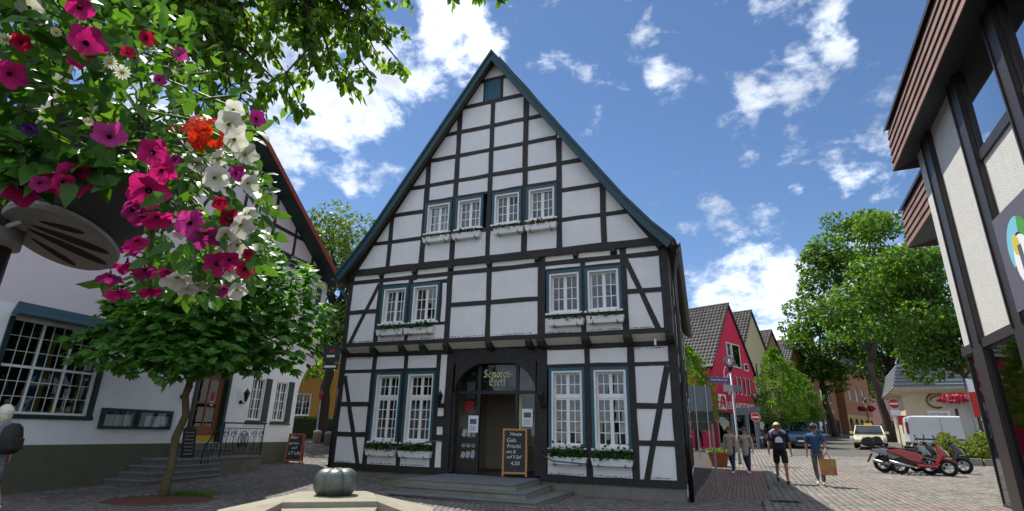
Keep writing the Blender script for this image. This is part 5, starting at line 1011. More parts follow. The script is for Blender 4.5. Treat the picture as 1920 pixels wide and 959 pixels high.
# shop glazing below
w = lattice_window(RB, 1.12, 3.0, .1, 3.42, .02, [], [], 1, 1, 'bronze_frame', 'glass', name='shop_window', depth=2.2); lattice_window(RB, 3.55, 5.3, .1, 3.42, .02, [], [], 1, 1, 'bronze_frame', 'glass', name='shop_window', depth=2.2)
w = lattice_window(RB, -.34, .48, .1, 3.42, .02, [], [], 1, 1, 'bronze_frame', 'glass_clear', name='corner_pane', depth=.6)
MB().box(-.30, -.28, .05, .4, .1, 3.4).build('end_pane', 'glass_clear', w)
sp = rb(MB().box(3.56, 8, -.14, -.095, 3.7, 5.5), 'sign_panel', 'sign_panel')
mat('logo_blue', '#7fc4d6', .5, .03, 4); mat('logo_green', '#4f9a3a', .5, .05, 4); mat('logo_yellow', '#d6c23a', .5, .05, 4)
def disc(cx, cz, rx, rz_, y, t0=0, t1=2 * math.pi, inner=0.0, n=28):
    mb = MB(); vs = []
    for i in range(n + 1): t = t0 + (t1 - t0) * i / n; vs += [(cx + rx * inner * math.cos(t), y, cz + rz_ * inner * math.sin(t)), (cx + rx * math.cos(t), y, cz + rz_ * math.sin(t))]
    return mb.add(vs, [(2 * i, 2 * i + 1, 2 * i + 3, 2 * i + 2) for i in range(n)])
lx, lz = 4.45, 4.72
for (m, y, a) in (('logo_blue', -.15, (math.radians(75), math.radians(215), .45)), ('logo_green', -.151, (math.radians(-60), math.radians(75), .45))): disc(lx, lz, .52, .52, y, a[0], a[1], a[2]).build('logo', m, sp)
disc(lx - .14, lz + .05, .14, .19, -.154).build('logo', 'logo_yellow', sp)
disc(lx + .02, lz - .26, .38, .45, -.153).build('logo', 'sign_white', sp); MB().box(lx - .1, lx + .04, -.160, -.156, lz - .42, lz + .02).build('logo', 'sign_panel', sp)
# shingled eaves
OV = .50
def eaves(x0, x1, zb, h, ov, name='eaves', y_in=.1):
    e = rb(MB().add([(x0, -ov, zb), (x1, -ov, zb), (x1, y_in, zb + .22), (x0, y_in, zb + .22)], [(0, 1, 2, 3)]), name, 'soffit_dark'); rows = 5; sh = h / rows
    for k in range(rows):
        z = zb + k * sh; yy = -ov + .0 + k * .012; n = int((x1 - x0) / .62)
        for i in range(n):
            a = x0 + (x1 - x0) * i / n; b = x0 + (x1 - x0) * (i + 1) / n - .008; dz = random.uniform(-.006, .006); mb = MB()
            mb.add([(a, yy - .035, z + dz), (b, yy - .035, z + dz), (b, yy + .02, z + sh * 1.05), (a, yy + .02, z + sh * 1.05), (a, yy, z), (b, yy, z)], [(0, 1, 2, 3), (0, 4, 5, 1), (0, 3, 4), (1, 5, 2)]); mb.build('shingle', 'shingle' if random.random() < .7 else 'shingle2', e)
        mb = MB(); mb.add([(x0 - .02, yy - .035, z), (x0 - .02, yy + .02, z + sh * 1.05), (x0 - .02, 2.0, z + sh * 1.05), (x0 - .02, 2.0, z)], [(0, 1, 2, 3)]); mb.build('shingle', 'shingle', e)
    rb(MB().add([(x0 - .08, -ov - .03, zb + h + .0), (x1, -ov - .03, zb + h), (x1, -ov - .03, zb + h + .1), (x0 - .08, -ov - .03, zb + h + .1), (x0 - .08, 3, zb + h + .1), (x1, 3, zb + h + .1)], [(0, 1, 2, 3), (3, 2, 5, 4)]), 'roof_edge', 'bronze_frame')
eaves(-.75, 13, 8.72, 1.25, OV)
# far wing with lower eaves
rb(MB().box(-6.5, -.37, 2.1, 6, -.3, 8.0), 'far_wing', 'roughcast')
eaves(-3.6, -.38, 7.25, 1.2, -.05, 'far_eaves', 1.0)
rb(MB().box(-.35, 13, .2, 9, 9.4, 9.5), 'roof_slab', 'bronze_frame')
# ------------------------------------------------------------------ street furniture
def gp(px, py, dep): p = at(px, py, dep); return Vector((p.x, p.y, G(p.x, p.y)))
mat('globe', (.9, .9, .88), .15, .02, 3); glassmat('globe_glass', (.86, .87, .85), 1.6)
def globe_lamp(loc, h, label, rz=0, baskets=None, r=.27, pole=.055):
    t = empty('street_lamp', loc, rz, label, 'street lamp', 'globe street lamps'); MB().tube([(0, 0, -.05), (0, 0, .8), (0, 0, .82), (0, 0, h - .3)], [pole * 1.35, pole * 1.35, pole, pole * .85], 10).build('pole', 'galv' if not baskets else 'black_metal', t, smooth=True)
    MB().lathe([(.05, h - .42), (.1, h - .3), (.13, h - .2), (.1, h - .16)], 12).build('collar', 'black_metal', t, smooth=True); MB().ball((0, 0, h + .06), r, 20, 14).build('globe', 'globe_glass', t, smooth=True); MB().lathe([(.05, h - .2), (.06, h + .1), (.03, h + .16)], 10).build('bulb', 'globe', t, smooth=True)
    if baskets:
        for s in (-1, 1):
            n = 260; P = rdir(n) * np.array([.42, .42, .26]) * rng.uniform(.6, 1, n)[:, None] + np.array([s * .45, 0, h * .74]); V, F = leaves(P, rdir(n), rdir(n), .16, .14, 'round'); b = obj('flower_basket', npmesh('flower_basket', V, F, baskets), t); MB().lathe([(.12, h * .74 - .28), (.28, h * .74 - .08)], 10, (s * .45, 0, 0)).build('bowl', 'black_metal', b)
        MB().tube([(-.45, 0, h * .74), (.45, 0, h * .74)], .02, 6).build('arm', 'black_metal', t)
    return t
LA = Vector((10.53, 25.78, G(10.53, 25.78))); globe_lamp(LA, 4.55, 'tall lamp with globe and blue street-name sign beside the terracotta pot', R(20))
nsg = empty('street_name_sign', LA + Vector((0, 0, 3.72)), R(12), 'blue street-name sign fixed to the tall globe lamp', 'sign'); MB().box(-1.15, -.06, -.02, .02, -.12, .12).build('plate', 'blue_sign', nsg)
t = text_mb('Hubert-Biernat-Str.', .115, -.024, .002); mb = MB(); mb.add([(v[0] - 1.1, v[1], v[2] - .03) for v in t.v], t.f); mb.build('lettering', 'sign_white', nsg); MB().box(-.42, .02, -.06, .06, -.52, -.2).build('control_box', 'galv', nsg); MB().box(.06, .45, -.04, .04, -.48, -.22).build('arrow_plate', 'sign_back', nsg)
LB = gp(1427, 842, 38.5); globe_lamp(LB, 3.55, 'globe lamp in front of the pharmacy shop window', 0, r=.29)
for k, (px, py, d, m, h) in enumerate(((1512, 822, 54, 'flower_pink', 3.4), (1556, 815, 62, 'flower_white', 3.6), (1577, 812, 68, 'flower_white', 3.6), (1634, 818, 60, 'flower_pink', 4.0))): globe_lamp(gp(px, py, d), h, ['globe lamp with crimson flower baskets behind the hornbeam', 'globe lamp with pale flower baskets left of the dark trunk', 'globe lamp with pale flower baskets near the arches', 'globe lamp with mixed red flower baskets beside the taxi'][k], R(-35), m)
def no_entry(loc, rz, h, label, plate=True):
    t = empty('no_entry_sign', loc, rz, label, 'road sign', 'round no-entry signs'); MB().tube([(0, .03, -.05), (0, .03, h + .3)], .035, 8).build('post', 'galv', t)
    mb = MB(); mb.lathe([(.30, 0), (.30, .015)], 28); mb.M = None; d = MB(); d.add([(v[0], v[2] - .02, v[1] + h) for v in mb.v], mb.f); d.build('disc', 'stop_red', t); MB().box(-.22, .22, -.028, -.021, h - .05, h + .05).build('bar', 'sign_white', t)
    q = disc(0, h, .305, .305, -.0215, 0, 2 * math.pi, .93); q.build('rim', 'sign_white', t)
    if plate: MB().box(-.25, .25, -.02, 0, h - .68, h - .36).build('plate', 'sign_white', t)
no_entry(gp(1424, 843, 36.5), R(-22), 2.1, 'red no-entry sign in front of the pharmacy', False)
no_entry(gp(1692, 838, 31.5), R(-32), 2.75, 'red no-entry sign behind the parked scooters and van')
ds = empty('dark_sign_board', gp(1412, 842, 37.2), R(-20), 'two dark sign boards seen from behind above the pharmacy no-entry sign', 'sign'); MB().box(-.85, .0, -.03, .03, 2.25, 2.75).build('board', 'sign_back', ds); MB().box(.04, .72, -.02, .04, 2.38, 2.8).build('board', 'sign_back', ds)
for x in (-.1, .3): MB().tube([(x, .06, 0), (x, .06, 2.9)], .045, 8).build('post', 'galv', ds)
sp = empty('sign_panel_back', Vector((10.57, 30.34, G(10.57, 30.34))), R(-12), 'large grey traffic sign panels seen from behind on two posts', 'road sign'); MB().box(-.62, .58, -.02, .0, 2.45, 3.75).build('panel', 'sign_back', sp); MB().box(-.60, .60, -.02, .0, 1.9, 2.40).build('panel', 'shop_dark', sp); MB().box(-.58, .62, -.02, .0, 1.45, 1.86).build('panel', 'shop_dark', sp)
for x in (-.28, .3): MB().tube([(x, -.05, -.1), (x, -.05, 3.85)], .035, 8).build('post', 'galv', sp)
pot = empty('terracotta_pot', Vector((9.21, 24.8, G(9.21, 24.8))), 0, 'large square terracotta plant pot at the end of the brick footway', 'planter'); mb = MB(); mb.lathe([(.40, 0), (.54, .5), (.60, .5), (.62, .62), (.55, .62), (.54, .54)], 4, cap=True); mb.M = None; mb.build('pot', 'terracotta', pot, bevel=.03); pot.rotation_euler.z = R(30)
n = 220; P = np.stack([rng.uniform(-.35, .35, n), rng.uniform(-.35, .35, n), .56 + rng.uniform(0, .14, n)], 1); V, F = leaves(P, rdir(n) + np.array([0, 0, .6]), rdir(n), .13, .08, 'ovate'); obj('foliage', npmesh('foliage', V, F, 'leaf_horn'), pot)
# bollards, posts and lantern in the left passage
for k, (px, py, d) in enumerate(((592, 838, 27), (614, 838, 26))): b = empty('stone_bollard', gp(px, py, d), 0, ['pale stone bollard with lantern post in the passage', 'dark rounded bollard beside the house in the passage'][k], 'bollard'); MB().lathe([(.2, -.1), (.2, .5), (.22, .52), (.2, .6), (.08, .66)], 14).build('body', 'sandstone' if k == 0 else 'cobble', b, smooth=True)
rl2 = empty('red_lantern_post', gp(590, 836, 27.6), 0, 'slim lamp post with dark red lantern in the passage', 'street lamp'); MB().tube([(0, 0, 0), (0, 0, 2.1)], .04, 8).build('pole', 'galv', rl2); MB().lathe([(.06, 2.1), (.14, 2.42), (.18, 2.44), (.05, 2.6), (.01, 2.66)], 6).build('lantern', 'neon_red', rl2)
# stele and planter on the right
pl = empty('shrub_planter', gp(1835, 872, 22.6), R(-30), 'raised shrub bed with stone edging behind the scooters', 'planter'); mat('edge_stone', '#8a8478', .85, .12, 6, .3, 40)
for k in range(14):
    a = math.pi * .95 * k / 13 + math.pi * .02; c = Vector((-1.9 * math.cos(a), -1.1 * math.sin(a), .1)); mb = MB(); mb.M = Matrix.Translation(c) @ Matrix.Rotation(math.atan2(1.1 * -math.cos(a), 1.9 * math.sin(a)), 4, 'Z'); mb.box(-.19, .19, -.1, .1, -.4, .14 + random.uniform(-.01, .02)); mb.build('edge_block', 'edge_stone', pl, bevel=.02)
MB().lathe([(1.85, 0), (1.8, .16), (.01, .22)], 24, sy=.62).build('soil', 'soil', pl)
for nm, m, nn, zz in (('shrub_foliage', 'leaf_shrub', 2600, .55), ('shrub_foliage', 'leaf_horn', 2200, .5)):
    P = rdir(nn) * np.array([1.75, 1.0, .55]) * (rng.uniform(.4, 1, nn) ** .4)[:, None] + np.array([0 if m == 'leaf_horn' else -.2, 0, zz]); P[:, 2] = np.abs(P[:, 2] - .12) + .12; P[:, 2] *= 1 + .25 * np.sin(P[:, 0] * 5); V, F = leaves(P, rdir(nn) + np.array([0, 0, .5]), rdir(nn) + np.array([0, -.3, .6]), .15, .07, 'ovate'); obj(nm, npmesh(nm, V, F, m), pl)
st = empty('grey_stele', gp(1834, 862, 23.5), R(-38), 'grey T-shaped advertising stele with red and orange boxes on top', 'sign'); mat('stele_grey', '#b9b9b4', .6, .06, 3); mat('box_orange', '#c8482a', .55, .15, 8)
MB().prism([(-.28, 0), (.28, 0), (.30, 2.3), (.85, 2.35), (.85, 2.62), (-.85, 2.62), (-.85, 2.35), (-.30, 2.3)], -.12, .12).build('stele', 'stele_grey', st, bevel=.02); MB().box(-.55, .05, -.2, .2, 2.63, 2.98).build('red_box', 'stop_red', st); MB().box(.06, .42, -.18, .18, 2.63, 3.02).build('orange_box', 'box_orange', st)
n = 200; P = rdir(n) * np.array([.6, .35, .16]) + np.array([-.35, -.2, 2.72]); V, F = leaves(P, rdir(n), rdir(n), .12, .1, 'round'); obj('flowers', npmesh('flowers', V, F, 'flower_pink'), st); MB().box(.35, .8, -.14, -.121, 2.0, 2.3).build('badge', 'blue_sign', st)
fl = empty('feather_flag', gp(1842, 868, 23), R(-38), 'leaning red and white banner pole behind the glass corner', 'flag'); MB().tube([(0, 0, 0), (.1, 0, 3.6)], .025, 6).build('pole', 'galv', fl); MB().prism([(.12, 1.9), (.6, 2.1), (.55, 3.3), (.12, 3.5)], -.01, .01).build('banner', 'stop_red', fl); MB().prism([(.12, 3.0), (.58, 3.0), (.5, 3.45), (.12, 3.6)], -.013, .013).build('banner_top', 'sign_white', fl)
wp = empty('wall_pipe_post', GR + Dv * .55 - Nv * 2.6 + Vector((0, 0, .02)), YAW, 'slim grey post standing on the brick footway by the house flank', 'post'); MB().tube([(0, 0, 0), (0, 0, 1.75)], .03, 8).build('post', 'galv', wp)
dg = empty('drain_grate', gp(1473, 943, 12.4), R(-10), 'iron drain grate set in the paving in the house shadow', 'drain'); dg.location.z = G(dg.location.x, dg.location.y) + .028
for k in range(9): MB().box(-.3 + k * .07, -.3 + k * .07 + .04, -.18, .18, -.01, .008).build('bar', 'black_metal', dg)
# ------------------------------------------------------------------ fountain with bronze gourds
mat('bronze', '#686e68', .46, .22, 5, .25, 26, metal=.7, stain=.45); mat('fountain_stone', '#8d8774', .8, .14, 5, .4, 50, stain=.4)
FO = empty('stone_fountain', (-1.72, 5.75, 0), R(16), 'pale sandstone fountain top with star-shaped sloping slabs in the foreground', 'fountain')
MB().slab([(-.62, -.28), (-.28, -.62), (.28, -.62), (.62, -.28), (.62, .55), (.28, .78), (-.28, .78), (-.62, .55)], -.05, .66).build('pedestal', 'fountain_stone', FO, bevel=.02)
MB().slab([(-.44, -.20), (.44, -.20), (.44, .48), (.36, .75), (-.36, .75), (-.44, .48)], .66, .75).build('top_slab', 'fountain_stone', FO, bevel=.012)
for k, (pts) in enumerate(([(-.44, -.2, .745), (-.44, .48, .745), (-1.05, .22, .64), (-.78, -.6, .60)], [(.44, .48, .745), (.44, -.2, .745), (.92, -.5, .60), (1.05, .2, .64)], [(.44, -.205, .70), (-.44, -.205, .70), (-.25, -.95, .56), (.25, -.95, .56)])):
    n = 4; mb = MB(); mb.add(pts + [(p[0] * .97, p[1] * .97, p[2] - .09) for p in pts], [(0, 1, 2, 3), (7, 6, 5, 4)] + [(i, (i + 1) % n + 0, n + (i + 1) % n, n + i) for i in range(n)]); mb.build('star_slab', 'fountain_stone', FO, bevel=.01)
mat('groove', '#6d6754', .9, .1, 6)
mb = MB()
for k in range(5): x = -.22 + .11 * k; mb.bar((x, -.35, .6785), (x * .7, -.6, .6285), .008, .004)
mb.build('carved_lines', 'groove', FO)
GO = empty('bronze_gourd', (-1.8, 6.1, .75), R(10), 'rounded bronze gourd sculpture of fat lobes resting on the fountain slab', 'sculpture')
for k in range(6):
    a = R(30 + 60 * k); mb = MB(); mb.lathe([(max(.004, .128 * (math.sin(math.pi * i / 14) ** .75)), .13 - .135 * math.cos(math.pi * i / 14)) for i in range(15)], 24, (.105 * math.cos(a), .105 * math.sin(a), -.005)); mb.build('lobe', 'bronze', GO, smooth=True)
MB().lathe([(.03, .24), (.012, .262)], 10).build('navel', 'bronze', GO)
BO = empty('stone_ball', (-2.55, 5.32, .32), 0, 'rounded stone rim peeking up at the bottom edge left of the fountain', 'bollard'); MB().lathe([(.15, -.32), (.16, .2), (.13, .25), (.02, .26)], 18).build('body', 'fountain_stone', BO, smooth=True)
# ------------------------------------------------------------------ vehicles (x forward, y left, z up)
mat('paint_cream', '#d8cfae', .3, .02, 3, coat=.6); mat('paint_blue', '#31597a', .3, .04, 3, coat=.6); mat('paint_black', '#16181b', .3, .05, 3, coat=.6); mat('paint_white', '#d9dcde', .35, .02, 3, coat=.4); mat('paint_grey', '#6f7479', .35, .04, 3, coat=.5); mat('paint_red', '#a5150f', .28, .05, 4, coat=.6); mat('paint_silver', '#8e9194', .3, .05, 4, metal=.5, coat=.4)
mat('tyre', '#151515', .85, .15, 20); mat('rim', '#9a9da0', .35, .1, 8, metal=.8); mat('plastic_black', '#18191a', .5, .15, 12); mat('lamp_glass', '#c9d2d8', .12, .1, 20, metal=.3); mat('lamp_red', '#7c1414', .25, .1, 10); mat('chrome', '#b8bcc0', .18, .05, 5, metal=1.0); mat('taxi_yellow', '#d8b02a', .4, .03, 4); glassmat('car_glass', (.30, .36, .38), 1.3); mat('cabin_dark', '#141517', .8, .2, 4); mat('seat_leather', '#1b1b1d', .55, .12, 14)
def wheel(par, x, y, z, r, w, rim='rim', spokes=7):
    mb = MB(); t = MB(); t.lathe([(r * .62, -w / 2), (r * .9, -w / 2), (r, -w * .3), (r, w * .3), (r * .9, w / 2), (r * .62, w / 2), (r * .62, -w / 2)], 22, cap=False); o = MB(); o.add([(v[0] + x, v[2] + y, v[1] + z) for v in t.v], t.f); wt = o.build('wheel', 'tyre', par, smooth=True)
    t = MB(); t.lathe([(r * .63, -w * .42), (r * .56, -w * .45), (r * .55, w * .45), (r * .63, w * .42)], 18, cap=False); t.lathe([(r * .14, -w * .46), (r * .14, w * .46)], 10)
    for k in range(spokes):
        a = 2 * math.pi * k / spokes
        for s in (-1, 1): t.bar((r * .1 * math.cos(a), r * .1 * math.sin(a), s * w * .36), (r * .58 * math.cos(a), r * .58 * math.sin(a), s * w * .36), r * .16, w * .06, (0, 0, 1))
    o = MB(); o.add([(v[0] + x, v[2] + y, v[1] + z) for v in t.v], t.f); o.build('rim', rim, wt)
    return wt
def car(name, loc, rz, label, paint, L=4.7, W=1.8, H=1.45, kind='sedan', wr=.32, taxi=False, group='cars in the street'):
    t = empty(name, loc, rz, label, 'car', group); h = L / 2; belt = H * .62
    if kind == 'sedan': low = [(h, .34), (h + .02, .52), (h - .12, .70), (h - 1.35, belt - .02), (-h + .95, belt + .02), (-h + .12, belt - .03), (-h, .72), (-h + .02, .34)]; g = [(h - 1.25, belt - .02), (h - 2.0, H), (-h + 1.35, H - .01), (-h + .62, belt + .02)]
    else: low = [(h, .40), (h + .02, .62), (h - .08, .86), (h - 1.15, belt + .02), (-h + .1, belt + .02), (-h, .85), (-h, .42)]; g = [(h - 1.1, belt + .02), (h - 1.75, H), (-h + .35, H - .02), (-h + .08, belt + .02)]
    mb = MB(); n = len(low)
    ys = [(-W / 2, 1.0), (-W / 2 + .10, 1.0), (W / 2 - .10, 1.0), (W / 2, 1.0)]; V = []
    for q, (y, s) in enumerate(ys):
        for (x, z) in low: k = (.985 if q in (0, 3) else 1.0); V.append((x * k, y, .34 + (z - .34) * (.93 if q in (0, 3) else 1.0)))
    F = [tuple(range(n)), tuple(reversed(range(3 * n, 4 * n)))] + [(q * n + i, q * n + (i + 1) % n, (q + 1) * n + (i + 1) % n, (q + 1) * n + i) for q in range(3) for i in range(n)]
    mb.add(V, F); body = mb.build('body', paint, t, bevel=.05); ins = .20
    def gh(pts, y0, y1, zlo): return [(x, (W / 2 - .06) if abs(z - zlo) < .06 else (W / 2 - ins), z) for x, z in pts]
    A = gh(g, 0, 0, belt); mb = MB(); mb.add([(x, -y, z) for x, y, z in A] + [(x, y, z) for x, y, z in A], [(0, 1, 2, 3), (7, 6, 5, 4), (0, 4, 5, 1), (1, 5, 6, 2), (2, 6, 7, 3)]); mb.build('windows', 'car_glass', t)
    mb = MB(); r0, r1 = g[1], g[2]; mb.box(r1[0] - .08, r0[0] + .05, -W / 2 + ins - .01, W / 2 - ins + .01, H - .03, H + .02)
    for s in (-1, 1):
        a, b, c, d = A
        for p, q in ((a, b), (d, c)): mb.bar((p[0], s * p[1], p[2]), (q[0], s * q[1], q[2]), .07, .05)
        m1 = ((a[0] + d[0]) / 2 - .1, s * a[1], belt); mb.bar(m1, (m1[0], s * (W / 2 - ins), H), .09, .05)
    mb.build('roof', paint, t, bevel=.02)
    MB().box(-h + .5, h - 1.4, -W / 2 + .12, W / 2 - .12, .4, belt + .12).build('interior', 'cabin_dark', t)
    for x in (h - .85, -h + .85):
        for s in (-1, 1): MB().lathe([(wr * 1.16, -.02), (wr * 1.16, .02)], 20).v and None; wheel(t, x, s * (W / 2 - .09), wr, wr, .2)
    zb = .34
    for s in (-1, 1):
        MB().prism([(h - .28, .60), (h + .025, .56), (h + .01, .70), (h - .32, .76)], s * W / 2 - s * .02 - .16, s * W / 2 - s * .02 + .02 if s < 0 else s * W / 2 + .004).build('headlight', 'lamp_glass', t, bevel=.01)
        MB().box(-h - .015, -h + .2, min(s * W / 2, s * (W / 2 - .22)), max(s * W / 2, s * (W / 2 - .22)), .66, .84).build('tail_light', 'lamp_red', t); MB().box(h - 1.55, h - 1.35, min(s * (W / 2), s * (W / 2 + .18)), max(s * W / 2, s * (W / 2 + .18)), belt + .02, belt + .16).build('mirror', paint, t, bevel=.02)
    MB().box(h - .02, h + .035, -.36, .36, .50, .70).build('grille', 'plastic_black', t); MB().box(h - .02, h + .04, -W / 2 + .1, W / 2 - .1, .26, .38).build('bumper', 'plastic_black', t); MB().box(h + .03, h + .05, -.26, .26, .40, .50).build('number_plate', 'sign_white', t)
    if taxi: MB().prism([(-.12, H + .02), (.1, H + .02), (.07, H + .16), (-.09, H + .16)], -.24, .24).build('taxi_sign', 'taxi_yellow', t)
    return t
def head(dx, dy): return math.atan2(dy, dx)
car('taxi', (24.1, 37.3, G(24.1, 37.3)), head(-.62, -.90), 'cream taxi with yellow roof sign driving towards the viewer', 'paint_cream', taxi=True)
car('parked_car', gp(1509, 838, 37.5), head(-.50, -.86), 'blue off-road car parked beyond the man with the shopping bag', 'paint_blue', 4.2, 1.75, 1.75, 'suv', .36)
car('parked_car', gp(1461, 838, 38.5), head(-.46, -.88), 'black off-road car parked in front of the cream house', 'paint_black', 4.3, 1.8, 1.7, 'suv', .36)
for k, (px, py, d, p, lab) in enumerate(((1698, 826, 48, 'paint_black', 'dark car parked under the trees right of the taxi'), (1620, 810, 78, 'paint_white', 'small white car far up the street'), (1672, 816, 70, 'paint_blue', 'distant blue car under the maples'))): q = gp(px, py, d); car('parked_car', q, head(-.6, -.8), lab, p, 4.3, 1.75, 1.5, 'suv' if k == 2 else 'sedan')
def van(loc, rz):
    t = empty('delivery_van', loc, rz, 'white panel van parked side-on behind the scooters', 'van'); L, W, H = 5.0, 1.95, 1.97
    prof = [(2.5, .35), (2.52, .70), (2.40, .98), (1.65, 1.18), (1.0, 1.86), (.7, H - .02), (-2.3, H), (-2.45, H - .12), (-2.5, .9), (-2.48, .35)]
    mb = MB(); n = len(prof); V = []
    for q, y in enumerate((-W / 2, -W / 2 + .12, W / 2 - .12, W / 2)):
        for (x, z) in prof: e = q in (0, 3); V.append((x * (.985 if e else 1), y * (.93 if z > 1.5 else 1.0), z - (.06 if e and z > 1.5 else 0)))
    mb.add(V, [tuple(range(n)), tuple(reversed(range(3 * n, 4 * n)))] + [(q * n + i, q * n + (i + 1) % n, (q + 1) * n + (i + 1) % n, (q + 1) * n + i) for q in range(3) for i in range(n)]); mb.build('body', 'paint_white', t, bevel=.05)
    for s in (-1, 1):
        y = s * (W / 2 + .004); mb = MB(); mb.add([(1.62, y * .985, 1.14), (.62, y * .985, 1.10), (.58, y * .945, 1.72), (1.05, y * .945, 1.72)], [(0, 1, 2, 3)]); mb.build('side_window', 'glass_dark', t)
        MB().box(.50, .515, min(y, y * .99), max(y, y * .99) + .002, .45, 1.8).build('door_seam', 'plastic_black', t); MB().box(-.85, -.835, min(y, y * .99), max(y, y * .99) + .002, .45, 1.8).build('door_seam', 'plastic_black', t)
        MB().box(-2.2, 2.2, min(y, y * .98), max(y, y * .98) + .006, .62, .70).build('side_strip', 'plastic_black', t); MB().box(.2, .42, min(y, y + s * .03), max(y, y + s * .03), .98, 1.02).build('door_handle', 'plastic_black', t)
        MB().box(-2.52, -2.40, min(s * (W / 2 - .14), s * (W / 2 + .006)), max(s * (W / 2 - .14), s * (W / 2 + .006)), .95, 1.6).build('tail_light', 'lamp_red', t); MB().box(1.35, 1.5, min(y, y + s * .22), max(y, y + s * .22), 1.08, 1.36).build('mirror', 'plastic_black', t, bevel=.03)
        MB().prism([(2.1, .78), (2.5, .74), (2.4, .98), (2.0, 1.02)], min(s * (W / 2 - .2), s * (W / 2 + .004)), max(s * (W / 2 - .2), s * (W / 2 + .004))).build('headlight', 'lamp_glass', t)
        for x in (1.6, -1.5): wheel(t, x, s * (W / 2 - .1), .32, .32, .2)
    mb = MB(); mb.add([(1.62, -.82, 1.22), (1.62, .82, 1.22), (1.05, .74, 1.84), (1.05, -.74, 1.84)], [(0, 1, 2, 3)]); mb.M = None; o = mb.build('windscreen', 'glass_dark', t); o.location.x = .02
    MB().box(-2.52, -2.46, -W / 2 + .05, W / 2 - .05, .28, .5).build('bumper', 'plastic_black', t); MB().box(2.44, 2.55, -W / 2 + .05, W / 2 - .05, .28, .55).build('bumper', 'plastic_black', t)
vp = gp(1806, 853, 30.5); van(vp, head(.86, -.50))
def scooter(loc, rz, label, paint, big=False, topbox=True, lean=R(-7), screen=False, group='parked scooters'):
    t = empty('motor_scooter', loc, rz, label, 'scooter', group); t.rotation_euler = (lean, 0, rz); r = .27 if not big else .30; wb = .68
    wheel(t, -wb, 0, r, r, .13, 'rim', 5); wheel(t, wb, 0, r, r, .11, 'rim', 5)
    b = MB(); b.prism([(-.98, .80), (-.55, .84), (-.05, .72), (.02, .50), (-.05, .36), (-.35, .44), (-.60, .58), (-.95, .72)], -.16, .16); b.build('tail_fairing', paint, t, bevel=.05)
    b = MB(); b.prism([(-.10, .40), (.38, .36), (.40, .27), (-.12, .28)], -.17, .17); b.build('footboard', 'plastic_black', t, bevel=.03); b = MB(); b.prism([(-.15, .36), (.36, .31), (.5, .40), (.48, .33), (.36, .25), (-.15, .26)], -.185, .185); b.build('sill_panel', paint, t, bevel=.02)
    b = MB(); b.prism([(.34, .32), (.44, .34), (.62, .62), (.78, .64), (.62, .86), (.50, 1.0), (.42, .98), (.48, .72)], -.19, .19); b.build('front_shield', paint, t, bevel=.05)
    b = MB(); b.prism([(.54, .70), (.80, .62), (.70, .82), (.56, .98)], -.12, .12); b.build('nose', 'paint_silver' if paint == 'paint_red' else paint, t, bevel=.03); MB().prism([(.66, .74), (.80, .64), (.74, .80), (.66, .86)], -.10, .10).build('headlight', 'lamp_glass', t, bevel=.02)
    b = MB(); b.prism([(-.98, .84), (-.92, .90), (-.5, .86), (-.38, .80), (.0, .80), (.05, .74), (-.1, .70), (-.5, .80)], -.15, .15); b.build('seat', 'seat_leather', t, bevel=.05)
    MB().prism([(-.55, .60), (-.2, .55), (-.1, .36), (-.35, .24), (-.75, .26), (-.85, .40)], -.13, .13).build('engine', 'plastic_black', t, bevel=.03)
    MB().tube([(-.25, -.17, .24), (-.5, -.19, .28), (-.95, -.2, .40)], [.03, .055, .06], 10).build('exhaust', 'rim', t, smooth=True); MB().prism([(-1.02, .62), (-.96, .66), (-1.12, .36), (-1.17, .34)], -.08, .08).build('mudguard', 'plastic_black', t)
    MB().tube([(.46, 0, .98), (.62, .0, .5), (wb, 0, r)], .03, 8).build('fork', 'plastic_black', t); MB().prism([(.42, .55), (.62, .60), (.92, .50), (.98, .38), (.90, .46), (.66, .52)], -.07, .07).build('front_mudguard', paint, t, bevel=.02)
    MB().tube([(.34, -.36, 1.02), (.42, -.18, 1.03), (.46, 0, .99), (.42, .18, 1.03), (.34, .36, 1.02)], .016, 8).build('handlebar', 'plastic_black', t)
    for s in (-1, 1):
        MB().tube([(.40, s * .24, 1.03), (.46, s * .30, 1.2)], .008, 6).build('mirror_stem', 'plastic_black', t); m = MB(); m.ball((.46, s * .31, 1.26), .07, 10, 6, .35, 1.0, .7); m.build('mirror', 'plastic_black', t, smooth=True); MB().tube([(.33, s * .30, 1.02), (.31, s * .42, 1.0)], .022, 8).build('grip', 'plastic_black', t)
    MB().box(.36, .52, -.14, .14, .96, 1.06).build('dashboard', 'plastic_black', t, bevel=.03); MB().tube([(-.05, .14, .28), (-.02, .3, .03)], .014, 6).build('side_stand', 'plastic_black', t); MB().box(-1.0, -.96, -.1, .1, .72, .80).build('tail_light', 'lamp_red', t)
    if screen: m = MB(); m.add([(.56, -.2, 1.0), (.56, .2, 1.0), (.40, .17, 1.42), (.40, -.17, 1.42)], [(0, 1, 2, 3)]); m.build('windscreen', 'glass_clear', t)
    if topbox: MB().prism([(-1.28, .98), (-1.22, .92), (-.86, .92), (-.82, 1.0), (-.88, 1.20), (-1.0, 1.24), (-1.2, 1.18)], -.2, .2).build('top_box', 'plastic_black', t, bevel=.05); MB().bar((-.8, 0, .86), (-1.15, 0, .92), .14, .03).build('rack', 'plastic_black', t)
    return t
sd = head(.76, -.65); fr = Vector((math.cos(sd), math.sin(sd), 0)); lf = Vector((-fr.y, fr.x, 0))
base = Vector((14.5, 19.85, 0))
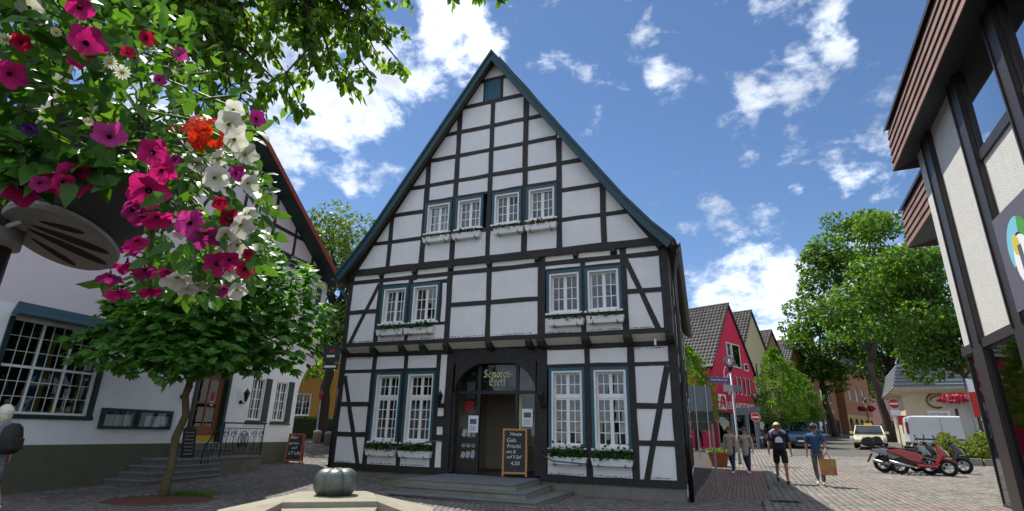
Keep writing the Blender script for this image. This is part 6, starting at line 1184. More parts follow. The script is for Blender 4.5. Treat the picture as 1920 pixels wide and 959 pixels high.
for (o, a, lab, p, kw) in ((Vector((0, 0, 0)), 0, 'red and black scooter parked nearest in the row', 'paint_red', dict(topbox=False)), (fr * -.55 + lf * .45, 0, 'silver and black motor scooter behind the red one', 'paint_silver', dict(topbox=True, big=True, screen=True)), (fr * -.35 + lf * 1.15, .1, 'dark scooter with top box deeper in the row', 'paint_black', dict(topbox=True, screen=True)), (fr * .38 + lf * 1.3, .05, 'black scooter at the far right end of the row by the shrubs', 'paint_black', dict(topbox=False))):
    q = base + o; q.z = G(q.x, q.y) + .02; scooter(q, sd + a, lab, p, **kw)
# ------------------------------------------------------------------ people (x forward, y left, z up)
mat('skin', '#b98468', .55, .08, 8); mat('skin_tan', '#a8735a', .55, .08, 8); mat('hair_blond', '#d9cfae', .7, .15, 40); mat('hair_white', '#dcd8cc', .7, .12, 40); mat('hair_dark', '#3a322c', .7, .2, 40); mat('hair_brown', '#6a4c38', .7, .2, 40)
mat('cloth_navy', '#151b2c', .85, .15, 12); mat('cloth_black', '#131417', .85, .2, 12); mat('cloth_blue', '#2e4f78', .85, .10, 10); mat('cloth_beige', '#a99c8a', .85, .10, 10); mat('cloth_jeans', '#27364d', .85, .15, 14); mat('cloth_lilac', '#a7a3bd', .85, .08, 10); mat('shoe_dark', '#1a1b1d', .6, .15, 12); mat('shoe_white', '#cfd0d0', .6, .06, 12); mat('cloth_brown', '#4d3a34', .85, .12, 10)
mat('trouser_print', '#16171b', .85, .1, 10, col2='#8d8f95', vs2=None); mat('dress_print', '#5a5a60', .85, .1, 38, col2='#a6a8ad'); mat('bag_yellow', '#a9a23a', .5, .1, 5, col2='#b23f5a'); mat('bag_white', '#dfe1e4', .45, .05, 8); mat('pack_dark', '#23241f', .7, .2, 10); mat('cap_grey', '#4a5058', .8, .12, 12)
def skin(name, verts, edges, rad, m, par, sub=2, root=0):
    me = bpy.data.meshes.new(name); me.from_pydata([tuple(v) for v in verts], edges, []); o = bpy.data.objects.new(name, me); link(o, par); md = o.modifiers.new('skin', 'SKIN'); md.use_smooth_shade = True
    sv = me.skin_vertices[0].data
    for i, r in enumerate(rad): rr = r if isinstance(r, tuple) else (r, r); sv[i].radius = rr; sv[i].use_root = (i == root)
    s = o.modifiers.new('sub', 'SUBSURF'); s.levels = sub; s.render_levels = sub; me.materials.append(MATS[m]); return o
def person(loc, rz, label, H=1.76, sw=.35, arms=((.15, .25), (-.2, .3)), hair='hair_dark', top='cloth_navy', bottom='cloth_black', shoes='shoe_dark', shorts=False, sk='skin', stout=1.0, sleeve=.5, dress=False, coat=False, long_hair=False, cap=False, turn=0.0, group=None):
    """walking figure; sw = stride angle, arms = (swing, elbow bend) for left and right"""
    t = empty('person', loc, rz, label, 'person', group); s = H / 1.76; V3 = Vector
    pel = V3((0, 0, .95)); sp = V3((.0, 0, 1.12)); chs = V3((.01, 0, 1.34)); nk = V3((.0, 0, 1.50)); hb = V3((.02, 0, 1.58)); ht = V3((.025, 0, 1.70))
    legs = []
    for side, a in ((1, sw), (-1, -sw)):
        hip = pel + V3((0, .09 * side * stout ** .5, -.04)); kn = hip + V3((math.sin(a) * .43, .005 * side, -math.cos(a) * .43)); b = a - (.55 if a < 0 else .12) * abs(sw) / .35; an = kn + V3((math.sin(b) * .42, 0, -math.cos(b) * .42)); foot = an + V3((.13 * math.cos(b), .01 * side, -.045 + .13 * math.sin(b))); heel = an + V3((-.05, 0, -.04)); legs.append((hip, kn, an, foot, heel))
    low = min(min(l[3].z, l[4].z) for l in legs) - .035; dz = V3((0, 0, -low))
    armz = []
    for side, (a, e) in ((1, arms[0]), (-1, arms[1])):
        sh = V3((0, .19 * side * (stout ** .6), 1.43)); el = sh + V3((math.sin(a) * .28, .06 * side, -math.cos(a) * .28)); wr = el + V3((math.sin(a + e) * .25, .02 * side, -math.cos(a + e) * .25)); hd = wr + (wr - el).normalized() * .08; armz.append((sh, el, wr, hd, side))
    def T(v): return (v + dz) * s
    uc = V3((0, 0, 1.42)); verts = [T(v) for v in (pel, sp, chs, uc, nk, hb, ht)]; rad = [(.13 * stout, .11 * stout), (.125 * stout, .11 * stout), (.135, .11 * stout), (.09, .075), .05, (.078, .085), (.072, .082)]; ed = [(0, 1), (1, 2), (2, 3), (3, 4), (4, 5), (5, 6)]
    for (hip, kn, an, foot, heel) in legs:
        k = len(verts); verts += [T(v) for v in (hip, kn, an, foot)]; rad += [.085 * stout ** .5, .058, .038, .03]; ed += [(0, k), (k, k + 1), (k + 1, k + 2), (k + 2, k + 3)]
    for (sh, el, wr, hd, side) in armz:
        k = len(verts); verts += [T(v) for v in (sh, el, wr, hd)]; rad += [.05, .042, .028, .030]; ed += [(3, k), (k, k + 1), (k + 1, k + 2), (k + 2, k + 3)]
    rad = [tuple(q * s for q in r) if isinstance(r, tuple) else r * s for r in rad]; body = skin('body', verts, ed, rad, sk, t)
    # fingers: four bent and unequal, thumb from the side of the palm
    for (sh, el, wr, hd, side) in armz:
        mb = MB(); d = (hd - wr).normalized(); f = V3((1, 0, 0)); f = (f - d * f.dot(d)).normalized(); inn = V3((0, -side, 0))
        for i, L in enumerate((.070, .082, .076, .060)): a = hd + f * (.03 - .02 * i); mb.tube([T(a), T(a + d * L * .55 + inn * .008), T(a + d * L * .8 + inn * .035)], [.010 * s, .009 * s, .007 * s], 6)
        a = wr + d * .035 + f * .028; mb.tube([T(a), T(a + f * .03 + d * .02), T(a + f * .035 + d * .055)], [.011 * s, .010 * s, .008 * s], 6)
        mb.ball(T(hd), .034 * s, 10, 8, 1.0, .55, 1.1); mb.build('hand', sk, t, smooth=True)
    R_ = lambda *r: [tuple(q * s for q in x) if isinstance(x, tuple) else x * s for x in r]
    # upper garment
    up = [T(pel + V3((0, 0, -.10 if not coat else -.34))), T(sp), T(chs), T(uc), T(nk + V3((0, 0, -.01)))]; ur = [(.165 * stout, .145 * stout) if not coat else (.22, .19), (.155 * stout, .14 * stout), (.18 * stout ** .5, .15 * stout), (.135, .12), .07]; ue = [(0, 1), (1, 2), (2, 3), (3, 4)]
    for (sh, el, wr, hd, side) in armz:
        k = len(up); endp = sh.lerp(el, sleeve * 1.6) if sleeve < .7 else wr; up += [T(sh)] + ([T(el)] if sleeve >= .7 else []) + [T(endp)]; ur += [.085] + ([.058] if sleeve >= .7 else []) + [.07 if sleeve < .7 else .048]; ue += [(3, k)] + [(k + i, k + i + 1) for i in range(len(up) - k - 1)]
    skin('top', up, ue, R_(*ur), top, t)
    if not dress:
        bt = [T(pel + V3((0, 0, .12))), T(pel)]; br = [(.145 * stout, .125 * stout), (.15 * stout, .13 * stout)]; be = [(0, 1)]
        for (hip, kn, an, foot, heel) in legs:
            k = len(bt)
            if shorts: bt += [T(hip), T(hip.lerp(kn, .9))]; br += [.105 * stout ** .5, .095]; be += [(1, k), (k, k + 1)]
            else: bt += [T(hip), T(kn), T(an.lerp(kn, .05))]; br += [.10 * stout ** .5, .075, .06]; be += [(1, k), (k, k + 1), (k + 1, k + 2)]
        skin('trousers' if not shorts else 'shorts', bt, be, R_(*br), bottom, t)
    else:
        m = MB(); c = T(pel); m.lathe([(.14 * s, .18 * s), (.16 * s, .02), (.20 * s, -.2 * s), (.25 * s, -.48 * s), (.235 * s, -.47 * s)], 20, c, .85, 1.0, cap=False); m.build('skirt', bottom, t, smooth=True)
    for (hip, kn, an, foot, heel) in legs: skin('shoe', [T(heel), T(an.lerp(foot, .45) + V3((0, 0, -.015))), T(foot + (foot - heel).normalized() * .06)], [(0, 1), (1, 2)], R_(.042, .046, .034), shoes, t, 1)
    # head: hair, ears, eyes, nose, mouth
    c = T(V3((.025, 0, 1.655))); m = MB(); n, q = 16, 10; vs = []
    hm = MB(); hm.ball((c.x - .012 * s, c.y, c.z + .022 * s), .114 * s, 16, 10, 1.0, .9, 1.02)
    keep = [f for f in hm.f if all(not (hm.v[i][0] > c.x + .045 * s and hm.v[i][2] < c.z + .055 * s) and (hm.v[i][2] > c.z - (.16 if long_hair else .055) * s) for i in f)]; hm.f = keep; hm.mi = [0] * len(keep); hm.build('hair' if not cap else 'cap', hair if not cap else 'cap_grey', t, smooth=True, fix=False)
    if long_hair: m = MB(); m.ball((c.x - .05 * s, c.y, c.z - .06 * s), .10 * s, 12, 8, .7, 1.0, 1.3); m.build('hair', hair, t, smooth=True)
    if hair == 'hair_blond' and dress: m = MB(); m.ball((c.x - .03 * s, c.y, c.z + .0), .112 * s, 14, 10, .95, 1.0, 1.08); m.build('hair', 'hair_white', t, smooth=True)
    if cap: MB().lathe([(.075 * s, 0), (.075 * s, .012)], 12, (c.x + .075 * s, c.y, c.z + .045 * s)).build('cap_peak', 'cap_grey', t)
    fm = MB(); fm.ball((c.x + .105 * s, c.y, c.z - .012 * s), .017 * s, 8, 6, 1.1, .8, 1.4)
    for sd_ in (-1, 1): fm.ball((c.x + .0, c.y + sd_ * .088 * s, c.z - .005), .024 * s, 8, 6, .7, .4, 1.3)
    fm.build('nose_and_ears', sk, t, smooth=True); em = MB()
    for sd_ in (-1, 1): em.ball((c.x + .083 * s, c.y + sd_ * .033 * s, c.z + .014 * s), .012 * s, 8, 6, .6, 1.1, .7)
    em.build('eyes', 'hair_dark', t); MB().box(c.x + .082 * s, c.x + .094 * s, c.y - .022 * s, c.y + .022 * s, c.z - .052 * s, c.z - .044 * s).build('mouth', 'neon_red', t)
    return t, {'hand': [t.matrix_basis @ T(a[3]) for a in armz], 'chest': T(chs), 'T': T}
toCam = lambda x, y, k=0: math.atan2(-y, -x) + k
def gpv(x, y): return Vector((x, y, G(x, y) + .022))
p1, i1 = person(gpv(8.65, 17.99), toCam(8.65, 17.99, R(4)), 'heavyset blond man in navy T-shirt and black shorts walking towards the viewer', 1.80, .30, ((-.25, .35), (.3, .2)), 'hair_blond', 'cloth_navy', 'cloth_black', 'shoe_dark', True, 'skin_tan', 1.45, .55)
mb = MB(); x = .228; mb.add([(x, -.11, 1.20), (x, .11, 1.20), (x + .008, .11, 1.26), (x + .004, .08, 1.34), (x, .03, 1.38), (x, -.04, 1.37), (x + .004, -.09, 1.32), (x + .008, -.11, 1.26)], [tuple(range(8))]); mb.build('shirt_print', 'paper', p1)
mb = MB(); mb.tube([(-.06, .22, 1.38), (.06, .20, 1.50), (-.05, .1, 1.56), (-.10, 0, 1.56), (-.05, -.1, 1.56), (.06, -.20, 1.50), (.10, -.21, 1.34)], [.035, .055, .06, .06, .06, .055, .03], 8); mb.build('sweater_over_shoulders', 'cloth_lilac', p1, smooth=True)
MB().box(.11, .125, -.065, .065, 1.655, 1.69).build('sunglasses', 'cloth_black', p1)
p2, i2 = person(gpv(9.42, 17.25), toCam(9.42, 17.25, R(-6)), 'man in blue polo shirt and dark patterned trousers carrying a bag', 1.74, .22, ((.42, .35), (-.15, .3)), 'hair_dark', 'cloth_blue', 'trouser_print', 'shoe_white', False, 'skin_tan', 1.05, .55, cap=True)
MB().box(.11, .125, -.065, .065, 1.60, 1.63).build('sunglasses', 'cloth_black', p2)
hp = i2['hand'][0]; bg = empty('shopping_bag', (hp.x, hp.y, hp.z - .62), toCam(9.4, 17.2, R(8)), 'yellow and pink carrier bag in the hand of the man in blue', 'bag'); mb = MB(); mb.add([(-.09, -.2, 0), (.09, -.2, 0), (.09, .2, 0), (-.09, .2, 0), (-.05, -.24, .44), (.05, -.24, .42), (.05, .22, .43), (-.05, .22, .44)], [(0, 3, 2, 1), (0, 1, 5, 4), (1, 2, 6, 5), (2, 3, 7, 6), (3, 0, 4, 7)]); mb.build('bag_body', 'bag_yellow', bg, bevel=.02)
for xx in (-.05, .05): MB().tube([(xx, -.1, .42), (0, -.03, .6), (0, .03, .6), (xx, .1, .42)], .008, 6).build('handle', 'flower_pink', bg)
person(gpv(8.45, 21.4), toCam(8.5, 21.4, R(-25)), 'person in a beige coat and jeans walking close to another, left of the pair', 1.66, .25, ((.1, .3), (-.1, .3)), 'hair_brown', 'cloth_beige', 'cloth_jeans', 'shoe_white', coat=True, sleeve=1, long_hair=True)
person(gpv(8.98, 21.3), toCam(9, 21.3, R(-15)), 'person in a pale loose coat and dark trousers, right of the pair', 1.62, .28, ((-.15, .4), (.2, .5)), 'hair_brown', 'cloth_beige', 'cloth_jeans', 'shoe_white', coat=True, sleeve=1)
person(gpv(13.3, 38.9), toCam(13.3, 38.9, R(30)), 'dark-clothed passer-by standing at the pharmacy corner', 1.74, .12, ((.3, .9), (.1, .6)), 'hair_dark', 'cloth_black', 'cloth_black', 'shoe_dark', sleeve=1)
# woman at the left edge, walking out of the picture, with rucksack and plastic bag
wl = gp(-58, 1000, 8.3); wl.z = .022; pw, iw = person(wl, R(168), 'woman in a grey patterned dress with rucksack at the left edge', 1.62, .22, ((.12, .12), (-.1, .2)), 'hair_blond', 'dress_print', 'dress_print', 'shoe_white', False, 'skin', 1.05, .35, dress=True, long_hair=True)
rk = empty('rucksack', pw.matrix_basis @ Vector((-.22, 0, 1.02)), R(168), 'dark rucksack on the back of the woman at the left edge', 'rucksack'); MB().lathe([(.06, -.14), (.13, -.12), (.155, .0), (.15, .16), (.12, .28), (.05, .34)], 16, (-.04, 0, 0), .8, 1.05).build('pack', 'pack_dark', rk, smooth=True); MB().box(-.20, -.13, -.11, .11, -.08, .12).build('pocket', 'pack_dark', rk, bevel=.03)
hp = iw['hand'][0]; wb = empty('plastic_bag', (hp.x, hp.y, hp.z - .44), R(120), 'white plastic bag held by the woman at the left edge', 'bag'); mb = MB(); mb.lathe([(.06, 0), (.13, .08), (.13, .2), (.06, .33), (.015, .44)], 10, sx=1, sy=.55); mb.build('bag_body', 'bag_white', wb, smooth=True)
# ------------------------------------------------------------------ tree overhanging from the left, close to the viewer
def pear():
    base = Vector((-4.9, 2.9, 0)); t = empty('pear_tree', base, 0, 'near tree whose leafy branches hang into the top left of the view', 'tree'); loc = lambda p: p - base; top = Vector((-4.5, 3.0, 4.3))
    ends = [(940, -12, 4.1), (850, -30, 3.9), (750, 118, 3.6), (735, 60, 3.7), (690, 130, 3.5), (650, 60, 3.6), (640, 150, 3.4), (560, 190, 3.2), (570, 60, 3.4), (490, 90, 3.2), (470, 180, 3.0), (400, 40, 3.2), (330, 70, 3.0), (400, 140, 3.0), (520, 10, 3.6), (660, -40, 3.9), (760, -20, 3.9), (260, 10, 3.0), (180, 60, 2.9), (430, 240, 2.9), (80, 20, 2.9), (330, 180, 2.8), (250, 130, 2.8), (20, 100, 2.8), (600, -60, 3.2), (450, -50, 3.0), (530, 130, 3.3), (420, 90, 3.4), (610, 110, 3.6), (350, 20, 3.3), (300, 110, 3.1), (470, 30, 3.4), (380, 180, 3.0), (500, 160, 3.2), (560, 20, 3.5), (620, 20, 3.6), (690, 30, 3.7), (440, 130, 3.5), (280, 50, 3.4), (340, 130, 3.5), (480, 210, 3.1), (230, 80, 3.3), (580, 140, 3.4), (700, 90, 3.6), (400, 210, 3.2), (520, 70, 3.7)]
    mb = MB(); mb.tube(limb_pts((0, 0, -.1), loc(top), 6, 0, .1), [.22, .19, .17, .16, .15, .14, .13], 10); P = []; TD = []
    hubs = [at(300, -180, 3.2), at(560, -160, 3.6), at(120, -160, 3.0), at(760, -140, 4.0)]
    for h in hubs: mb.tube([loc(p) for p in limb_pts(top, h, 6, -.15, .4)], [.08, .07, .06, .05, .045, .04, .03], 8)
    for (px, py, d) in ends:
        e = at(px, py, d); h = min(hubs, key=lambda q: (q - e).length); pts = limb_pts(h, e, 9, -.02, .5); mb.tube([loc(p) for p in pts], [.020 - .0017 * i for i in range(10)], 5)
        for i in range(3, 10):
            a = pts[i]; dirv = (pts[i] - pts[i - 1]).normalized()
            for k in range(2):
                tw = (dirv * .5 + Vector((random.uniform(-1, 1), random.uniform(-1, 1), random.uniform(-1, .35)))).normalized(); L = random.uniform(.10, .28) * (1.0 if i < 9 else .5); b = a + tw * L; mb.tube([loc(a), loc(a.lerp(b, .5)) + Vector((0, 0, .01)), loc(b)], [.004, .003, .002], 4); m = random.randint(8, 13)
                for j in range(m): P.append(a.lerp(b, random.uniform(.15, 1.05)) + Vector((random.gauss(0, .018), random.gauss(0, .018), random.gauss(0, .018)))); TD.append(tw * .5 + Vector((random.gauss(0, .5), random.gauss(0, .5), random.gauss(-.65, .4))))
    mb.build('trunk', 'bark', t, smooth=True); P = np.array([tuple(loc(p)) for p in P]); TD = np.array([tuple(d) for d in TD]); n = len(P)
    V, F = leaves(P, TD, rng.normal(size=(n, 3)) + np.array([0, 0, .35]), .074 * rng.uniform(.65, 1.2, n), .046 * rng.uniform(.7, 1.15, n), 'ovate'); obj('crown', npmesh('crown', V, F, 'leaf_pear', True), t)
pear()
# ------------------------------------------------------------------ hanging flower basket on a lamp post, close to the viewer
mat('pot_grey', '#3a3735', .6, .08, 5, .1, 60); mat('cast_grey', '#94938f', .5, .10, 8, .15, 50, metal=.2); mat('post_brown', '#3d302b', .6, .12, 8, metal=.2)
def petal_mat(name, c, dark, trans=.3):
    m = leafmat(name, c, c, trans, .55); return m
def petal_shader(name, c, dark, vein):
    m = bpy.data.materials.new(name); m.use_nodes = True; nt = m.node_tree; N = nt.nodes.new; Lk = nt.links.new; b = nt.nodes['Principled BSDF']; out = nt.nodes['Material Output']; b.inputs['Roughness'].default_value = .6; b.inputs['Specular IOR Level'].default_value = .25
    tc = N('ShaderNodeTexCoord'); sx = N('ShaderNodeSeparateXYZ'); Lk(tc.outputs['Object'], sx.inputs[0]); at2 = N('ShaderNodeMath'); at2.operation = 'ARCTAN2'; Lk(sx.outputs[1], at2.inputs[0]); Lk(sx.outputs[0], at2.inputs[1])
    ml = N('ShaderNodeMath'); ml.operation = 'MULTIPLY'; ml.inputs[1].default_value = 25; Lk(at2.outputs[0], ml.inputs[0]); nz = N('ShaderNodeTexNoise'); nz.inputs['Scale'].default_value = 5; Lk(tc.outputs['Object'], nz.inputs['Vector']); mu = N('ShaderNodeMath'); mu.operation = 'MULTIPLY_ADD'; mu.inputs[1].default_value = 7; Lk(nz.outputs['Fac'], mu.inputs[0]); Lk(ml.outputs[0], mu.inputs[2]); sn = N('ShaderNodeMath'); sn.operation = 'SINE'; Lk(mu.outputs[0], sn.inputs[0])
    vr = N('ShaderNodeMapRange'); Lk(sn.outputs[0], vr.inputs['Value']); vr.inputs['From Min'].default_value = .3; vr.inputs['To Max'].default_value = vein
    ln = N('ShaderNodeVectorMath'); ln.operation = 'LENGTH'; Lk(tc.outputs['Object'], ln.inputs[0]); rr_ = N('ShaderNodeMapRange'); Lk(ln.outputs['Value'], rr_.inputs['Value']); rr_.inputs['From Min'].default_value = .75; rr_.inputs['From Max'].default_value = .2; rr_.inputs['To Max'].default_value = .75
    mxm = N('ShaderNodeMath'); mxm.operation = 'MAXIMUM'; Lk(vr.outputs[0], mxm.inputs[0]); Lk(rr_.outputs[0], mxm.inputs[1])
    oi = N('ShaderNodeObjectInfo'); hs = N('ShaderNodeHueSaturation'); hs.inputs['Color'].default_value = lin(c); mv = N('ShaderNodeMapRange'); Lk(oi.outputs['Random'], mv.inputs['Value']); mv.inputs['To Min'].default_value = .72; mv.inputs['To Max'].default_value = 1.25; Lk(mv.outputs[0], hs.inputs['Value'])
    mx = N('ShaderNodeMix'); mx.data_type = 'RGBA'; Lk(mxm.outputs[0], mx.inputs['Factor']); Lk(hs.outputs[0], mx.inputs['A']); mx.inputs['B'].default_value = lin(dark); Lk(mx.outputs['Result'], b.inputs['Base Color'])
    t = N('ShaderNodeBsdfTranslucent'); Lk(mx.outputs['Result'], t.inputs['Color']); ms = N('ShaderNodeMixShader'); ms.inputs[0].default_value = .38; Lk(b.outputs[0], ms.inputs[1]); Lk(t.outputs[0], ms.inputs[2]); Lk(ms.outputs[0], out.inputs['Surface']); MATS[name] = m
for nm, c, dk, ve in (('pet_pink', '#e62a86', '#9a1054', .4), ('pet_rose', '#d2429a', '#8c1c62', .45), ('pet_crimson', '#c0163f', '#6d0a22', .35), ('pet_magenta', '#a8247f', '#5f0f48', .4), ('pet_white', '#ebe8de', '#a9b07a', .25), ('pet_orange', '#dd3a1c', '#b0200e', .2), ('pet_purple', '#452064', '#1f0c30', .4)): petal_shader(nm, c, dk, ve)
mat('throat', '#2a0716', .8, .2, 20); mat('throat_y', '#b9b06a', .8, .1, 20); mat('stem_green', '#5d7a35', .6, .1, 12); mat('daisy_yellow', '#c99a1e', .7, .1, 30)
leafmat('leaf_pet', '#30601f', '#648f38', .36); leafmat('leaf_pet_dark', '#244a1c', '#3f6c2e', .3)
def petunia_mesh(m, throat, seed):
    rr = random.Random(seed); n = 30; rings = [(.05, -.85), (.09, -.55), (.16, -.30), (.34, -.15), (.66, -.02), (1.0, .08)]; mb = MB(); V = []
    for k, (r, z) in enumerate(rings):
        for i in range(n):
            a = 2 * math.pi * i / n; lobe = 1 - (.20 * (abs(math.sin(2.5 * a)) ** 3) if k > 3 else 0); ruf = (.10 * math.sin(5 * a + 1.2 * seed) + .05 * math.sin(11 * a + seed)) * (max(0, k - 3) / 2); V.append((r * lobe * math.cos(a), r * lobe * math.sin(a), z + ruf - (.10 * abs(math.sin(2.5 * a)) if k > 3 else 0)))
    fs = []; mi = []
    for k in range(len(rings) - 1):
        for i in range(n): fs.append((k * n + i, k * n + (i + 1) % n, (k + 1) * n + (i + 1) % n, (k + 1) * n + i)); mi.append(1 if k < 2 else 0)
    mb.add(V, fs); mb.mi = mi; return mb.mesh('petunia', [m, throat], True)
def basket():
    pc = at(122, 440, 1.12); t = empty('flower_basket', (pc.x, pc.y, pc.z), 0, 'hanging basket overflowing with pink, white and red petunias at upper left', 'flower basket'); O = Vector(pc)
    # tapered pot hanging a little askew on a cast holder plate, seen from below
    vd = Vector((pc.x, pc.y, 0)).normalized(); TILT = Matrix.Rotation(R(17), 4, vd) @ Matrix.Rotation(R(-13), 4, Vector((vd.y, -vd.x, 0)))
    mb = MB(); mb.M = TILT; mb.lathe([(.088, .0), (.096, .01), (.158, .235), (.166, .25), (.15, .25), (.146, .2)], 40); mb.build('pot', 'pot_grey', t, smooth=True)
    mb = MB(); mb.M = TILT; mb.lathe([(.100, -.018), (.106, -.012), (.106, -.004), (.10, -.001)], 44); pl = mb.build('holder_plate', 'cast_grey', t)
    dx = Vector((vd.y, -vd.x, 0))
    for (u0, v0, u1, v1, w) in ((-.055, -.012, .085, -.040, .013), (-.055, .008, .092, .010, .014), (-.045, -.04, .03, -.074, .009), (-.045, .04, .045, .075, .010)):
        m = MB(); m.M = TILT; A = dx * u0 + vd * v0; B = dx * u1 + vd * v1; c = (A + B) / 2; L = B - A; hl = L.length / 2; e1 = L.normalized(); e2 = Vector((-e1.y, e1.x, 0)); k = 20
        m.add([tuple(c + e1 * hl * math.cos(q) + e2 * w * math.sin(q) * (1 + .35 * math.cos(q)) + Vector((0, 0, -.0186))) for q in [2 * math.pi * i / k for i in range(k)]], [tuple(range(k))]); m.build('slot', 'throat', pl)
    px0 = at(-22, 470, 1.06) - O; MB().tube([(px0.x, px0.y, -O.z), (px0.x, px0.y, .45)], .034, 14).build('lamp_post', 'post_brown', t, smooth=True)
    MB().bar((px0.x, px0.y, -.02), tuple(TILT @ (dx * -.06 + Vector((0, 0, -.012)))), .03, .012).build('bracket', 'cast_grey', t, bevel=.003); MB().tube([(px0.x, px0.y, -.045), (px0.x, px0.y, -.01)], .046, 16).build('clamp', 'cast_grey', t, smooth=True); MB().tube([(px0.x, px0.y, -.16), (px0.x + .045, px0.y - .01, -.17)], .014, 8).build('fitting', 'black_metal', t)
    mb = MB(); mb.M = TILT; mb.lathe([(.145, .2), (.14, .235), (.02, .26)], 24); mb.build('soil', 'soil', t)
    # leaves
    reg = []
    def addr(n, cx, cy, rx, ry, d0, d1):
        for _ in range(n):
            a = random.uniform(0, 2 * math.pi); q = math.sqrt(random.random()); px, py = cx + rx * q * math.cos(a), cy + ry * q * math.sin(a)
            if 40 < px < 262 and 362 < py < 520 and (px - 40) * .3 + 352 < py + 30: continue
            reg.append((px, py, random.uniform(d0, d1)))
    addr(330, 130, 150, 240, 190, .84, .97); addr(520, 130, 140, 280, 200, 1.0, 1.4); addr(130, 60, 300, 130, 45, .84, .95); addr(330, 395, 420, 125, 150, .88, 1.12); addr(170, 330, 250, 150, 110, .88, 1.2); addr(90, 250, 490, 70, 50, .92, 1.05); addr(150, 20, 60, 130, 150, .86, 1.2); addr(90, 120, 322, 140, 24, .83, .92); addr(40, 380, 420, 130, 140, .80, .86)
    reg.sort(key=lambda q: q[2]); me = []
    for k in range(6):
        Lf = np.array([[0., 0, 0]]); V, F = leaves(Lf, np.array([[1., 0, 0]]), np.array([[0., random.uniform(-.2, .2), 1]]), 1.0, .50 + .05 * k, 'ovate'); V[:, 2] += -.16 * V[:, 0] ** 2 * (k % 3) * .6
        me.append(npmesh('leaf', V, F, 'leaf_pet' if k % 3 else 'leaf_pet_dark', True))
    rest = []
    for i, (px, py, d) in enumerate(reg):
        p = at(px, py, d) - O; out = (Vector((p.x - .05, p.y - .03, p.z - .2))).normalized(); tdir = (out * .7 + Vector((random.gauss(0, .6), random.gauss(-.2, .6), random.gauss(-.15, .5)))).normalized(); nrm = (Vector((random.gauss(.2, .5), random.gauss(-.7, .4), random.gauss(.5, .5)))).normalized(); L = random.uniform(.030, .058) * (1.12 if px < 230 else .72)
        if i < 300:
            x = tdir; y = nrm.cross(x).normalized(); z = x.cross(y); M = Matrix((x, y, z)).transposed(); o = obj('leaf', me[i % 6], t, p, M.to_euler(), (L, L, L))
        else: rest.append((tuple(p), tuple(tdir), tuple(nrm), L))
    P, T_, N_, L_ = (np.array([r[k] for r in rest]) for k in range(4)); V, F = leaves(P, T_, N_, L_, L_ * .62, 'ovate'); tag(obj('leaves', npmesh('leaves', V, F, 'leaf_pet', True), t), kind='stuff')
    # stems
    st = MB()
    for k in range(46):
        px, py, d = random.choice(reg); e = at(px, py, d) - O; a = Vector((.045 + random.uniform(-.12, .12), .03 + random.uniform(-.12, .12), .22)); mid = (a + e) / 2 + Vector((random.uniform(-.03, .05), random.uniform(-.05, .02), random.uniform(.02, .10))); st.tube([a, a.lerp(mid, .6), mid, mid.lerp(e, .6), e], .0026, 5)
    st.build('stems', 'stem_green', t, smooth=True)
    # blossoms: (px, py, radius px, kind, tilt x, tilt y)
    M = {}
    def pm(kind, k):
        key = (kind, k % 4)
        if key not in M: M[key] = petunia_mesh('pet_' + kind, 'throat' if kind not in ('white',) else 'throat_y', k % 4)
        return M[key]
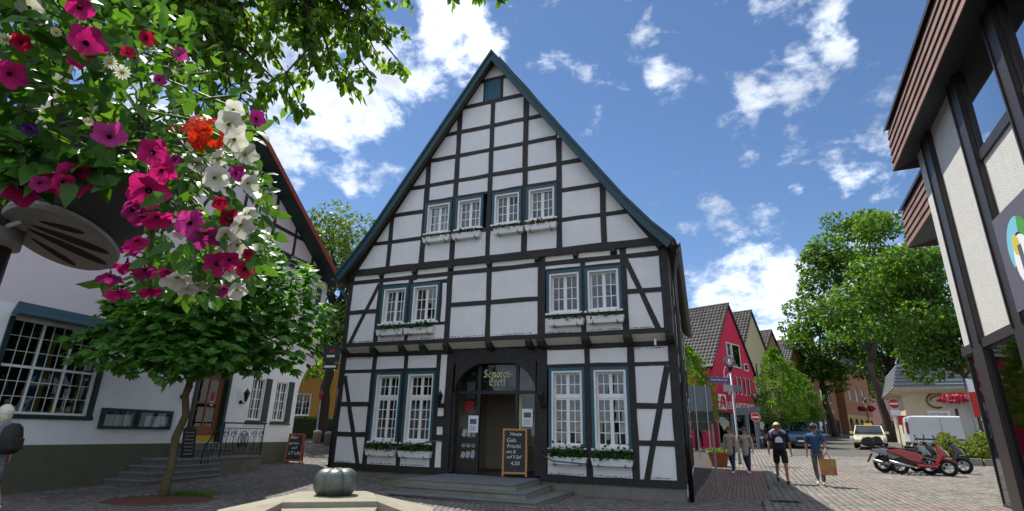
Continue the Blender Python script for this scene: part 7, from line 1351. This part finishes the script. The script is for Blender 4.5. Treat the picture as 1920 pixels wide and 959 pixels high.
    B = [(165, 78, 36, 'pink', .5, .4), (205, 252, 34, 'rose', .1, .7), (288, 287, 31, 'pink', .1, .1), (278, 357, 37, 'pink', 0, -.1), (140, 336, 36, 'pink', .1, -.2), (110, 345, 28, 'pink', -.5, -.2), (42, 352, 40, 'pink', .0, -.5), (8, 340, 26, 'pink', -.3, -.3), (22, 140, 30, 'pink', 1.1, .0), (306, 322, 26, 'pink', .6, -.3), (252, 396, 27, 'rose', .9, -.5), (296, 414, 33, 'pink', .5, -.8), (268, 412, 24, 'rose', .1, -.9), (357, 420, 32, 'rose', .3, -.3), (386, 446, 34, 'rose', .3, -.8), (431, 410, 20, 'crimson', .1, .0), (406, 496, 26, 'pink', .1, .0), (432, 490, 20, 'pink', .4, -.2), (237, 503, 30, 'pink', -.4, -.7), (272, 512, 26, 'rose', .2, -.8), (313, 516, 30, 'pink', -.1, -.8), (205, 524, 24, 'rose', -.3, -.7), (220, 553, 26, 'pink', .0, -.8), (281, 549, 22, 'pink', .1, -.9), (421, 546, 22, 'rose', .2, -.8), (460, 506, 20, 'crimson', .8, -.2), (446, 325, 17, 'magenta', .9, .1), (483, 222, 19, 'magenta', .8, .3), (258, 456, 24, 'pink', .3, -.7), (245, 470, 20, 'rose', -.3, -.8), (150, 14, 26, 'pink', .1, .3), (40, 80, 18, 'crimson', .2, .2), (146, 110, 22, 'pink', -.3, -.3), (276, 72, 17, 'crimson', .4, .2), (338, 102, 16, 'rose', .9, .1), (240, 98, 14, 'crimson', .2, .3), (412, 382, 16, 'crimson', .4, -.1), (56, 243, 16, 'purple', .1, .0), (120, 345, 22, 'pink', .3, -.6), (75, 345, 20, 'rose', .3, -.6), (465, 478, 14, 'crimson', .7, .0), (330, 300, 12, 'magenta', .4, .2), (300, 150, 13, 'rose', .5, .2),
         (405, 335, 28, 'white', .7, .0), (432, 232, 28, 'white', .5, .3), (442, 262, 24, 'white', .7, .1), (462, 288, 24, 'white', .7, .2), (468, 345, 22, 'white', .7, -.1), (455, 425, 26, 'white', .6, -.3), (448, 462, 26, 'white', .6, -.2), (425, 442, 20, 'white', .2, -.4), (418, 460, 18, 'white', .1, -.5), (332, 528, 32, 'white', .2, -.9), (372, 540, 28, 'white', .3, -.9), (350, 545, 22, 'white', .1, -.9), (434, 510, 22, 'white', .6, -.4), (446, 546, 20, 'white', .5, -.6), (368, 308, 18, 'white', .3, .0), (410, 300, 18, 'white', .5, .1), (440, 205, 20, 'white', .6, .3), (338, 438, 16, 'white', .0, -.5), (468, 402, 18, 'white', .7, -.2), (56, 12, 24, 'white', .1, .4)]
    for k, (px, py, rp, kind, tx, ty) in enumerate(B):
        d = random.uniform(.80, .86); p = at(px, py, d) - O; v = (-(ray(px, py).normalized()) + _r * tx * .9 + _u * ty * (2.0 if ty < -.6 else .9) + Vector((random.gauss(0, .1), random.gauss(0, .1), random.gauss(0, .1)))).normalized(); q = v.to_track_quat('Z', 'Y'); sc_ = rp / FPX * d * random.uniform(.86, 1.0); o = obj('petunia', pm(kind, k), t, p, q.to_euler(), (sc_, sc_, sc_))
    # geranium heads
    for (px, py, rp, n_) in ((382, 250, 30, 34), (411, 438, 11, 9)):
        mb = MB(); c = at(px, py, .84) - O
        for k in range(n_):
            u = Vector((random.gauss(0, 1), random.gauss(0, 1), random.gauss(0, 1))).normalized(); f = c + u * rp / FPX * .85; nn = (u + Vector((0, -.6, 0))).normalized(); a = nn.orthogonal().normalized(); b = nn.cross(a)
            for j in range(5): w = 2 * math.pi * j / 5 + k; dr = a * math.cos(w) + b * math.sin(w); si = a * -math.sin(w) + b * math.cos(w); r0 = .0085; mb.add([f, f + dr * r0 * .8 + si * r0 * .5, f + dr * r0 * 1.3, f + dr * r0 * .8 - si * r0 * .5], [(0, 1, 2, 3)])
        mb.build('geranium', 'pet_orange', t, fix=False)
    # daisies
    for (px, py, rp) in ((207, 118, 13), (229, 136, 15), (10, 73, 13), (166, 228, 9), (105, 60, 10)):
        c = at(px, py, .81) - O; v = (-(ray(px, py)).normalized() + Vector((random.gauss(0, .2), 0, random.gauss(.2, .2)))).normalized(); a = v.orthogonal().normalized(); b = v.cross(a); r0 = rp / FPX * .82; mb = MB()
        for j in range(13): w = 2 * math.pi * j / 13; dr = a * math.cos(w) + b * math.sin(w); si = a * -math.sin(w) + b * math.cos(w); mb.add([c + dr * r0 * .2, c + dr * r0 * .7 + si * r0 * .14, c + dr * r0, c + dr * r0 * .7 - si * r0 * .14], [(0, 1, 2, 3)])
        dz = mb.build('daisy', 'pet_white', t, fix=False); m = MB(); m.ball(c + v * .001, r0 * .26, 10, 6); m.build('daisy_eye', 'daisy_yellow', dz, smooth=True)
basket()
